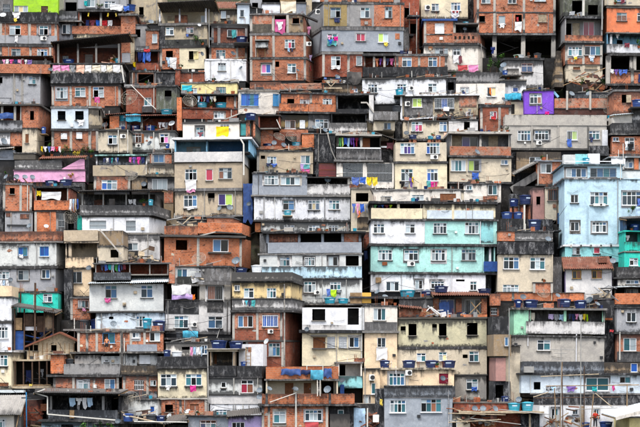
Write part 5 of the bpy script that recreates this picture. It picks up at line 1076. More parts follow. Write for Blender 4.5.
h.W(395.6, 142.4, 446.8, 161.4, 'be', [(400.4, 143, 414.8, 154, 'v4 wvvb'), (426.6, 143, 440, 154, 'v4 Bkkw')], slab=0); h.AC(430.4, 155, 438, 159.4); h.slab(395, 161.4, 447, 163.8, 'sl', .12); h.W(395, 164, 447.2, 189, 'cr', [(401, 169, 413, 181, 'v3 gwk'), (427, 169, 438, 181, 'v3 Bgk')], slab=0)
C(h, 399.4, 181.4, 405, 187.6, 'black', 'shirt', 'below the lower left window'); C(h, 404.6, 181.6, 409, 187.4, 'grey', 'trousers', 'below the lower left window', -.2); C(h, 409.4, 178, 413.6, 187.6, 'purple', 'shirt', 'below the lower left window'); C(h, 411.8, 177, 413.4, 182.6, 'yellow', 'towel', 'below the lower left window', -.2); C(h, 426.6, 180.8, 430.4, 188, 'teal', 'towel', 'below the lower right window'); C(h, 430.8, 181.6, 437.4, 188.2, 'magenta', 'towel', 'below the lower right window')
h = H('dark red brick corner house', 'dark red brick house with one small white window', 131)
h.W(480.4, 107.4, 511, 131, 'bd', [(490, 111.4, 497, 118.8, 's2 wr')], slab=2.6, sm='bk', cols=(481.4, 499.6, 510)); C(h, 491, 116.6, 496, 119.6, 'red', 'towel', 'below the window')
h = H('house with brick-fronted loggia', 'beige house with shuttered loggia behind a pale brick parapet', 184)
h.O(449.6, 134, 510.8, 157, 'cd', par=(146.6, 'bp'), r=1.2, slab=2.2, sm='cl', over=.15, pil=(450.6, 480.4, 509.8), wins=((451.4, 134.6, 462.6, 146, 'L k'), (463, 135.4, 479, 146, 's2 vk'), (489.8, 134.6, 499.4, 146, 'L k')), pf=.12); h.slab(449.4, 155.6, 511, 157.6, 'sl', .2)
h.W(449.4, 158.6, 511.4, 182, 'be', [(451, 160.4, 465.6, 171.4, 's4 wttw'), (468.4, 160.4, 479.4, 171, 's2 yk'), (501, 159.6, 508, 164.4, 's2 wb')], slab=0); h.slab(449, 182, 511.6, 184, 'sl', .15)
C(h, 472, 172.4, 478.6, 180.6, 'blue', 'towel', 'hung below a window'); S(h, 476.4, 152.6, 3, 's', -.4, 'on the parapet')
h = H('long grey rendered house', 'long mould-streaked grey house with four windows under a bare parapet', 150)
h.P(505, 115, 606.6, 125, 'cl', f=.05); h.W(504.6, 125.6, 606.6, 148.4, 'cl', [(517.6, 130.6, 530.6, 141, 'v4 wggb'), (534.6, 130.6, 548.6, 140, 'v4 kkkg'), (567, 130.6, 577.2, 140, 's2 ky'), (588.6, 130.6, 599.6, 139.4, 'v3 gtt')], slab=.7, sm='cl'); h.slab(504.4, 148.4, 606.8, 150.4, 'cl', .25)
for x_ in (531.8, 558, 588): h.pipe(x_, 126, 150, 'cl', 1.4)
C(h, 567, 138.8, 571.4, 147, 'blue', 'trousers', 'hung below a green pane'); C(h, 589.6, 137, 593.4, 142.6, 'navy', 'shirt', 'hung below the right window'); h.AC(536, 141, 541.6, 145); h.B('black_end', 588.4, 146, 608, 156, -.5, -.27, 'bk'); h.B('white_end', 602, 130, 607.4, 150, -.2, .02, 'wh')
h = H('shaded beige underbuilding', 'shaded grey beige storey tucked under a long grey house', 173)
h.W(516.4, 152, 561, 173, 'tb', [(529.4, 157, 541, 164, 's2 kw')], slab=0); h.W(505, 151.6, 516.2, 176, 'bk', slab=0, r=.6)
h = H('brick strip with wire dishes', 'long weathered brick parapet with grey sheets and wire dishes', 116)
h.P(554.6, 98.6, 611.6, 108.4, 'bp', f=.05); h.W(575, 92, 612, 98, 'bl', slab=.8, r=.8); h.W(554.6, 109, 612, 116, 'bd', slab=1)
for x_ in (567, 590, 610): h.B('stub_column', x_ - 1, 91, x_ + 1, 110, -.12, .1, 'cl')
S(h, 604, 102, 7, 'm', -.7, 'on the parapet', az=25); S(h, 608.6, 110.6, 5.6, 'm', -.9, 'on the parapet', az=-25); S(h, 571.6, 93.6, 3, 's', .3, 'above the grey sheets'); S(h, 589, 93.4, 3, 's', .3, 'above the grey sheets'); PL(h, 582, 86, 592, 95, 'leafd', 1.5, 'dark leafy bush', 'behind the grey sheets', pot=False); T(h, 606, 116.4, 612, 123, 'tankt', -1.2, 'at the end'); h.B('tank_ledge', 604, 123, 613, 124, -1.9, .02, 'sc')
h = H('orange brick house on the right edge', 'orange brick house with a cream awning and black clothes', 156)
h.W(615, 91, 655, 113, 'br', [(623, 94, 632.4, 102.2, 'o')], slab=2, r=.4); h.B('boarded_leaf', 627.6, 94.4, 632.4, 102, .3, .42, 'wbd'); h.roof(613, 115, 633, 113.6, 'shl', out=.5, Dp=2, rise=.2); h.W(613.4, 114.4, 632.4, 123, 'cw', slab=0); h.W(632.6, 110, 655, 123, 'wg', slab=0); h.P(612, 123, 655, 133, 'cd', f=.2); h.slab(611.6, 133, 655, 135, 'sl', .2)
h.W(612, 136.4, 655, 154, 'br', [(613, 137, 619, 141, 's2 bk'), (625, 137.6, 634.6, 150, 'v2 wg')], slab=0); h.slab(611, 154, 655, 156, 'sl', .2); T(h, 631, 101, 643, 109, 'tank', -.8, 'on a ledge'); h.B('tank_ledge', 629, 108.6, 646, 109.6, -1.6, .38, 'sc'); C(h, 627, 143.6, 633.6, 151, 'black', 'shirt', 'hung at the lower window'); C(h, 624.6, 141, 628, 148, 'white', 'shirt', 'hung at the lower window', -.2)
h = H('white shack beside the blue house', 'low white shack with bulging sheets and an orange post', 176)
h.W(611, 158, 655, 176, 'gw', [(625, 162, 633, 168, 's2 wb')], slab=1.6, sm='shl', over=.3); h.B('orange_post', 634, 157, 638.4, 174, -.2, .1, 'bo'); h.pipe(622.6, 144, 176, 'pvc', .8, y=-.4); TARP(h, 611, 157, 625, 168, 'tankw', 'bulging white plastic sheet over a low white shack', -.2, .5)

# ---- left, middle tiers
h = H('brick house with roof dishes', 'raw brick house with a row of dishes along its roof edge', 232)
h.W(3, 185, 31.4, 211, 'br', [(9.5, 188, 14.4, 194.2, 'os')], slab=1.8, cols=(4, 20.4, 30.4)); h.W(5, 212.4, 32.4, 232, 'gm', slab=1.2); h.B('brick_patch', 6, 213, 12, 217, -.03, .01, 'bp'); h.B('brick_patch', 20, 214, 29, 219, -.03, .01, 'bp'); h.B('gutter', 7, 224.6, 27, 226, -.12, .0, 'acd')
for x_, r_ in ((5.5, 2.8), (15.6, 2.8), (24, 2.8), (31.4, 2.6)): S(h, x_, 176.6, r_, 's', .5, 'in a row on the roof edge')
S(h, 29.4, 226, 2.6, 's', -.3, 'on the grey lower wall'); JUNK(h, 3, 179, 33, 184, 12, 'broken bricks and pots along a dish-lined roof edge', ('br', 'bp', 'tile', 'dw'), .3, .4, seed=21); h.W(-12, 172, 3, 232, 'bk', slab=0, r=.8)
h = H('brick loggia with white sheet', 'brick house whose loggia shows a stretched white sheet', 232)
h.O(34, 188, 69.6, 201, 'bd', r=1.7, slab=1.6, sm='bk', pil=(35, 68)); h.P(34, 200.4, 69.8, 210, 'bo', f=.12); h.W(35, 211.6, 56, 232, 'bo', [], slab=1.2, cols=(35.6,)); h.W(56, 211.6, 65, 232, 'cg', [(58.4, 213.4, 64.4, 227, 'G g g')], slab=1.2); h.W(65.4, 213, 81, 232, 'cd', [(67, 216, 73, 229, 'o')], slab=1, r=.7); h.B('teal_wall', 76.6, 215, 81.2, 230, .5, .68, 'tl')
C(h, 41, 191.6, 61, 199.4, 'white', 'bedsheet', 'in the loggia', .1); C(h, 36.4, 190.4, 40.6, 195.6, 'yellow', 'towel', 'in the loggia', .1); ROW(h, 69.6, 79, 199, 212, 'white towel, pale blue shirt, cream towel, blue trousers', -.3, 'on the corner line'); S(h, 71.6, 218.4, 7.2, 'm', -.8, 'at the corner', az=10); S(h, 46.6, 226.6, 2.4, 'w', -.3, 'on the lower brick')
h = H('dark deck below the pink house', 'dark deck below the pink house carrying two blue tanks', 190)
h.W(33, 186.8, 80, 190, 'bk', slab=1, sm='cd'); T(h, 44, 179.6, 56.6, 186, 'tankd', .3, 'on the deck'); T(h, 58.8, 179, 71.8, 186, 'tankd', .3, 'on the deck'); h.W(70, 182.4, 84, 190, 'cd', slab=0, r=.6)
h = H('white loggia house', 'white house with a canopied loggia behind a blue-white stained parapet', 262, R=8, yaw=-1.5)
h.O(80.4, 192.6, 153, 206, 'cd', r=2.0, slab=0, pil=(82, 103, 126, 149), pm='gp', pw=1.4, wins=((93, 198, 101, 206, 'L n'), (106, 197, 112, 205.6, 'o')), ends=False); h.roof(79, 191.4, 164, 190.4, 'shd', out=1.0, Dp=3.5, rise=.3); h.B('brick_infill', 92, 199, 102, 205, 1.4, 1.88, 'br')
h.P(80, 205.2, 154, 215.4, 'wg', f=.15, R=10); h.W(82, 217, 149, 233, 'ww', [(89.4, 220.6, 106, 229, 'G g w'), (126, 220.6, 135.6, 231, 'G g w')], slab=1.6, R=11)
h.W(110, 234.4, 160, 262, 'wg', [(127, 243, 138, 250.4, 's2 gw')], slab=1.6, R=2); ROW(h, 128, 136, 199, 204.6, 'white towel, white towel', .1); PL(h, 139, 198, 149, 206, 'leaf', -.1, where='on the stained parapet'); T(h, 149, 200, 154, 206, 'tankt', -.6, 'at the loggia end'); JUNK(h, 126, 244, 160, 262, 18, 'dark household clutter in the shade below a white loggia', ('dw', 'cd', 'wbd', 'shd'), -.6, .5, seed=31)
h = H('grey house behind the canopy', 'grey slab-roofed house with a white panelled window', 192)
h.W(147.6, 177, 174.4, 192, 'cg', [(152, 179, 167.4, 190, 's3 www')], slab=2.6, sm='bs', over=.2); h.B('brick_patch', 150, 190.6, 173, 192, -.03, .01, 'br'); h.W(131, 176, 147.4, 192, 'tb', [(141, 182, 147, 188, 'o')], slab=1, r=.5); S(h, 144, 184.6, 2.8, 'd', -.3, 'on the slab house'); S(h, 133, 178, 6.4, 'm', -.6, 'on the slab house')
h.W(165, 192.6, 174.6, 226, 'tb', slab=0, r=-1.2); h.B('brick_patch', 165.4, 193, 174.2, 204, -1.235, -1.19, 'bp')
h = H('brick house with open upper frame', 'bright brick house with one wide window and an unfinished parapet', 266, R=9, yaw=2)
h.P(164, 226, 197.4, 235, 'bo', f=.05, R=0); h.P(197.4, 222.4, 241.6, 233, 'bo', f=.08, L=0); h.slab(163.4, 235.2, 242, 237.2, 'cl', .35)
h.W(164, 237.6, 241.6, 266, 'bo', [(175.6, 240, 187, 250, 'o'), (212.6, 239, 228.2, 251.4, 's2 bk')], slab=0, cols=(198, 240.4)); h.W(206, 216.4, 232, 222.6, 'br', slab=1.2, r=1.6, sm='wh'); h.strip('lintel_bar', [(198, 236), (215, 231.6), (242, 233)], 1.2, -.2, -.1, 'cl'); h.B('window_sill_slab', 208, 251.6, 231, 253, -.2, 0, 'cl'); h.W(170, 218, 205, 225.6, 'cd', slab=.8, r=2.2)
S(h, 236.6, 260, 3.6, 's', -.5, 'at the lower right'); S(h, 199.6, 259.6, 7, 'm', -1, 'below the wall', az=-10)
JUNK(h, 168, 216, 206, 226, 16, 'loose reinforcing poles and planks behind an unfinished brick parapet', ('gp', 'wbd', 'cd'), 1.0, .6, seed=8)
h = H('cream house with balcony slabs', 'tan cream house of stacked balconies with dark openings', 296, yaw=-1)
h.P(64.6, 230.4, 99, 241, 'ta', f=.15); h.P(99.4, 231, 124, 247, 'tb', f=.0); h.O(66, 243, 99, 258, 'ta', r=1.8, slab=1.4, sm='ta', pil=(70.4,), pm='ta', pw=3); h.W(99, 247, 124, 262, 'be', [(111, 250, 119, 258, 'o')], slab=1); h.strip('sloping_beam', [(101, 230), (122, 255)], 1.4, -.4, -.25, 'cl')
h.P(66, 257.4, 94, 267.6, 'pe', f=.18); h.W(68.6, 269, 91.6, 296, 'pe', [(71, 271.6, 82.2, 283, 's2g gk')], slab=1.2, sm='ta'); h.slab(68, 296, 92, 297.4, 'sl', .1)
h = H('brick storey under the peach wall', 'small brick storey with one window under a peach wall', 320)
h.W(70.6, 298.4, 90.6, 320, 'br', [(78, 300, 88.8, 307.8, 's3 wtg')], slab=1, cols=(71.6,)); C(h, 83, 308, 86, 311, 'pink', 'towel', 'hung below the window'); h.W(60, 268, 68, 320, 'bk', slab=0, r=2)
h = H('grey house with blue shuttered windows', 'grey-white house with two blue windows under a brick parapet', 291, R=11, yaw=-1)
h.P(-12, 231.6, 62.6, 241.4, 'br', f=.05, R=3); h.slab(-12, 241.4, 62.8, 243, 'sl', .1); h.W(-12, 243.4, 56.6, 266, 'gw', [(18.6, 247.4, 27.4, 256, 's2b Bt'), (40, 246.6, 49, 256.2, 's2b BB')], slab=0); h.slab(-12, 266, 57, 268.8, 'sl', .12, R=11)
h.W(-12, 269.2, 55.6, 291, 'gm', [(-2, 271.6, 9.6, 279, 'v3 wgw'), (18, 270.2, 28.6, 280.2, 's2 gw'), (41.6, 269.6, 50, 278.6, 's2 gb')], slab=0)
h.B('window_surround', 16.8, 269.4, 29.8, 281.4, -.04, .005, 'cl'); h.B('window_surround', 40.6, 269.2, 51, 279.8, -.04, .005, 'cl'); C(h, 19.6, 254, 23.6, 258, 'white', 'towel', 'over the left blue sill'); S(h, 11, 280, 2.4, 'd', -.3, 'beside the lowest window'); ROW(h, 0, 9.6, 279.8, 286, 'white towel, pale blue towel, white towel', -.3)
h = H('turquoise house behind the shack', 'turquoise storey half hidden behind a dark timber shack', 318)
h.W(12.6, 293, 58, 318, 'tl', [(43, 293.8, 52, 302.2, 'v2 wg')], slab=1.6, cols=()); h.B('dark_post', 20, 293, 21.4, 306, -.2, -.1, 'dw')
h = H('cream and white corner house', 'cream over white corner house with grimy storey lines', 350)
h.P(-12, 286, 11.8, 296.4, 'pe', f=.1); h.W(-12, 297.6, 11.6, 321, 'wh', slab=1.2); h.W(-12, 323.6, 11.6, 350, 'wh', [(-2, 327, 8, 338.4, 'v3 wgw')], slab=2.4)
h = H('dark timber shack', 'dark ramshackle timber shack of posts and hanging boards', 350)
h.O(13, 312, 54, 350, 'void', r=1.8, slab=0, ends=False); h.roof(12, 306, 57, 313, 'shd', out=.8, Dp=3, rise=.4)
for x_ in (14, 23.6, 34, 43.6, 52.6): h.B('timber_post', x_, 309, x_ + 1.2, 350, -.1, .05, 'dw')
h.B('tall_post', 35, 283, 36.8, 346, -.6, -.45, 'dw'); h.B('crossarm', 31, 293.6, 40, 294.6, -.62, -.55, 'dw')
for i, (a, b_, c, d_, m) in enumerate([(14, 318, 22, 330, 'wd'), (24.6, 314, 33, 326, 'dw'), (36.6, 316, 43, 332, 'dw'), (44.6, 310, 52, 331, 'tb'), (25, 326.6, 41, 330.4, 'wh'), (14, 331, 24, 350, 'tarpb'), (42, 320, 50, 331, 'wd')]): h.B('board', a, b_, c, d_, .0 + .03 * i, .06 + .03 * i, m)
JUNK(h, 14, 316, 54, 345, 26, 'tangle of boards and rags inside a dark timber shack', ('dw', 'wd', 'tarpb', 'shr', 'cd'), .4, .9, seed=41)
h = H('gabled board shack', 'grey boarded shack with a low brown gabled roof', 362)
h.W(27, 351, 76, 362, 'wbd', [], slab=None, t=.05); h.W(33, 343, 74, 351.2, 'wbd', [(33.6, 345, 38, 351, 'os'), (51, 345, 56.4, 350.8, 'os')], slab=None)
b = MB(); q = [(h.X(x), .02, h.Z(y)) for x, y in ((33, 343.1), (75, 343.1), (75, 340), (63, 333), (58, 333), (36, 342))]; b.quad(q); b.obj('gable', 'wbd', h.e)
for i in range(11): h.B('cover_strip', 29 + i * 4.4, 343 + (0 if i > 1 else 4), 29.8 + i * 4.4, 361, -.03, -.022, 'wd')
h.strip('gable_roof', [(25, 347), (60, 332.4), (78, 341)], 1.6, -.5, 3.0, 'shr')
h = H('timber post balcony', 'open balcony of dark timber posts with a plank rail', 391)
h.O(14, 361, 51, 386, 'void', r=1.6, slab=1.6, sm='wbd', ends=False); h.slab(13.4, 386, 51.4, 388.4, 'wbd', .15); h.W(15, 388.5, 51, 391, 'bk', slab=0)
for x_ in (14.6, 23, 31.8, 38.8, 46.4): h.B('timber_post', x_, 361, x_ + 1.3, 386, -.06, .06, 'dw')
h.B('rail', 14, 384.4, 51, 385.6, -.1, .0, 'wd'); C(h, 40, 369, 43, 377, 'grey', 'shirt', 'on the rail', .6); C(h, 29.6, 383.6, 32.6, 386, 'yellow', 'towel', 'on the rail', -.15); C(h, 25, 370, 30, 382, 'navy', 'towel', 'on the rail', .8)
h = H('narrow cream house at the edge', 'narrow cream house with one white window and a rust-red vent', 396)
h.W(-12, 352, 11.2, 390, 'cr', [(-4, 355, 7.6, 366, 'v3 twt'), (-4, 382.6, 8.6, 386, 'L n')], slab=1.6, sm='wh'); h.slab(-12, 390, 22, 392.6, 'shl', .2); h.W(-12, 392.8, 11, 399, 'bk', slab=0)
h = H('grey-roofed corner hut', 'corner hut with a weathered grey sheet roof', 440)
h.roof(-12, 414, 22.4, 414, 'shg', out=.6, Dp=3, rise=1.6, ridge=.16); h.W(-12, 415.4, 14, 440, 'cw', [(-3, 419, 5.2, 428, 'v3 ttw')], slab=0); h.W(14, 415, 20, 440, 'cd', slab=0, r=.4); h.strip('prop', [(20, 414), (17, 428)], 1, -.4, -.3, 'wd')
h = H('dark brick gap', 'dark brick yard with a grey post between a hut and a black roof', 432)
h.W(22, 400, 41, 432, 'bd', slab=0, r=1.2); h.pipe(27, 392, 430, 'fb', 1.2, y=-.2); h.B('cross_rail', 22, 397, 32, 398.4, -.2, -.1, 'bl'); h.B('brick_step', 40.6, 404, 47, 411, .2, .8, 'bo'); JUNK(h, 22, 408, 42, 430, 16, 'scrap timber piled in a dark brick yard', ('dw', 'wd', 'bd', 'tb'), .2, .8, seed=51)
# ---- lower left
h = H('mint-grey house', 'pale grey-mint two-storey house with a sheet roof and blue tanks', 331, yaw=1)
h.O(94, 264, 170, 274, 'bd', r=2.2, slab=1.2, sm='wh', pil=(96, 112, 130, 150, 168), pm='gp', pw=1, ends=False); h.P(94, 272.4, 131, 280, 'bl', f=.1); h.roof(88.6, 283, 131, 282.4, 'shl', out=.5, Dp=2, rise=.2); h.roof(131, 282.8, 169, 281.6, 'shl', out=.5, Dp=2.5, rise=.9)
h.W(89.6, 284, 163.6, 311, 'gw', [(105.4, 285.4, 117, 298, 'v2 kb'), (141, 285.2, 153, 297.8, 'v2 gb')], slab=0); h.slab(89, 311, 164, 312.6, 'cl', .15); h.W(96, 312.8, 165, 331, 'wb', [(109, 316.6, 113.6, 319, 'o'), (136, 316, 145.4, 327, 'v3 wgw')], slab=0)
C(h, 105, 297.6, 111, 302.4, 'magenta', 'towel', 'hung at the left window'); ROW(h, 100.6, 126, 263.6, 271.6, 'navy shirt, blue towel, teal towel, pale blue shirt, green towel, blue trousers, navy towel, maroon towel', .1)
T(h, 78, 320, 88.6, 329.6, 'tankg', .0, 'in the tank row'); T(h, 89.6, 319, 103.4, 329.6, 'tankd', .0, 'in the tank row'); T(h, 103.6, 319.6, 111.4, 329.6, 'tank', .0, 'in the tank row'); T(h, 143, 318, 152.6, 328.6, 'tankt', -.9, 'in the tank row'); T(h, 153, 317.4, 166.4, 328.6, 'tankd', -.9, 'in the tank row')
h.slab(74, 328.8, 166, 330.8, 'sl', .9); S(h, 89.6, 268, 2.8, 'd', -.3, 'at the balustrade'); S(h, 114, 324, 3.2, 's', -.5, 'in the tank row'); h.pipe(96, 318, 331, 'pvc', 1); h.pipe(74.6, 318, 345, 'pvc', 1)
h = H('brick house with the child', 'long low brick house with pale columns and a child on its ledge', 366)
h.W(77.6, 332.4, 163, 351.6, 'br', [(102.8, 332.8, 115, 343, 's2b kt'), (132.4, 332.4, 139, 338, 's2 gw'), (149.6, 331.6 + .9, 160, 341.4, 's2 kw')], slab=1.4, cols=(79, 87.4, 97, 121.6, 131, 144.6)); h.slab(76, 351.6, 163, 353.4, 'cl', .5)
h.W(75, 354.6, 101, 366, 'cw', [], slab=0); h.W(101.4, 356, 125, 366, 'gw', [(104.6, 359.6, 109, 362, 's1 k')], slab=0); h.W(125.4, 353.8, 157, 366, 'gw', [(138, 355, 150, 364, 'L w')], slab=0, cols=(138,)); h.B('grey_patch', 127, 344.4, 157, 351.4, -.05, .01, 'gb')
PERSON(h, 107, 336.4, 351.4, 'shirtless child in dark shorts standing on a brick house ledge before a window', -.35)
h.pipe(120.2, 348, 364, 'pvc', 1.2); h.pipe(124.4, 338, 364, 'pvc', 1.2)
mast(h, 122.6, 333, 392, 'tall pale concrete post rising past a brick house with pale columns', -1.0, 2.4, 'cl', arms=[(341.4, 117, 130)], name='utility_pole', cat='utility pole')
h = H('concrete-walled brick house', 'brick house with a grey concrete terrace wall over two white windows', 396)
h.P(64, 363.8, 120, 374.4, 'cg', f=.15); h.W(50.8, 354.6, 64, 373.6, 'bo', slab=1, over=.2, sm='cl'); h.slab(49, 374.6, 120, 377, 'sl', .2); h.W(53.6, 377.6, 118.6, 391, 'bp', [(78, 380, 88.2, 390.4, 'v2 wt'), (104.4, 379, 115, 389.2, 's2 wb')], slab=0, cols=(54.6, 73.6, 94, 117.6)); h.W(53, 390.6, 118, 396, 'bk', slab=0)
T(h, 64.6, 358.6, 73.6, 364, 'tankg', .2, 'behind the concrete wall')
h = H('black-roofed open house', 'open house with a black roof, white frame and blue washing', 440)
h.O(48, 396, 120, 412, 'bk', r=2.4, slab=0, pil=(50, 78, 103), pm='cg', pw=2.4, wins=((107, 398, 113, 411, 'o'),)); h.roof(35, 392, 121, 393, 'bk' if 0 else 'shd', out=1.0, Dp=4, rise=.3, amp=.02); h.slab(35, 393.6, 121, 395.2, 'bk', .5)
h.P(48, 410, 118, 419.6, 'bl', f=.1); h.slab(42, 419.6, 122, 421.6, 'sl', .3); h.W(41, 421.8, 118.6, 440, 'lb', [(61, 424.4, 73, 434, 'o')], slab=0)
h.strip('white_frame', [(34.6, 392.6), (48.6, 396.6), (48.6, 414), (72, 416), (121, 420)], 1.1, -.7, -.55, 'pvc'); h.strip('white_frame', [(34.6, 393.4), (46, 389)], 1, -.7, -.55, 'pvc')
ROW(h, 69, 93, 397.6, 408, 'pale blue bedsheet, white shirt, white bedsheet, pale blue towel', -.1); h.B('leaning_board', 70, 410, 74.6, 418, -.3, -.2, 'wd'); PL(h, 78, 422, 88, 430, 'leaf', -.7, 'green plant', 'at the foot'); PL(h, 94, 420.6, 106, 430, 'leafd', -.7, 'dark green plant', 'at the foot'); PL(h, 106, 422, 116, 430, 'leaf', -.7, 'green plant', 'at the foot')
T(h, 124, 413, 135, 421, 'tank', -.6, 'at the right end'); S(h, 119.6, 421, 2.8, 'd', -.9, 'at the right end'); h.B('yard_wall', 118.8, 396, 126, 440, 1, 1.6, 'cd')
h = H('thatch-edged brick house', 'brick house under a shaggy tan parapet with a barred window', 398)
h.P(121, 365.6, 157.4, 374.6, 'tb', f=.12); h.W(122, 376, 157, 398, 'bp', [(134, 380, 143.6, 390, 'G w k'), (150, 380, 156, 385.4, 's2 wk')], slab=1.2, cols=(124, 147.4)); h.B('lower_render', 122, 391, 157, 398, -.03, .01, 'gm')
h = H('grey yard with the big dish', 'grey yard wall with a big wire dish and clutter', 430)
h.W(121, 400, 158, 416, 'gw', [(150, 406, 155, 414, 's1 B')], slab=1); h.W(119, 416.5, 165, 430, 'bk', slab=.6); S(h, 132.4, 399.6, 8.4, 'm', -.8, 'in front', az=20); JUNK(h, 120, 406, 158, 420, 22, 'household clutter piled before a grey yard wall', ('dw', 'cd', 'wbd', 'shr', 'gp'), -1.0, .6, seed=61); T(h, 147, 413.6, 158, 421, 'tankg', -1.2, 'in front'); T(h, 157, 415.4, 166, 421.6, 'tankd', -1.2, 'in front'); bar(h, [(126, 414), (165, 423)], 'long pale board lying before a grey yard wall', 1.6, 'wbd', -2.4); h.slab(119, 421.4, 167, 423, 'cd', 2.0)
# ---- lower second column
h = H('mould-blackened concrete house', 'grey concrete house streaked black with tarpaulins and a dark doorway', 334, yaw=-1)
h.W(171, 267, 198, 286, 'gw', [(175.6, 268.6, 186.2, 277, 's2 tb')], r=.5, slab=1.2); h.B('brick_pier', 168.4, 264, 174, 283.4, .0, .45, 'bp'); h.P(176.4, 276.4, 197.6, 283.6, 'gn', f=-.2, back=.3); h.B('dark_slab', 171, 284, 199, 286, -.1, 1, 'sl')
h.O(171, 287, 198.4, 300, 'void', r=1.3, slab=0); h.W(199, 267, 230, 300, 'cl', [(207, 285, 222.2, 299.6, 's2g nk')], slab=1.6); h.B('mould_patch', 199.4, 268, 229.6, 281, -.03, .005, 'cd'); h.P(197.4, 281.4, 230.4, 284.6, 'cd', f=.3, back=.3)
h.W(165.4, 300.4, 198.6, 334, 'wg', [(174, 316, 188.2, 328, 'v3 wtg')], slab=1); h.W(198.8, 300.2, 230.4, 334, 'wg', [(208, 316, 222.4, 328, 'v2 bg')], slab=0); h.B('black_streaks', 165.6, 300.8, 198.4, 314, -.03, .005, 'bk'); h.B('dark_patch', 207, 300.4, 223, 312, -.03, .005, 'cd'); h.AC(191, 322, 197, 326.6)
TARP(h, 171.4, 285.4, 191, 295, 'cl_white', 'crumpled white tarpaulin over a mouldy concrete loggia', -.2, .5); TARP(h, 171.4, 294, 192, 299.6, 'cl_lilac', 'grey lilac sheet drooping under a white tarpaulin', -.15, .3); clothm('white'); clothm('lilac'); C(h, 191.6, 294, 194.6, 299.6, 'orange', 'towel', 'in the loggia', -.1)
TARP(h, 183, 331, 198.4, 338.6, 'tarpt', 'turquoise tarpaulin bundled at the foot of a mouldy house', -.6, .5); S(h, 198.6, 260, 7, 'm', -.4, 'on the roof edge', az=-15); S(h, 219.4, 325.6, 2.6, 'd', -.3, 'at the lower window'); h.pipe(220, 328, 338, 'pvc', .7, px2=217); JUNK(h, 193, 266, 199, 282, 8, 'white scraps and sheets heaped on a mouldy house', ('cl_white', 'cl_grey', 'wbd'), -.3, .4, seed=71)
T(h, 176.6, 332.6, 183.4, 338, 'tankg', -.9, 'at the foot'); h.slab(165, 338, 232, 340, 'cd', 1.4, 0, 1)
h = H('ochre and brick house', 'ochre yellow storey over brick with blue-paned windows', 372, R=14, yaw=-2)
h.P(232, 272.4, 293, 281, 'cl', f=.25, R=8); h.slab(232, 281, 293.4, 282.4, 'sl', .1, R=8); h.W(232.4, 282.8, 291, 298.6, 'yo', [(234.6, 285, 240, 290.6, 's2 gw'), (244, 288, 254, 298, 'v2 wg'), (267, 288, 276.4, 298, 'v3 wtg')], slab=0, R=10); h.W(232.2, 299, 291.6, 310, 'wg', slab=.6, sm='cl', R=10, r=-.08); h.slab(232, 310.2, 292, 312.4, 'sl', .15, R=9)
h.W(232.4, 312.8, 284, 340, 'bd', [(238, 315.6, 253.2, 327.2, 's3 bnk'), (262.6, 315, 278, 327, 's4 BBBB')], slab=0, cols=(233.6, 257.4, 281.4), cm='cl'); h.B('pink_brick', 259, 313, 280, 330, -.035, .005, 'bp'); h.B('pink_brick', 234.6, 313, 256, 329, -.035, .005, 'bp'); h.AC(268, 329.4, 273.4, 333.4)
h.slab(232, 340, 284.4, 341.6, 'cl', .06, R=13); h.W(246, 342, 284, 372, 'bd', [(268.6, 343, 280.2, 356, 'v3 wbt')], slab=0, cols=(247, 282.6)); h.pipe(265, 342, 372, 'pvc', 1); h.pipe(284.6, 284, 372, 'cl', 1.6)
ROW(h, 242.6, 256, 300, 307.6, 'white shirt, turquoise shirt, navy towel, teal towel', -.35); S(h, 267, 341.6, 3, 'w', -.4, 'above the lowest window'); S(h, 260.4, 346.4, 2.6, 's', -.4, 'above the lowest window')
T(h, 235, 267.4, 247, 272.6, 'tankd', .9); T(h, 251, 264.6, 262, 272.6, 'tankw', .6); S(h, 234.6, 261, 3.4, 's', .8, 'beside the roof tanks')
h = H('cream house with magenta towel', 'cream house with two wide windows, a black parapet and brick base', 416)
h.W(164, 342.6, 207, 357, 'cw', [(180, 346.6, 188, 349.6, 'o'), (200, 345, 206, 354, 's2 gb')], slab=1.2, r=1.4); h.P(157.6, 356.4, 207.4, 366.4, 'bk', f=.1); h.slab(157.4, 366.4, 207.6, 368.4, 'sl', .12)
h.W(158, 368.8, 207, 398, 'cr', [(160.6, 374, 176.8, 386, 'v3 gwg'), (185.8, 374, 202, 385.6, 'v3 tkt')], slab=0); h.B('window_ledge', 159.6, 386.4, 178, 387.6, -.15, 0, 'cl'); h.B('window_ledge', 184.6, 386, 203.4, 387.2, -.15, 0, 'cl'); h.slab(157.8, 398, 207.2, 399.4, 'cl', .1)
h.W(159, 399.8, 207, 416, 'br', [(165, 404.4, 173, 412, 'os'), (190, 404, 199, 411.6, 's2n nn')], slab=0, cols=(160, 180.6, 206)); C(h, 190.6, 385, 196.6, 391.6, 'magenta', 'towel', 'hung at the right window', -.3); C(h, 166, 385, 171.6, 390, 'white', 'shirt', 'hung at the left window', -.3)
ROW(h, 190, 203, 346.6, 356, 'pink towel, pale blue towel, white towel, pale blue shirt', .3); T(h, 163, 349.6, 170.6, 356.6, 'tankd', .3, 'on the terrace'); S(h, 188.6, 411.6, 3, 'w', -.5, 'at the foot'); S(h, 170, 416, 3, 'w', -.5, 'at the foot'); T(h, 171, 351, 182, 356.8, 'tankw', .4, 'on the terrace'); h.pipe(208.4, 352, 416, 'gp', 1.4)
h = H('loggia house with navy tanks', 'grey-white house with a shaded loggia carrying navy tanks', 416)
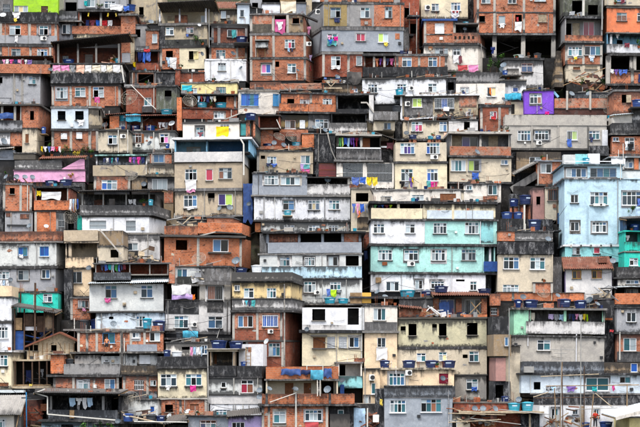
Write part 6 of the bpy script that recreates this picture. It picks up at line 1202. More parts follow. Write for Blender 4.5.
h.W(208, 349.4, 236.6, 351.6, 'be', slab=1, sm='cl', over=.25); h.O(210, 351.8, 234.6, 366, 'tb', r=1.8, slab=0, pil=(211, 233.6), wins=((212, 354, 214.4, 364, 'L n'),)); h.P(208.6, 365.6, 236.4, 376.4, 'bk', f=.1); h.O(237, 344, 262, 366, 'wh', r=1.5, slab=0, ends=False, wins=((244, 347, 250, 352, 'o'),)); h.P(237, 366, 262, 377, 'bk', f=.06)
h.W(208.4, 378, 262, 394.4, 'gw', [(221, 382, 226, 387.6, 's1 k'), (241, 380, 253.4, 393, 'v2 rn')], slab=1.4); h.W(208.6, 395.4, 262, 404, 'wg', slab=.6, r=-.05); h.W(210, 404.4, 262, 416, 'wh', [(214.6, 409.6, 231, 416, 'v4 twtw')], slab=0)
T(h, 209.6, 340, 226.4, 348.4, 'tankd', .3); T(h, 228, 341.6, 242.4, 349, 'tankd', .3); h.B('tank_beam', 226, 348.4, 244, 349.6, .1, 2.2, 'cl'); T(h, 240, 361.4, 247, 366, 'tank', .1, 'on the black parapet'); h.B('ladder_rail', 245.4, 347, 246.2, 366, .2, .3, 'wd'); h.B('ladder_rail', 250, 347, 250.8, 366, .2, .3, 'wd')
for i in range(5): h.B('ladder_rung', 245.4, 349 + i * 3.4, 250.8, 349.6 + i * 3.4, .22, .28, 'wd')
h = H('grey house at the bottom edge', 'slate grey low house with one white window at the slope foot', 445)
h.W(188, 416.6, 228, 445, 'bl', [(200, 420, 216.2, 431, 'v3 bwt')], slab=1.2, sm='bk', over=.2); h.roof(164, 424, 189, 419.6, 'shd', out=.6, Dp=3, rise=.6); h.W(166, 425, 188, 445, 'cd', slab=0, r=.8); bar(h, [(135, 421.6), (188, 422)], 'pale gutter pole beside the slate grey low house', 1, 'pvc', -.9)
h = H('lilac house', 'lilac painted house with a dark window under a slanting roof', 445)
h.W(228.6, 416, 262.6, 445, 'li', [(232, 422, 245, 432, 's3 kgk')], slab=0); h.roof(227, 416, 264, 412.6, 'shd', out=.5, Dp=2.5, rise=.4); S(h, 245.4, 418.6, 1.4, 'w', -.2, 'under the eave')

# ---- middle centre
h = H('grey-topped white house', 'white house with a blue-grey top storey and weathered roof terrace', 232, yaw=1)
h.W(252.4, 174, 307, 195, 'bl', [(264, 175.4, 278, 185, 'v4 wwgw'), (280.6, 177, 299.6, 185, 's4 wtgw')], slab=1.6, sm='bk'); h.P(252, 185.6, 307, 195, 'gb', f=.06, back=.2); h.P(307, 184, 350, 195, 'wg', f=.04); h.O(307, 177.6, 350, 184.4, 'bk', r=2.4, slab=1, sm='shd', ends=False, pil=(348.6,)); h.slab(252, 195, 350.4, 196.6, 'sl', .12)
h.W(254, 197, 350, 220, 'wh', [(282.8, 200.4, 294.2, 210, 'v2 kb'), (308, 200, 319.6, 210, 'v3 gcb'), (328.6, 200, 339.6, 209.4, 'v3 wtg')], slab=0); h.slab(254, 220, 350, 221.8, 'sl', .1)
h.W(261, 222, 350, 232, 'gw', [(284, 225, 294.4, 231.6, 'v3 ggk'), (308.6, 225, 319.4, 231.6, 'v3 gwg'), (328.6, 225, 338, 231.6, 'v3 kgk')], slab=0); h.B('brown_end', 255, 223, 260.6, 232, .1, 1, 'fn'); h.pipe(324.6, 197, 220, 'gw', .8); h.pipe(347, 222, 232, 'gp', 1)
T(h, 283.6, 211, 291.6, 216.4, 'tankt', -.9, 'on a shelf'); h.B('shelf', 282.6, 216.4, 292.4, 217.2, -1.7, .0, 'wbd'); S(h, 327.4, 179, 3.2, 's', .3, 'on the weathered terrace'); S(h, 284.6, 213.4, 2, 's', -.5, 'under a window')
h.strip('wire_stay', [(327, 182), (321, 193)], .5, .2, .25, 'wire'); h.strip('wire_stay', [(328, 182), (337, 195)], .5, .2, .25, 'wire')
h = H('barred-loggia cream house', 'cream house with brick-panelled loggia and pale blue peeling band', 305, yaw=.5)
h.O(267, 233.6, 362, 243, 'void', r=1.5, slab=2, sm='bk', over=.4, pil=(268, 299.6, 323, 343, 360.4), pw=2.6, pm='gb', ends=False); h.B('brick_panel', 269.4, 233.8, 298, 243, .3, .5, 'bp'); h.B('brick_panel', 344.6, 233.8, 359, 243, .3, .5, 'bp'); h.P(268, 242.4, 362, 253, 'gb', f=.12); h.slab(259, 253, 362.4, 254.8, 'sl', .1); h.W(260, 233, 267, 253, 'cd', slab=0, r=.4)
h.W(260, 255, 362, 266.4, 'gw', [(280, 257, 290, 266, 'v3 wtg'), (305, 257, 315, 266, 'v3 wtg'), (328.6, 256.6, 338, 266, 's2 wk'), (346, 255.8, 359, 266, 'o')], slab=0, cols=(321,), cm='gw')
h.P(262, 266.8, 362, 278, 'lb', f=.1, back=.3); h.slab(262, 278, 362, 279.2, 'sl', .1); h.W(300.6, 279.4, 362, 305, 'gw', [(304, 281.4, 316, 292.4, 'v3 wgw'), (330, 282, 341, 290, 'v3 ggt')], slab=0, cols=(321, 361), cm='gw'); h.slab(300, 304.6, 364, 306.8, 'sl', .3)
h.AC(314, 290.4, 319.6, 294.4); T(h, 324, 298.4, 335.4, 304.6, 'tankt', -1.0, 'on the ledge'); T(h, 337.6, 299, 348.4, 304.6, 'tankt', -1.0, 'on the ledge'); h.slab(322, 304.2, 366, 305.6, 'sc', 1.6, 0, 1); h.B('ochre_panel', 350, 293, 361.6, 303.8, -.4, -.3, 'wd'); h.B('ochre_panel', 362, 293, 371, 303.4, -.3, -.2, 'fy'); C(h, 330.6, 289.4, 336.6, 296.6, 'lime', 'towel', 'hung below the right window', -.3); C(h, 326.6, 289, 331, 296.4, 'blue', 'towel', 'hung below the right window', -.24); S(h, 324.6, 297.6, 2.8, 's', -.8, 'by the ledge tanks'); S(h, 338, 298, 2.6, 's', -.8, 'by the ledge tanks'); S(h, 339, 292, 2, 'd', -.4, 'by the ledge tanks')
h = H('narrow beige gap house', 'narrow beige house with a dark window hung with washing', 250)
h.W(350.8, 189, 369.6, 232, 'be', [(355.6, 193, 368, 201.6, 'o')], slab=1.6); h.W(350.6, 232.6, 370, 250, 'bd', slab=0); h.B('dark_doorway', 357, 217, 368, 230, -.03, .0, 'tb'); ROW(h, 351.6, 369, 203.6, 214, 'blue shirt, pink shirt, blue towel, grey shirt', -.3); C(h, 356.6, 210.6, 361, 218, 'orange', 'shirt', 'below the washing', -.25)
ROW(h, 351.4, 377.6, 177.4, 185.6, 'blue bedsheet, blue bedsheet, yellow bedsheet, yellow towel', -.6, 'on the upper line')
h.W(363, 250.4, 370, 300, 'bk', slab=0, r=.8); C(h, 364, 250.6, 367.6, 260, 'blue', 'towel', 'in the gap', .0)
h = H('cream parapet strip', 'low cream wall with brown shutters above the mint house', 201)
h.W(371, 190.6, 461, 201, 'cw', [(381, 196, 392, 200.6, 'v3 wkw'), (412, 195, 424, 200.6, 'v3 wgw'), (440, 193.8, 456, 200.4, 'L n')], slab=1.4); h.W(461.4, 192, 478, 201, 'be', [(465, 197, 475, 200.6, 's3 gwg')], slab=1.4)
h = H('pale beige house on the corner', 'pale beige house with one blue window and a brick edge', 203)
h.W(464, 184.6, 501, 203, 'cw', [(452.6 + 14, 185.6, 472, 190, 's2 gt'), (488, 184.8, 497.2, 195, 's2 kt')], slab=1.2); h.B('brick_edge', 483, 196.4, 497, 199.6, -.3, .0, 'br')
h = H('mint house', 'long mint green and white house with rows of matching windows', 292, R=2, yaw=.4, D=9)
h.O(370.6, 203.8, 422, 219, 'void', par=(208.4, 'cr'), r=1.6, slab=2.4, sm='bk', over=.2, pil=(371.6, 397, 421), pm='cl'); h.W(422.4, 203.8, 495, 219, 'cr', slab=2.4, sm='bk', over=.2); h.B('peeled_patch', 426.6, 210, 493, 218.4, -.03, .004, 'wb')
for x_ in (398, 452.6): h.col(x_, 204, 219, 'cr')
h.slab(370.2, 219, 496.6, 220.6, 'sl', .15, R=2); h.W(370.4, 220.8, 424.4, 243.6, 'ww', [(373, 224, 384, 233.4, 'v3 gwg'), (405, 224, 414.6, 233.2, 'v2 wk')], slab=0, R=0); h.W(424.6, 220.8, 496.6, 243.6, 'mt', [(433, 222.6, 446.4, 233.4, 'v4 gwgg'), (464.6, 221.6, 478.4, 233.4, 'v4 wggw')], slab=0, L=0); h.B('pale_corner', 480.4, 221, 493, 242, -.03, .0, 'cy'); h.pipe(480, 219, 244, 'wh', .9)
h.slab(370, 243.6, 497, 246, 'sl', .16, R=2); h.W(370.4, 246.4, 482.6, 272, 'mt', [(378, 250, 392, 260.4, 'v4 wgwg'), (404, 250, 418, 260.4, 'v3 wkg'), (431.4, 249.4, 445, 260.4, 'v4 wgwg'), (461.4, 249, 475.6, 260, 'v4 gwgg')], slab=0, R=0); h.O(482.8, 246.4, 495, 272, 'mt', r=1.8, slab=0, pil=(490,), pm='wh'); h.AC(407, 261.4, 414.6, 266); h.B('rust_vent', 382, 262, 387, 265.4, -.1, 0, 'rust'); h.slab(370, 272, 495.4, 274.2, 'sl', .15)
h.W(370.6, 274.4, 485.6, 292, 'ww', [(386, 281.6, 399, 291, 's3 gwg'), (415, 280, 422.6, 289, 's2 wk'), (431, 281, 444.2, 288.4, 'v4 kgkg'), (456, 279, 464.6, 281, 'o'), (470, 281, 476.8, 290, 'v2 kg')], slab=0, R=0); h.W(485.8, 274.4, 492, 292, 'bk', slab=0, r=.8); h.pipe(451, 275, 292, 'wh', .8)
ROW(h, 373, 392, 204.6, 208.6, 'green shirt, navy shirt, blue shirt, maroon shirt, lime shirt', .2); h.B('blue_tarp_end', 483.4, 261, 497, 271, -.3, -.15, 'tarpb')
T(h, 399, 290, 414.4, 297.4, 'tankt', -1.2, 'along the foot'); T(h, 433, 286.6, 447.4, 293.2, 'tankd', -1.3, 'along the foot'); T(h, 420, 290.6, 430.6, 297, 'tankd', -1.2, 'along the foot'); T(h, 476.4, 289.6, 490, 294, 'tankd', -1.3, 'along the foot')
for x_, y_ in ((377, 292.6), (384.6, 297.4), (412, 293), (426.6, 292.4), (375.6, 300), (402, 300.6)): S(h, x_, y_, 2.9, 's' if x_ % 2 else 'd', -1.2, 'along the foot')
C(h, 387, 297.4, 393, 303, 'orange', 'towel', 'along the foot', -1.2); h.slab(370, 297.4, 432, 299.4, 'cd', 2.0, 0, 1); h.B('brown_box', 375.6, 277.6, 381, 283, -.3, 0, 'wd')
h = H('terrace with wooden cross', 'brick roof terrace with blue curtains and a wooden cross brace', 317)
h.O(433.6, 296, 488, 317, 'cg', r=1.4, slab=0, wins=((441, 299, 455.4, 314.4, 's2 BB'), (466, 299, 481.6, 314.4, 's3 gwg')), ends=False); h.roof(432.6, 294.8, 490, 295, 'tile', out=.5, Dp=3, rise=.4, ridge=.2, amp=.05, name='tiled_roof')
for x_ in (436.6, 459.6, 485): h.B('brick_pier', x_ - 2.8, 298, x_ + 2.8, 314.6, .9, 1.36, 'br')
h.W(399.6, 298.4, 433.4, 308, 'cd', slab=1.2, r=.6); h.W(399.6, 308, 433.4, 317, 'bp', slab=0, r=.2); h.roof(399, 306.4, 422, 308.6, 'tile', out=.4, Dp=1.2, rise=.3, ridge=.2, amp=.05, name='tiled_roof'); h.strip('wooden_cross', [(471, 302), (480, 314)], 1, -.2, -.1, 'wd'); h.strip('wooden_cross', [(481, 302), (469, 314)], 1, -.3, -.21, 'wd'); h.P(447, 314.6, 487, 317, 'bo', f=.15, back=.2)
TARP(h, 439.6, 302, 449.4, 315, 'tarpb', 'dark blue curtain hung on the terrace with the wooden cross', .2, .2); T(h, 444.4, 309.6, 453.6, 315.4, 'tankd', .3, 'on the terrace'); T(h, 457, 310, 467.6, 315, 'tankd', .2, 'on the terrace'); JUNK(h, 415, 307.6, 447, 316.4, 26, 'rubble, planks and pale sacks beside a wooden cross terrace', ('br', 'wbd', 'cl_white', 'cl_grey', 'wd'), -.1, .6, seed=81)
h = H('khaki house', 'smooth khaki house with three black openings and beige lower floors', 404, R=6, yaw=-.6, dz=4.5)
h.W(398.4, 318.8, 487, 347.6, 'ol', [(401, 326, 406.2, 330.2, 'o'), (409, 323.6, 417, 335.2, 'os'), (432.6, 324, 437.4, 327.6, 'o'), (439.4, 323.6, 447, 335.6, 'os'), (467.4, 323, 478, 335, 'os')], slab=1.6, sm='be'); h.B('damp_line', 398.2, 346.6, 487.2, 349, -.04, .1, 'sl')
h.W(397.4, 349.2, 487, 374.4, 'be', [(417, 353, 426.2, 361.4, 'v2 wt'), (439, 352, 447.2, 361, 'v2 wc'), (463, 354.6, 468, 358.2, 'o'), (469.4, 351.4, 479, 362, 'v2 gt')], slab=0, R=6); h.slab(455, 374.4, 487, 375.6, 'cl', .05); h.W(455, 375.8, 486.4, 401, 'cl', [(466.4, 379, 478, 389.8, 'v2 gw')], slab=0); h.slab(455, 401, 487, 403, 'sl', .1); C(h, 471.4, 386.6, 477, 391, 'blue', 'towel', 'over the lowest sill')
h = H('cream column house', 'tall narrow cream house with stacked dark windows', 369)
h.W(364.4, 306.6, 397, 331, 'cw', [(373, 308.4, 385.4, 320.4, 's3 wkt')], slab=1.4); h.B('cyan_damp', 364.4, 322, 396.8, 330.6, -.03, .0, 'wg'); h.slab(364, 331, 397, 333, 'sl', .2); h.W(364.4, 333.4, 397, 369, 'pe', [(377, 337.6, 385.6, 347.4, 's2 kg')], slab=0); C(h, 376, 347.6, 387, 360, 'white', 'towel', 'hung below the dark pane')
h = H('white house with brown door', 'white house with black openings, soot line and a brown balcony door', 366)
h.W(302, 307.6, 364, 330, 'ww', [(312, 309, 325, 320.4, 'os'), (347.4, 308, 358.6, 324.6, 'o')], slab=0); h.B('soot_band', 302, 324.8, 346, 332.4, -.03, .0, 'wg'); h.slab(301.6, 330, 364, 333, 'bk', .25); h.W(302, 333.4, 362.4, 366, 'cr', [(313, 337.4, 325.2, 348, 'D n'), (327, 336.6, 335, 348, 'L g'), (338.6, 336.6, 346.8, 348, 'L g'), (349, 337, 358.8, 347.4, 's2 kb')], slab=0); h.B('door_hood', 311, 335, 327, 336.6, -.4, 0, 'cl'); h.B('balcony_slab', 312, 348, 327, 349.4, -.3, 0, 'cl')
S(h, 307, 329.6, 2.4, 'd', -.6, 'on the soot line'); h.pipe(336.6, 333, 366, 'gp', .6); h.pipe(361.6, 307, 366, 'gw', 1)
h = H('cream stair house with teal stain', 'cream house corner with a teal-stained balcony and dark passage', 412)
h.O(338, 363.4, 362, 376, 'cw', r=1.2, slab=1.6, sm='sl', wins=((340, 364.6, 346, 375.6, 'o'),)); h.P(338, 376, 362.4, 388, 'cy', f=.1); h.W(343, 389, 362, 412, 'void', slab=1.4, sm='tl', r=.6); h.W(363, 369.4, 380, 412, 'pe', [(370, 378, 374, 380, 'o'), (371.4, 383, 375.6, 394, 's1 t'), (364, 396, 368.6, 406, 's1 w')], slab=1); h.AC(369, 374.4, 374.4, 380.4); h.pipe(365, 366, 412, 'gp', .8)
h.B('blue_barrel_wall', 340, 384.6, 344, 394, -.4, -.1, 'tarpb'); S(h, 342, 380.4, 2.8, 'd', -.6, 'beside the stained balcony')
h = H('big brick house at the foot', 'bright brick house with two long brick parapets and blue tarpaulins', 445, yaw=1)
h.P(266, 366.8, 338.6, 379, 'bo', f=.05); h.slab(265.6, 379, 339, 380.6, 'sl', .1); h.O(266, 381, 338, 395, 'be', r=1.2, slab=0, pil=(267, 318.6), wins=((285, 383, 293.6, 394.8, 'D n'), (304, 383, 311.4, 394.8, 'D n'), (322, 381.6, 334, 394.8, 'o'))); h.P(262, 393.8, 354.6, 404, 'bo', f=.2); h.slab(261.4, 404, 355, 406, 'sl', .3)
h.W(262, 406.4, 328.6, 445, 'br', [(273.6, 411, 285.6, 423, 'v2 tw'), (305, 410, 322, 421, 'v4 gwwg')], slab=0, cols=(263, 269, 296, 327)); h.W(328.8, 406.4, 354, 445, 'bk', [(338, 410, 344, 414.6, 's1 t')], slab=0, r=.4); h.B('dark_gate', 330, 414, 350, 440, .1, .3, 'shd')
for i in range(3): h.col((266.8, 296, 330)[i], 393, 406, 'cg', -.2)
TARP(h, 281, 369, 301, 375, 'tarpb', 'navy tarpaulin draped on the brick parapet', -.2, .3); M['tarpd'] = M['tankd']; TARP(h, 301, 370, 311.6, 374.6, 'tarpd', 'dark blue bundle draped on the brick parapet', -.2, .3); TARP(h, 310.6, 369.6, 323.4, 379, 'tarpt', 'sagging turquoise sheet slung on the brick parapet', -.25, .5); TARP(h, 323.6, 368.6, 332, 377.4, 'tarpb', 'tall blue cloth hung beside a sagging turquoise sheet', -.2, .2); C(h, 305, 422, 318.6, 432, 'red', 'bedsheet', 'hung below the wide window', -.2)
for x_, y_ in ((269.4, 388.6), (259.8, 390), (259.6, 397), (295.6, 389), (327.6, 389.6)): S(h, x_, y_, 2.8 if x_ != 327.6 else 3.8, 's' if x_ != 295.6 else 'd', -.6, 'before the long parapet')
h.B('ladder_rail', 317, 380, 317.8, 396, -.5, -.4, 'cw'); h.B('ladder_rail', 319.8, 380, 320.6, 396, -.5, -.4, 'cw')
for i in range(5): h.B('ladder_rung', 317, 382 + i * 3, 320.6, 382.6 + i * 3, -.48, -.42, 'cw')
h.pipe(296, 392, 440, 'pvc', 1.2, y=-.35); bar(h, [(270, 402), (296, 393)], 'pale conduit slanting across a big brick parapet', .8, 'pvc', -.45); h.strip('white_frame', [(307, 369.6), (307, 365.6), (323, 365.6), (323, 380)], .8, -.3, -.22, 'pvc')
h = H('rubble corner', 'dark rubble corner with broken brick and a pale blue drape', 442)
h.W(354.6, 404, 384, 442, 'cd', slab=0, r=1.4); TARP(h, 353, 408, 365, 432, 'cl_pale blue', 'faded pale blue drape hanging in a dark rubble corner', .2, .4); clothm('pale blue'); JUNK(h, 362, 408, 380, 428, 22, 'stack of broken bricks in a dark rubble corner', ('br', 'bp', 'bd', 'tb'), .0, .9, seed=91); h.B('white_box', 372.6, 414.6, 378.6, 422, -.3, .2, 'ac'); h.pipe(367, 408, 440, 'pvc', 1.6, y=-.3)
h = H('peach house with four roof tanks', 'peach house with an air conditioner, maroon door and four roof tanks', 388)
h.W(379.6, 369.6, 454, 388, 'pe', [(389, 373, 404.6, 385.4, 'v4 tbtb'), (439, 373.4, 448.2, 383.6, 'D m')], slab=1.8, sm='be', over=.15); h.AC(405.4, 370, 412, 375.4)
for a, b_ in ((379.4, 390), (402, 416), (424.6, 439), (441.4, 456)): T(h, a, 360, b_, 367.8, 'tankd', .2)
S(h, 442.6, 378.4, 2.8, 'd', -.3, 'at the maroon door'); h.pipe(396, 366, 374, 'wh', .8); h.W(371, 370, 379.4, 412, 'wh', slab=1, r=.2)
h = H('blue-grey streaked house', 'blue-grey streaked house with two wide windows below a dark parapet', 445, R=3)
h.W(384.4, 398, 452, 445, 'gs', [(390, 400, 405.8, 412.6, 'v4 wtkt'), (421, 399, 441.4, 412, 'v4 ktnt')], slab=0); h.P(384.2, 386.6, 452.4, 397.6, 'bl', f=.06); h.W(375, 389, 384, 445, 'bk', slab=0, r=.4); C(h, 380, 399, 382.6, 405, 'yellow', 'towel', 'on the dark side', .2)
h.B('dark_coping', 384, 385.4, 452.6, 387.2, -.1, .3, 'bk'); h.pipe(448.4, 390, 440, 'wh', 1)
# ---- right, middle tiers
h = H('brick balcony house on the slope', 'small brick balcony house with a white window under a grey roof', 186)
h.roof(513, 175, 538, 162, 'shg', out=.6, Dp=3, rise=.6); h.W(537, 161, 561, 175, 'br', [(541.6, 163, 552.6, 172.4, 's2 wk')], slab=1.4, sm='bl', over=.2, r=.5); h.P(538, 173.6, 562.4, 184, 'br', f=.15); h.slab(537.6, 184, 562.6, 186, 'cl', .2); h.W(513, 168, 537, 192, 'bk', slab=0, r=1.6); h.B('window_bar', 537, 162, 538.4, 186, -.3, -.2, 'cl')
h.strip('grey_sheet', [(512, 190), (538, 174)], 7, .3, .5, 'shg')
h = H('rose-walled passage', 'shadowy rose-coloured passage wall beside stacked blue tanks', 224)
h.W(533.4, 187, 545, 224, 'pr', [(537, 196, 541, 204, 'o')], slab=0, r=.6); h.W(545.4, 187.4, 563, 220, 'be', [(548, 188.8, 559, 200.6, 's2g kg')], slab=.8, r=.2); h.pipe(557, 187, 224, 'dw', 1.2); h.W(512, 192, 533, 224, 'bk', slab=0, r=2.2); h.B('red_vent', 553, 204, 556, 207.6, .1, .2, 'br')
h.B('dark_frame', 557.4, 213, 564, 224, -.2, .4, 'db')
h = H('black tank deck', 'black-walled deck crowded with blue water tanks', 234, yaw=0)
h.P(500.6, 218.6, 523, 231, 'bk', f=.1); h.P(526.6, 219, 552.6, 231, 'bk', f=.05); h.W(500, 231, 553, 234, 'cd', slab=0); h.B('white_rail', 523.4, 205, 525, 231, -.1, .1, 'pvc')
T(h, 501.6, 211.4, 513.4, 218.6, 'tank', .1, 'on the front edge'); T(h, 513.6, 211.4, 523.6, 218.6, 'tank', .1, 'on the front edge'); T(h, 521, 193, 533.6, 202.6, 'tankd', 2.2, 'high at the back'); T(h, 511, 197, 520.4, 205, 'tankd', 2.0, 'high at the back'); T(h, 527, 219.6, 540.6, 230.6, 'tankd', -.8, 'in front'); h.slab(525, 230.8, 542, 232, 'cd', 1.7, 0, .5)
h = H('black-banded beige house', 'beige house with a black stained band and white windows', 300)
h.W(497, 231.6, 514, 241, 'br', slab=.8); h.W(514.2, 231.6, 552, 241, 'wg', slab=.8); h.P(497, 242, 553, 254, 'bk', f=.15); h.W(497.6, 254.6, 552.6, 300, 'be', [(503, 257, 518.6, 269, 'v3 gkb'), (529.6, 257, 544.6, 269, 'v3 gwt'), (502.6, 284.6, 518.6, 293, 'v4 wwww')], slab=0); S(h, 547, 239, 3, 's', -.4, 'above the black band'); h.pipe(551.6, 254, 300, 'be', 1); h.pipe(548, 231, 256, 'gp', .7)
h = H('pale blue apartment house', 'tall pale blue house with four rows of windows and white roof boxes', 262, yaw=0, D=9)
h.W(563.4, 165.6, 622, 178, 'lb', [(566, 168.4, 586.4, 177.4, 's4 wbgb'), (590, 168, 616.4, 177.4, 's4 gbtb')], slab=1.6, sm='lb', over=.2); h.slab(563, 178, 622, 179.2, 'wh', .1); h.W(564.4, 179.4, 655, 244.6, 'lb', [(570.4, 194.6, 578.4, 203, 's2 kg'), (590, 192, 607.8, 205, 'v4 gtwt'), (622, 191.4, 641, 205.2, 'v4 gggk'), (570.4, 222, 579, 231, 's2 kg'), (592, 222, 606.4, 232.4, 'v4 wgwg'), (620, 222, 630, 232.4, 'v2 gw')], slab=.8, sm='lb'); h.W(622.4, 170, 655, 178.8, 'gw', slab=1, r=.6)
h.slab(564, 244.6, 624, 246.6, 'wh', .1); h.W(565, 246.8, 623, 262, 'cy', [(572.6, 246.6 + .6, 580, 254.6, 's2 wk'), (593.6, 247, 600, 253.6, 's1 r'), (600.4, 256, 612, 261, 'o')], slab=0)
h.AC(593, 203.6, 605, 206.2); C(h, 637, 198, 641, 206, 'blue', 'towel', 'on the right window'); PL(h, 626, 206, 636, 214, 'leaf', -.2, where='on a wall ledge', pot=False)
for a, b_, c, d_, m in ((564, 154, 576, 162, 'gw'), (576, 153.4, 588, 163, 'cy'), (588.6, 153, 600.6, 161.6, 'wh')): h.B('roof_box', a, b_, c, d_ + 2, .6, 1.6, m)
h.pipe(587.4, 205, 244, 'lb', .7); h.pipe(620, 160, 180, 'pvc', .8, y=-.25)
for x_ in (570, 580, 590, 600, 610): h.B('bracket', x_, 244.8, x_ + 1.6, 247.6, -.25, -.12, 'cl')
T(h, 583, 157, 590, 163.8, 'tankt', .3); h.B('roof_rail', 564, 161, 612, 161.8, -.05, .02, 'fw'); h.B('roof_rail', 564, 163.2, 565, 165, -.05, .02, 'fw')
h = H('turquoise house with dark roof', 'turquoise house under a dark cluttered roof at the slope edge', 268, dz=-2)
h.roof(624, 219, 655, 217, 'shd', out=.8, Dp=3, rise=.4); h.O(625, 219.6, 655, 231, 'db', r=1.4, slab=0); h.O(624, 232, 655, 252, 'tl', par=(242, 'tl'), r=1.3, slab=1.4, sm='tl', wins=((626, 232.6, 640, 241, 'o'),)); h.W(624, 252.4, 655, 268, 'tl', [(629.4, 258, 638, 265.6, 'v2 kw')], slab=1); C(h, 636, 206, 645, 215, 'pale blue', 'bedsheet', 'above the dark roof', .3); T(h, 630, 223, 640, 230, 'tank', .3, 'under the dark roof'); PL(h, 641, 226, 648, 232, 'leaf', -.2, where='under the dark roof'); C(h, 626, 235, 630, 241, 'white', 'shirt', 'in the opening', .4)
h = H('house with clay gable roof', 'whitewashed house with a brown clay roof and yellow-trimmed windows', 300)
h.roof(563.6, 268.6, 613.4, 268.6, 'tile', out=.5, Dp=3, rise=1.3, ridge=.2, amp=.05, name='tiled_roof'); h.W(566, 269.6, 612, 300, 'li', [(572.6, 270.4, 581.4, 278.6, 's2y gn'), (592, 270.4, 602, 278.6, 's2y kn')], slab=0); h.B('white_coat', 566, 269.8, 611.8, 299.6, -.03, .004, 'wg'); h.W(553.4, 256, 563, 300, 'cd', slab=0, r=.8); JUNK(h, 592, 284, 616, 300, 22, 'grey scrap and poles heaped against the clay-roofed house', ('gp', 'cd', 'wbd', 'shd', 'cl_grey'), -.7, .5, seed=101); h.B('chimney', 599.6, 257.6, 608, 262.6, .6, 1.2, 'tile'); S(h, 613.6, 261, 3.2, 's', .2)
h = H('grey and white house at the edge', 'white storey between a black parapet and a brick wall at the edge', 304)
h.P(617, 267, 655, 277, 'cd', f=.15); h.slab(616, 277, 655, 278.6, 'sl', .2); h.W(618, 279, 655, 286, 'cw', [(626, 280, 639, 284, 's3 gwb')], slab=0); h.O(615, 287, 655, 294, 'void', r=1.4, slab=1, sm='shl', wins=((628, 288.4, 640, 293.6, 's3 gbw'),)); h.P(615, 293.4, 655, 304, 'bo', f=.15); h.slab(614.6, 304, 655, 306, 'sl', .1)
h = H('brick wall behind the green house tanks', 'brick wall and stub room behind the tanks of a green house', 301)
h.W(497, 292.6, 553, 301, 'bo', slab=.8, r=.0, cols=(513,)); h.W(533, 283, 552.6, 293, 'br', slab=1, cols=(534, 551.6), r=-.1); h.W(553.2, 292.8, 584, 301, 'bo', slab=.8, r=-.1); S(h, 541.6, 294, 6.4, 'm', -.7, 'on the stub', az=15); S(h, 557, 295.6, 2.6, 's', -.5, 'on the stub'); h.P(489, 294, 500, 306, 'br', f=.5); h.W(490, 306.4, 499, 318, 'bp', [(491, 308, 497, 315, 'G w k')], slab=1)
h = H('dark passage beside khaki house', 'passage wall coloured dark for shade, with a rose patch beside the khaki house', 404)
h.W(494, 316, 511, 334, 'bk', slab=0, r=1.2); h.W(493.6, 334.4, 511, 356, 'tb', [(504.6, 337, 508.4, 346, 's1 b')], slab=0); h.W(496, 357.6, 506, 381, 'pr', slab=1, r=.2); h.W(493.6, 381.4, 511, 404, 'bk', [(496, 385, 504, 398, 'o')], slab=0, r=.4); h.W(506.4, 346, 521, 404, 'be', slab=1.4, sm='cd', r=.5); h.pipe(509, 308, 400, 'gp', 1); T(h, 500, 397.4, 508, 403, 'tankd', -.7, 'in front')  # walls coloured black and brown to fill the passage with shadow
h = H('green loggia house', 'pale green house with a twin loggia behind a white stained parapet', 362, yaw=-.6)
h.W(513.4, 309.6, 528, 335.4, 'mg', slab=2, over=.2); h.O(528.2, 309.6, 604, 322, 'cd', r=1.7, slab=2, over=.2, pil=(529, 564.6, 603), pm='mg', pw=2.6, wins=((530, 312, 534, 319, 's1 c'),)); h.P(525.6, 321, 604, 333.4, 'wg', f=.12); h.slab(513, 335, 604.4, 336.8, 'sl', .15); h.W(512, 337, 604, 362, 'cl', [(537, 339.6, 550.2, 350.2, 'v2 gt')], slab=0); h.pipe(576, 333, 362, 'wh', 1.2); h.pipe(515, 335, 380, 'gp', 1); h.pipe(527.6, 336, 346, 'wh', 1)
for a, b_, m in ((508, 522, 'tankd'), (523, 538.6, 'tankd'), (557, 571.4, 'tankd'), (574, 588, 'tankd')): T(h, a if a > 512 else 513.6, 299, b_, 307.6, m, .2)
S(h, 589, 299.4, 3.8, 'd', .3); S(h, 522.6, 297, 3, 'd', .3); ROW(h, 548, 563.6, 313.4, 320.6, 'lilac towel, grey towel, pale blue bedsheet', .3); ROW(h, 568, 588, 313, 320.6, 'navy shirt, navy towel, pink shirt, white towel, yellow towel, lime towel', .3); C(h, 529.6, 312.4, 534.6, 320, 'cream', 'towel', 'in the loggia', .4); h.win(536.9, 339.5, 550.3, 350.3, 'os')
S(h, 597, 303, 3, 's', .4)
h = H('grey house on the right edge', 'grey house with one dark white-framed window over brick', 362)
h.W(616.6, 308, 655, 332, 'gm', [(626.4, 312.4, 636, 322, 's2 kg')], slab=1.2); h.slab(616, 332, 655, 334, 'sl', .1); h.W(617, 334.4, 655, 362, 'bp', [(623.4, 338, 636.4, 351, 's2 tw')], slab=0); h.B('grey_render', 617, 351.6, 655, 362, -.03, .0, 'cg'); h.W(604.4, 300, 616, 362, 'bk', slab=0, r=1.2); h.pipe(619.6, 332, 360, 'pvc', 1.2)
h.B('brick_stair', 605.4, 318, 613, 320, .3, 1.1, 'rust'); C(h, 610, 329.6, 614, 332, 'red', 'towel', 'in the dark gap', .2); S(h, 622.4, 366, 2.8, 'w', -.4, 'at the foot'); S(h, 628.6, 366, 2.8, 'w', -.4, 'at the foot'); S(h, 614.6, 366, 2.6, 's', -.4, 'at the foot')
h = H('pale cyan house with poles', 'pale cyan house behind bamboo poles and television aerials', 408)
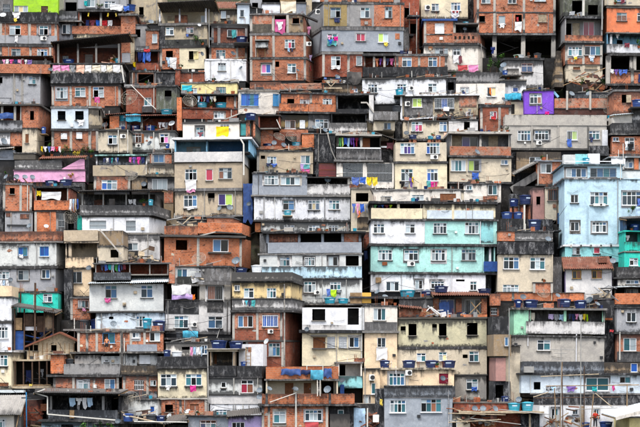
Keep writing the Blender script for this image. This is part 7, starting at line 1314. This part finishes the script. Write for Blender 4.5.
h.P(522, 361.6, 604, 373, 'bl', f=.1); h.W(604.4, 362.4, 655, 373, 'tb', [(632, 363, 639, 372, 's1 B')], slab=0, r=.4); h.slab(521, 373, 655, 374.8, 'bk', .3); h.W(521, 375, 655, 393, 'wb', [(533.6, 382, 540.4, 389.6, 'o'), (546, 385.6, 555, 391, 'G g g'), (586, 377.6, 609, 390.6, 's2 tt'), (620, 376.6, 631, 383, 's2 kt')], slab=0); h.slab(532, 393, 655, 394.4, 'sl', .2); h.P(533, 394.4, 655, 405, 'bk', f=.15, back=.3); h.W(534, 400, 655, 408, 'cd', slab=0)
T(h, 568, 365.4, 575.4, 373, 'tankd', .6, 'on the dark ledge'); h.B('box_on_ledge', 523, 366.4, 533, 372.6, -.5, -.15, 'gp'); C(h, 612, 385, 614.6, 390.6, 'magenta', 'towel', 'by the teal doorway'); C(h, 566, 386, 575.6, 391.6, 'purple', 'shirt', 'by the teal doorway'); C(h, 592, 386.6, 597, 391, 'teal', 'towel', 'by the teal doorway'); ROW(h, 545, 560, 386, 392, 'grey shirt, pale blue shirt, grey towel', -.3)
h = H('white house at the foot', 'white-walled house with a tiny window and a leaning roof dish', 445)
h.W(539.4, 406, 655, 445, 'ww', [(551, 408.6, 558, 420.4, 's2 kt'), (572.4, 409.6, 577.6, 414.6, 's2 gg'), (594, 409, 599, 417, 's2 kt')], slab=0); h.B('dark_post', 579.6, 406, 584, 428, -.2, 0, 'tb'); S(h, 568.4, 419.6, 4.6, 's', -.6, 'on the wall', az=10); S(h, 545.6, 424, 5.6, 'm', -.8, 'on the wall'); S(h, 556, 424.4, 3, 'd', -.8, 'on the wall')
T(h, 580, 421.6, 588, 427, 'tank', -.9, 'at the foot'); T(h, 597, 420.6, 611, 427, 'tank', -.9, 'at the foot'); h.slab(538, 427, 640, 429, 'cd', 2.2); PERSON(h, 592.6, 411.6, 428.6, 'person in a red shirt standing on a roof before a white wall', -1.2, False, 'redshirt')
h.W(521, 412, 539, 445, 'bk', slab=0, r=.3)
for px_, y0_, y1_, m_, ln in ((556.6, 362, 425, 'wd', 2), (559.6, 372, 426, 'dw', -1), (553, 388, 424, 'wd', -2), (580.6, 366, 424, 'dw', 0), (587, 394, 426, 'wd', 3), (623.4, 384, 412, 'wd', 0)):
    mast(h, px_, y0_, y1_, {556.6: 'tall bamboo pole leaning right beside a pale cyan house', 559.6: 'dark pole with a slight lean before a pale cyan house', 553: 'short bamboo pole leaning left before a white wall', 580.6: 'dark timber pole standing between a black parapet and a dark post', 587: 'short bamboo pole leaning right near a red shirt', 623.4: 'thin pole beside the yellow eave'}[px_], -1.6, 1.0, m_, lean=ln, name='timber_pole')
mast(h, 576.8, 318, 424, 'tall white pole rising from a white wall past a green house', -1.8, .9, 'gp', name='antenna_mast', cat='mast')
mast(h, 556.8, 348, 400, 'television aerial with a long boom above the dark ledge', -2.0, .7, 'gp', arms=[(350, 540, 570), (353.6, 550, 563)], name='aerial', cat='aerial')
for i, (p_, lb, m_) in enumerate([([(533, 398), (618, 396.6)], 'long brown rail running along a black parapet', 'dw'), ([(538, 376.6), (596, 374)], 'pale plank lying along the dark ledge of a pale cyan house', 'wbd'), ([(543, 386), (636, 384.6)], 'thin pale rail crossing a pale cyan wall', 'wd'), ([(592, 393), (608, 406)], 'pale stick slanting across a black parapet', 'wbd'), ([(572, 409), (614, 407.4)], 'thin grey rod across the top of a white wall', 'gp'), ([(530, 397), (545, 392)], 'short board sticking out beside a black parapet', 'wbd')]): bar(h, p_, lb, .9, m_, -1.2 - .1 * i)
JUNK('white house at the foot', 540, 400, 600, 426, 26, 'tangle of thin poles and boards before a white wall', ('wd', 'dw', 'rust', 'gp', 'wbd'), -1.5, .5, seed=121)
h = H('turquoise tank yard', 'dark yard of planks with two turquoise tanks', 445)
h.W(454, 403.4, 521, 445, 'bd', slab=1, sm='shd', r=.6); h.W(482, 417, 496, 445, 'bo', slab=1, r=.2); h.slab(468, 411, 534, 413, 'wbd', .8, 0, 2.2); T(h, 508, 402.6, 521, 411, 'tankt', .0, 'on the plank deck'); T(h, 521.4, 401.6, 534, 411, 'tankt', .0, 'on the plank deck'); T(h, 494, 399.6, 506, 405.4, 'tankd', 1.2, 'at the back')
for x_ in (474.6, 483, 495): S(h, x_, 408.6, 3, 's', -.3, 'on the plank deck')
for i, (p_, lb, m_) in enumerate([([(448, 413), (505, 414.6)], 'long pale plank at the edge of the tank yard', 'wbd'), ([(470, 418), (520, 424)], 'grey board slanting down in the tank yard', 'gp'), ([(498, 409), (548, 414)], 'grey pole lying before two turquoise tanks', 'gp'), ([(446, 408), (480, 411)], 'reddish board on the edge of the tank yard', 'rust'), ([(448, 422), (500, 419)], 'broad pale board across the tank yard foot', 'wbd')]): bar(h, p_, lb, .8, m_, -1.0 - .12 * i)
JUNK(h, 446, 404, 500, 424, 34, 'piled planks and sheets filling the tank yard', ('wbd', 'dw', 'gp', 'wh', 'br', 'shr'), -.6, .7, seed=111); h.W(446, 413, 470, 445, 'be', [(449, 420, 457, 430, 's1 k')], slab=1.2, sm='shr', r=-.2)
S(h, 519, 399.6, 3, 's', .4, 'beside the tanks'); h.B('prop', 528.6, 414, 530.4, 440, -.3, -.15, 'wbd')
h = H('yellow-eaved house', 'pale yellow house corner with a broad cream eave', 470, dz=-3)
h.W(629, 418, 670, 470, 'ye', slab=0, sm='cw'); h.roof(613, 416.4, 670, 402, 'wh' if 0 else 'shl', out=.9, Dp=5, rise=.2, amp=.02); h.strip('fascia', [(613, 418.2), (670, 404)], 3.4, -.95, -.6, 'cw')
# ---- cables slung over the slope
for a in [('lime green house', (50, 46), 'canopied roof terrace house', (164, 47), 1.2), ('three-storey brick house', (255, 58), 'shiny white house', (240, 62), .4), ('big blue-grey house', (330, 52), 'cream house with brick roof room', (430, 44), .9),
          ('mint house', (372, 245), 'barred-loggia cream house', (300, 254), .8), ('khaki house', (400, 348), 'white house with brown door', (305, 333), .9), ('pale blue apartment house', (566, 206), 'black-banded beige house', (505, 254), 1.0),
          ('green loggia house', (520, 336), 'khaki house', (480, 349), .5), ('cream house with magenta towel', (165, 367), 'concrete-walled brick house', (70, 376), 1.0), ('dark timber shack', (36, 294), 'mint-grey house', (90, 312), .9), ('ochre and brick house', (240, 311), 'mint-grey house', (120, 312), 1.2),
          ('grey house with blue shuttered windows', (20, 268), 'cream house with balcony slabs', (70, 257), .5), ('brick house with open upper frame', (170, 236), 'white loggia house', (110, 234), .6), ('long grey rendered house', (600, 149), 'house with brick-fronted loggia', (500, 157), .9), ('big brick house at the foot', (265, 405), 'cream house with magenta towel', (200, 399), .6)]: cable(*a[:4], sag=a[4])

# more cables: every so often a house is tied to a neighbour below or beside it
_r = random.Random(19); _hs = [q for q in HOUSES.values() if q.xm is not None]; _n = 0; _seen = set()
while _n < 80:
    p_, q_ = _r.sample(_hs, 2)
    if 25 < abs(p_.xm - q_.xm) < 110 and abs(p_.yb - q_.yb) < 45 and len(p_.short.split()) + len(q_.short.split()) < 11 and (p_, q_) not in _seen and (q_, p_) not in _seen:
        _seen.add((p_, q_)); cable(p_, (p_.xm + _r.uniform(-8, 8), p_.yb - _r.uniform(3, 20)), q_, (q_.xm + _r.uniform(-8, 8), q_.yb - _r.uniform(3, 20)), _r.uniform(.3, 1.1), -.5, -.5); _n += 1
for q_ in _r.sample(_hs, 30):
    if q_.tops:
        a_ = min(q_.tops, key=lambda t: t[2]); x_ = _r.uniform(a_[0] + 2, max(a_[0] + 2.1, a_[1] - 5)); sz = _r.uniform(3, 6.5)
        PL(q_, x_, a_[2] - sz, x_ + sz * 1.1, a_[2], _r.choice(('leaf', 'leafd')), a_[3] + .25, 'small potted plant', 'on the roof')

# ------------------------------------------------------------------ finish: foundations, then every loose thing on what carries it
for h in list(HOUSES.values()): h.done()
bpy.context.view_layer.update()
DG = bpy.context.evaluated_depsgraph_get()
for fn, a, k in PENDING: fn(*a, **k)
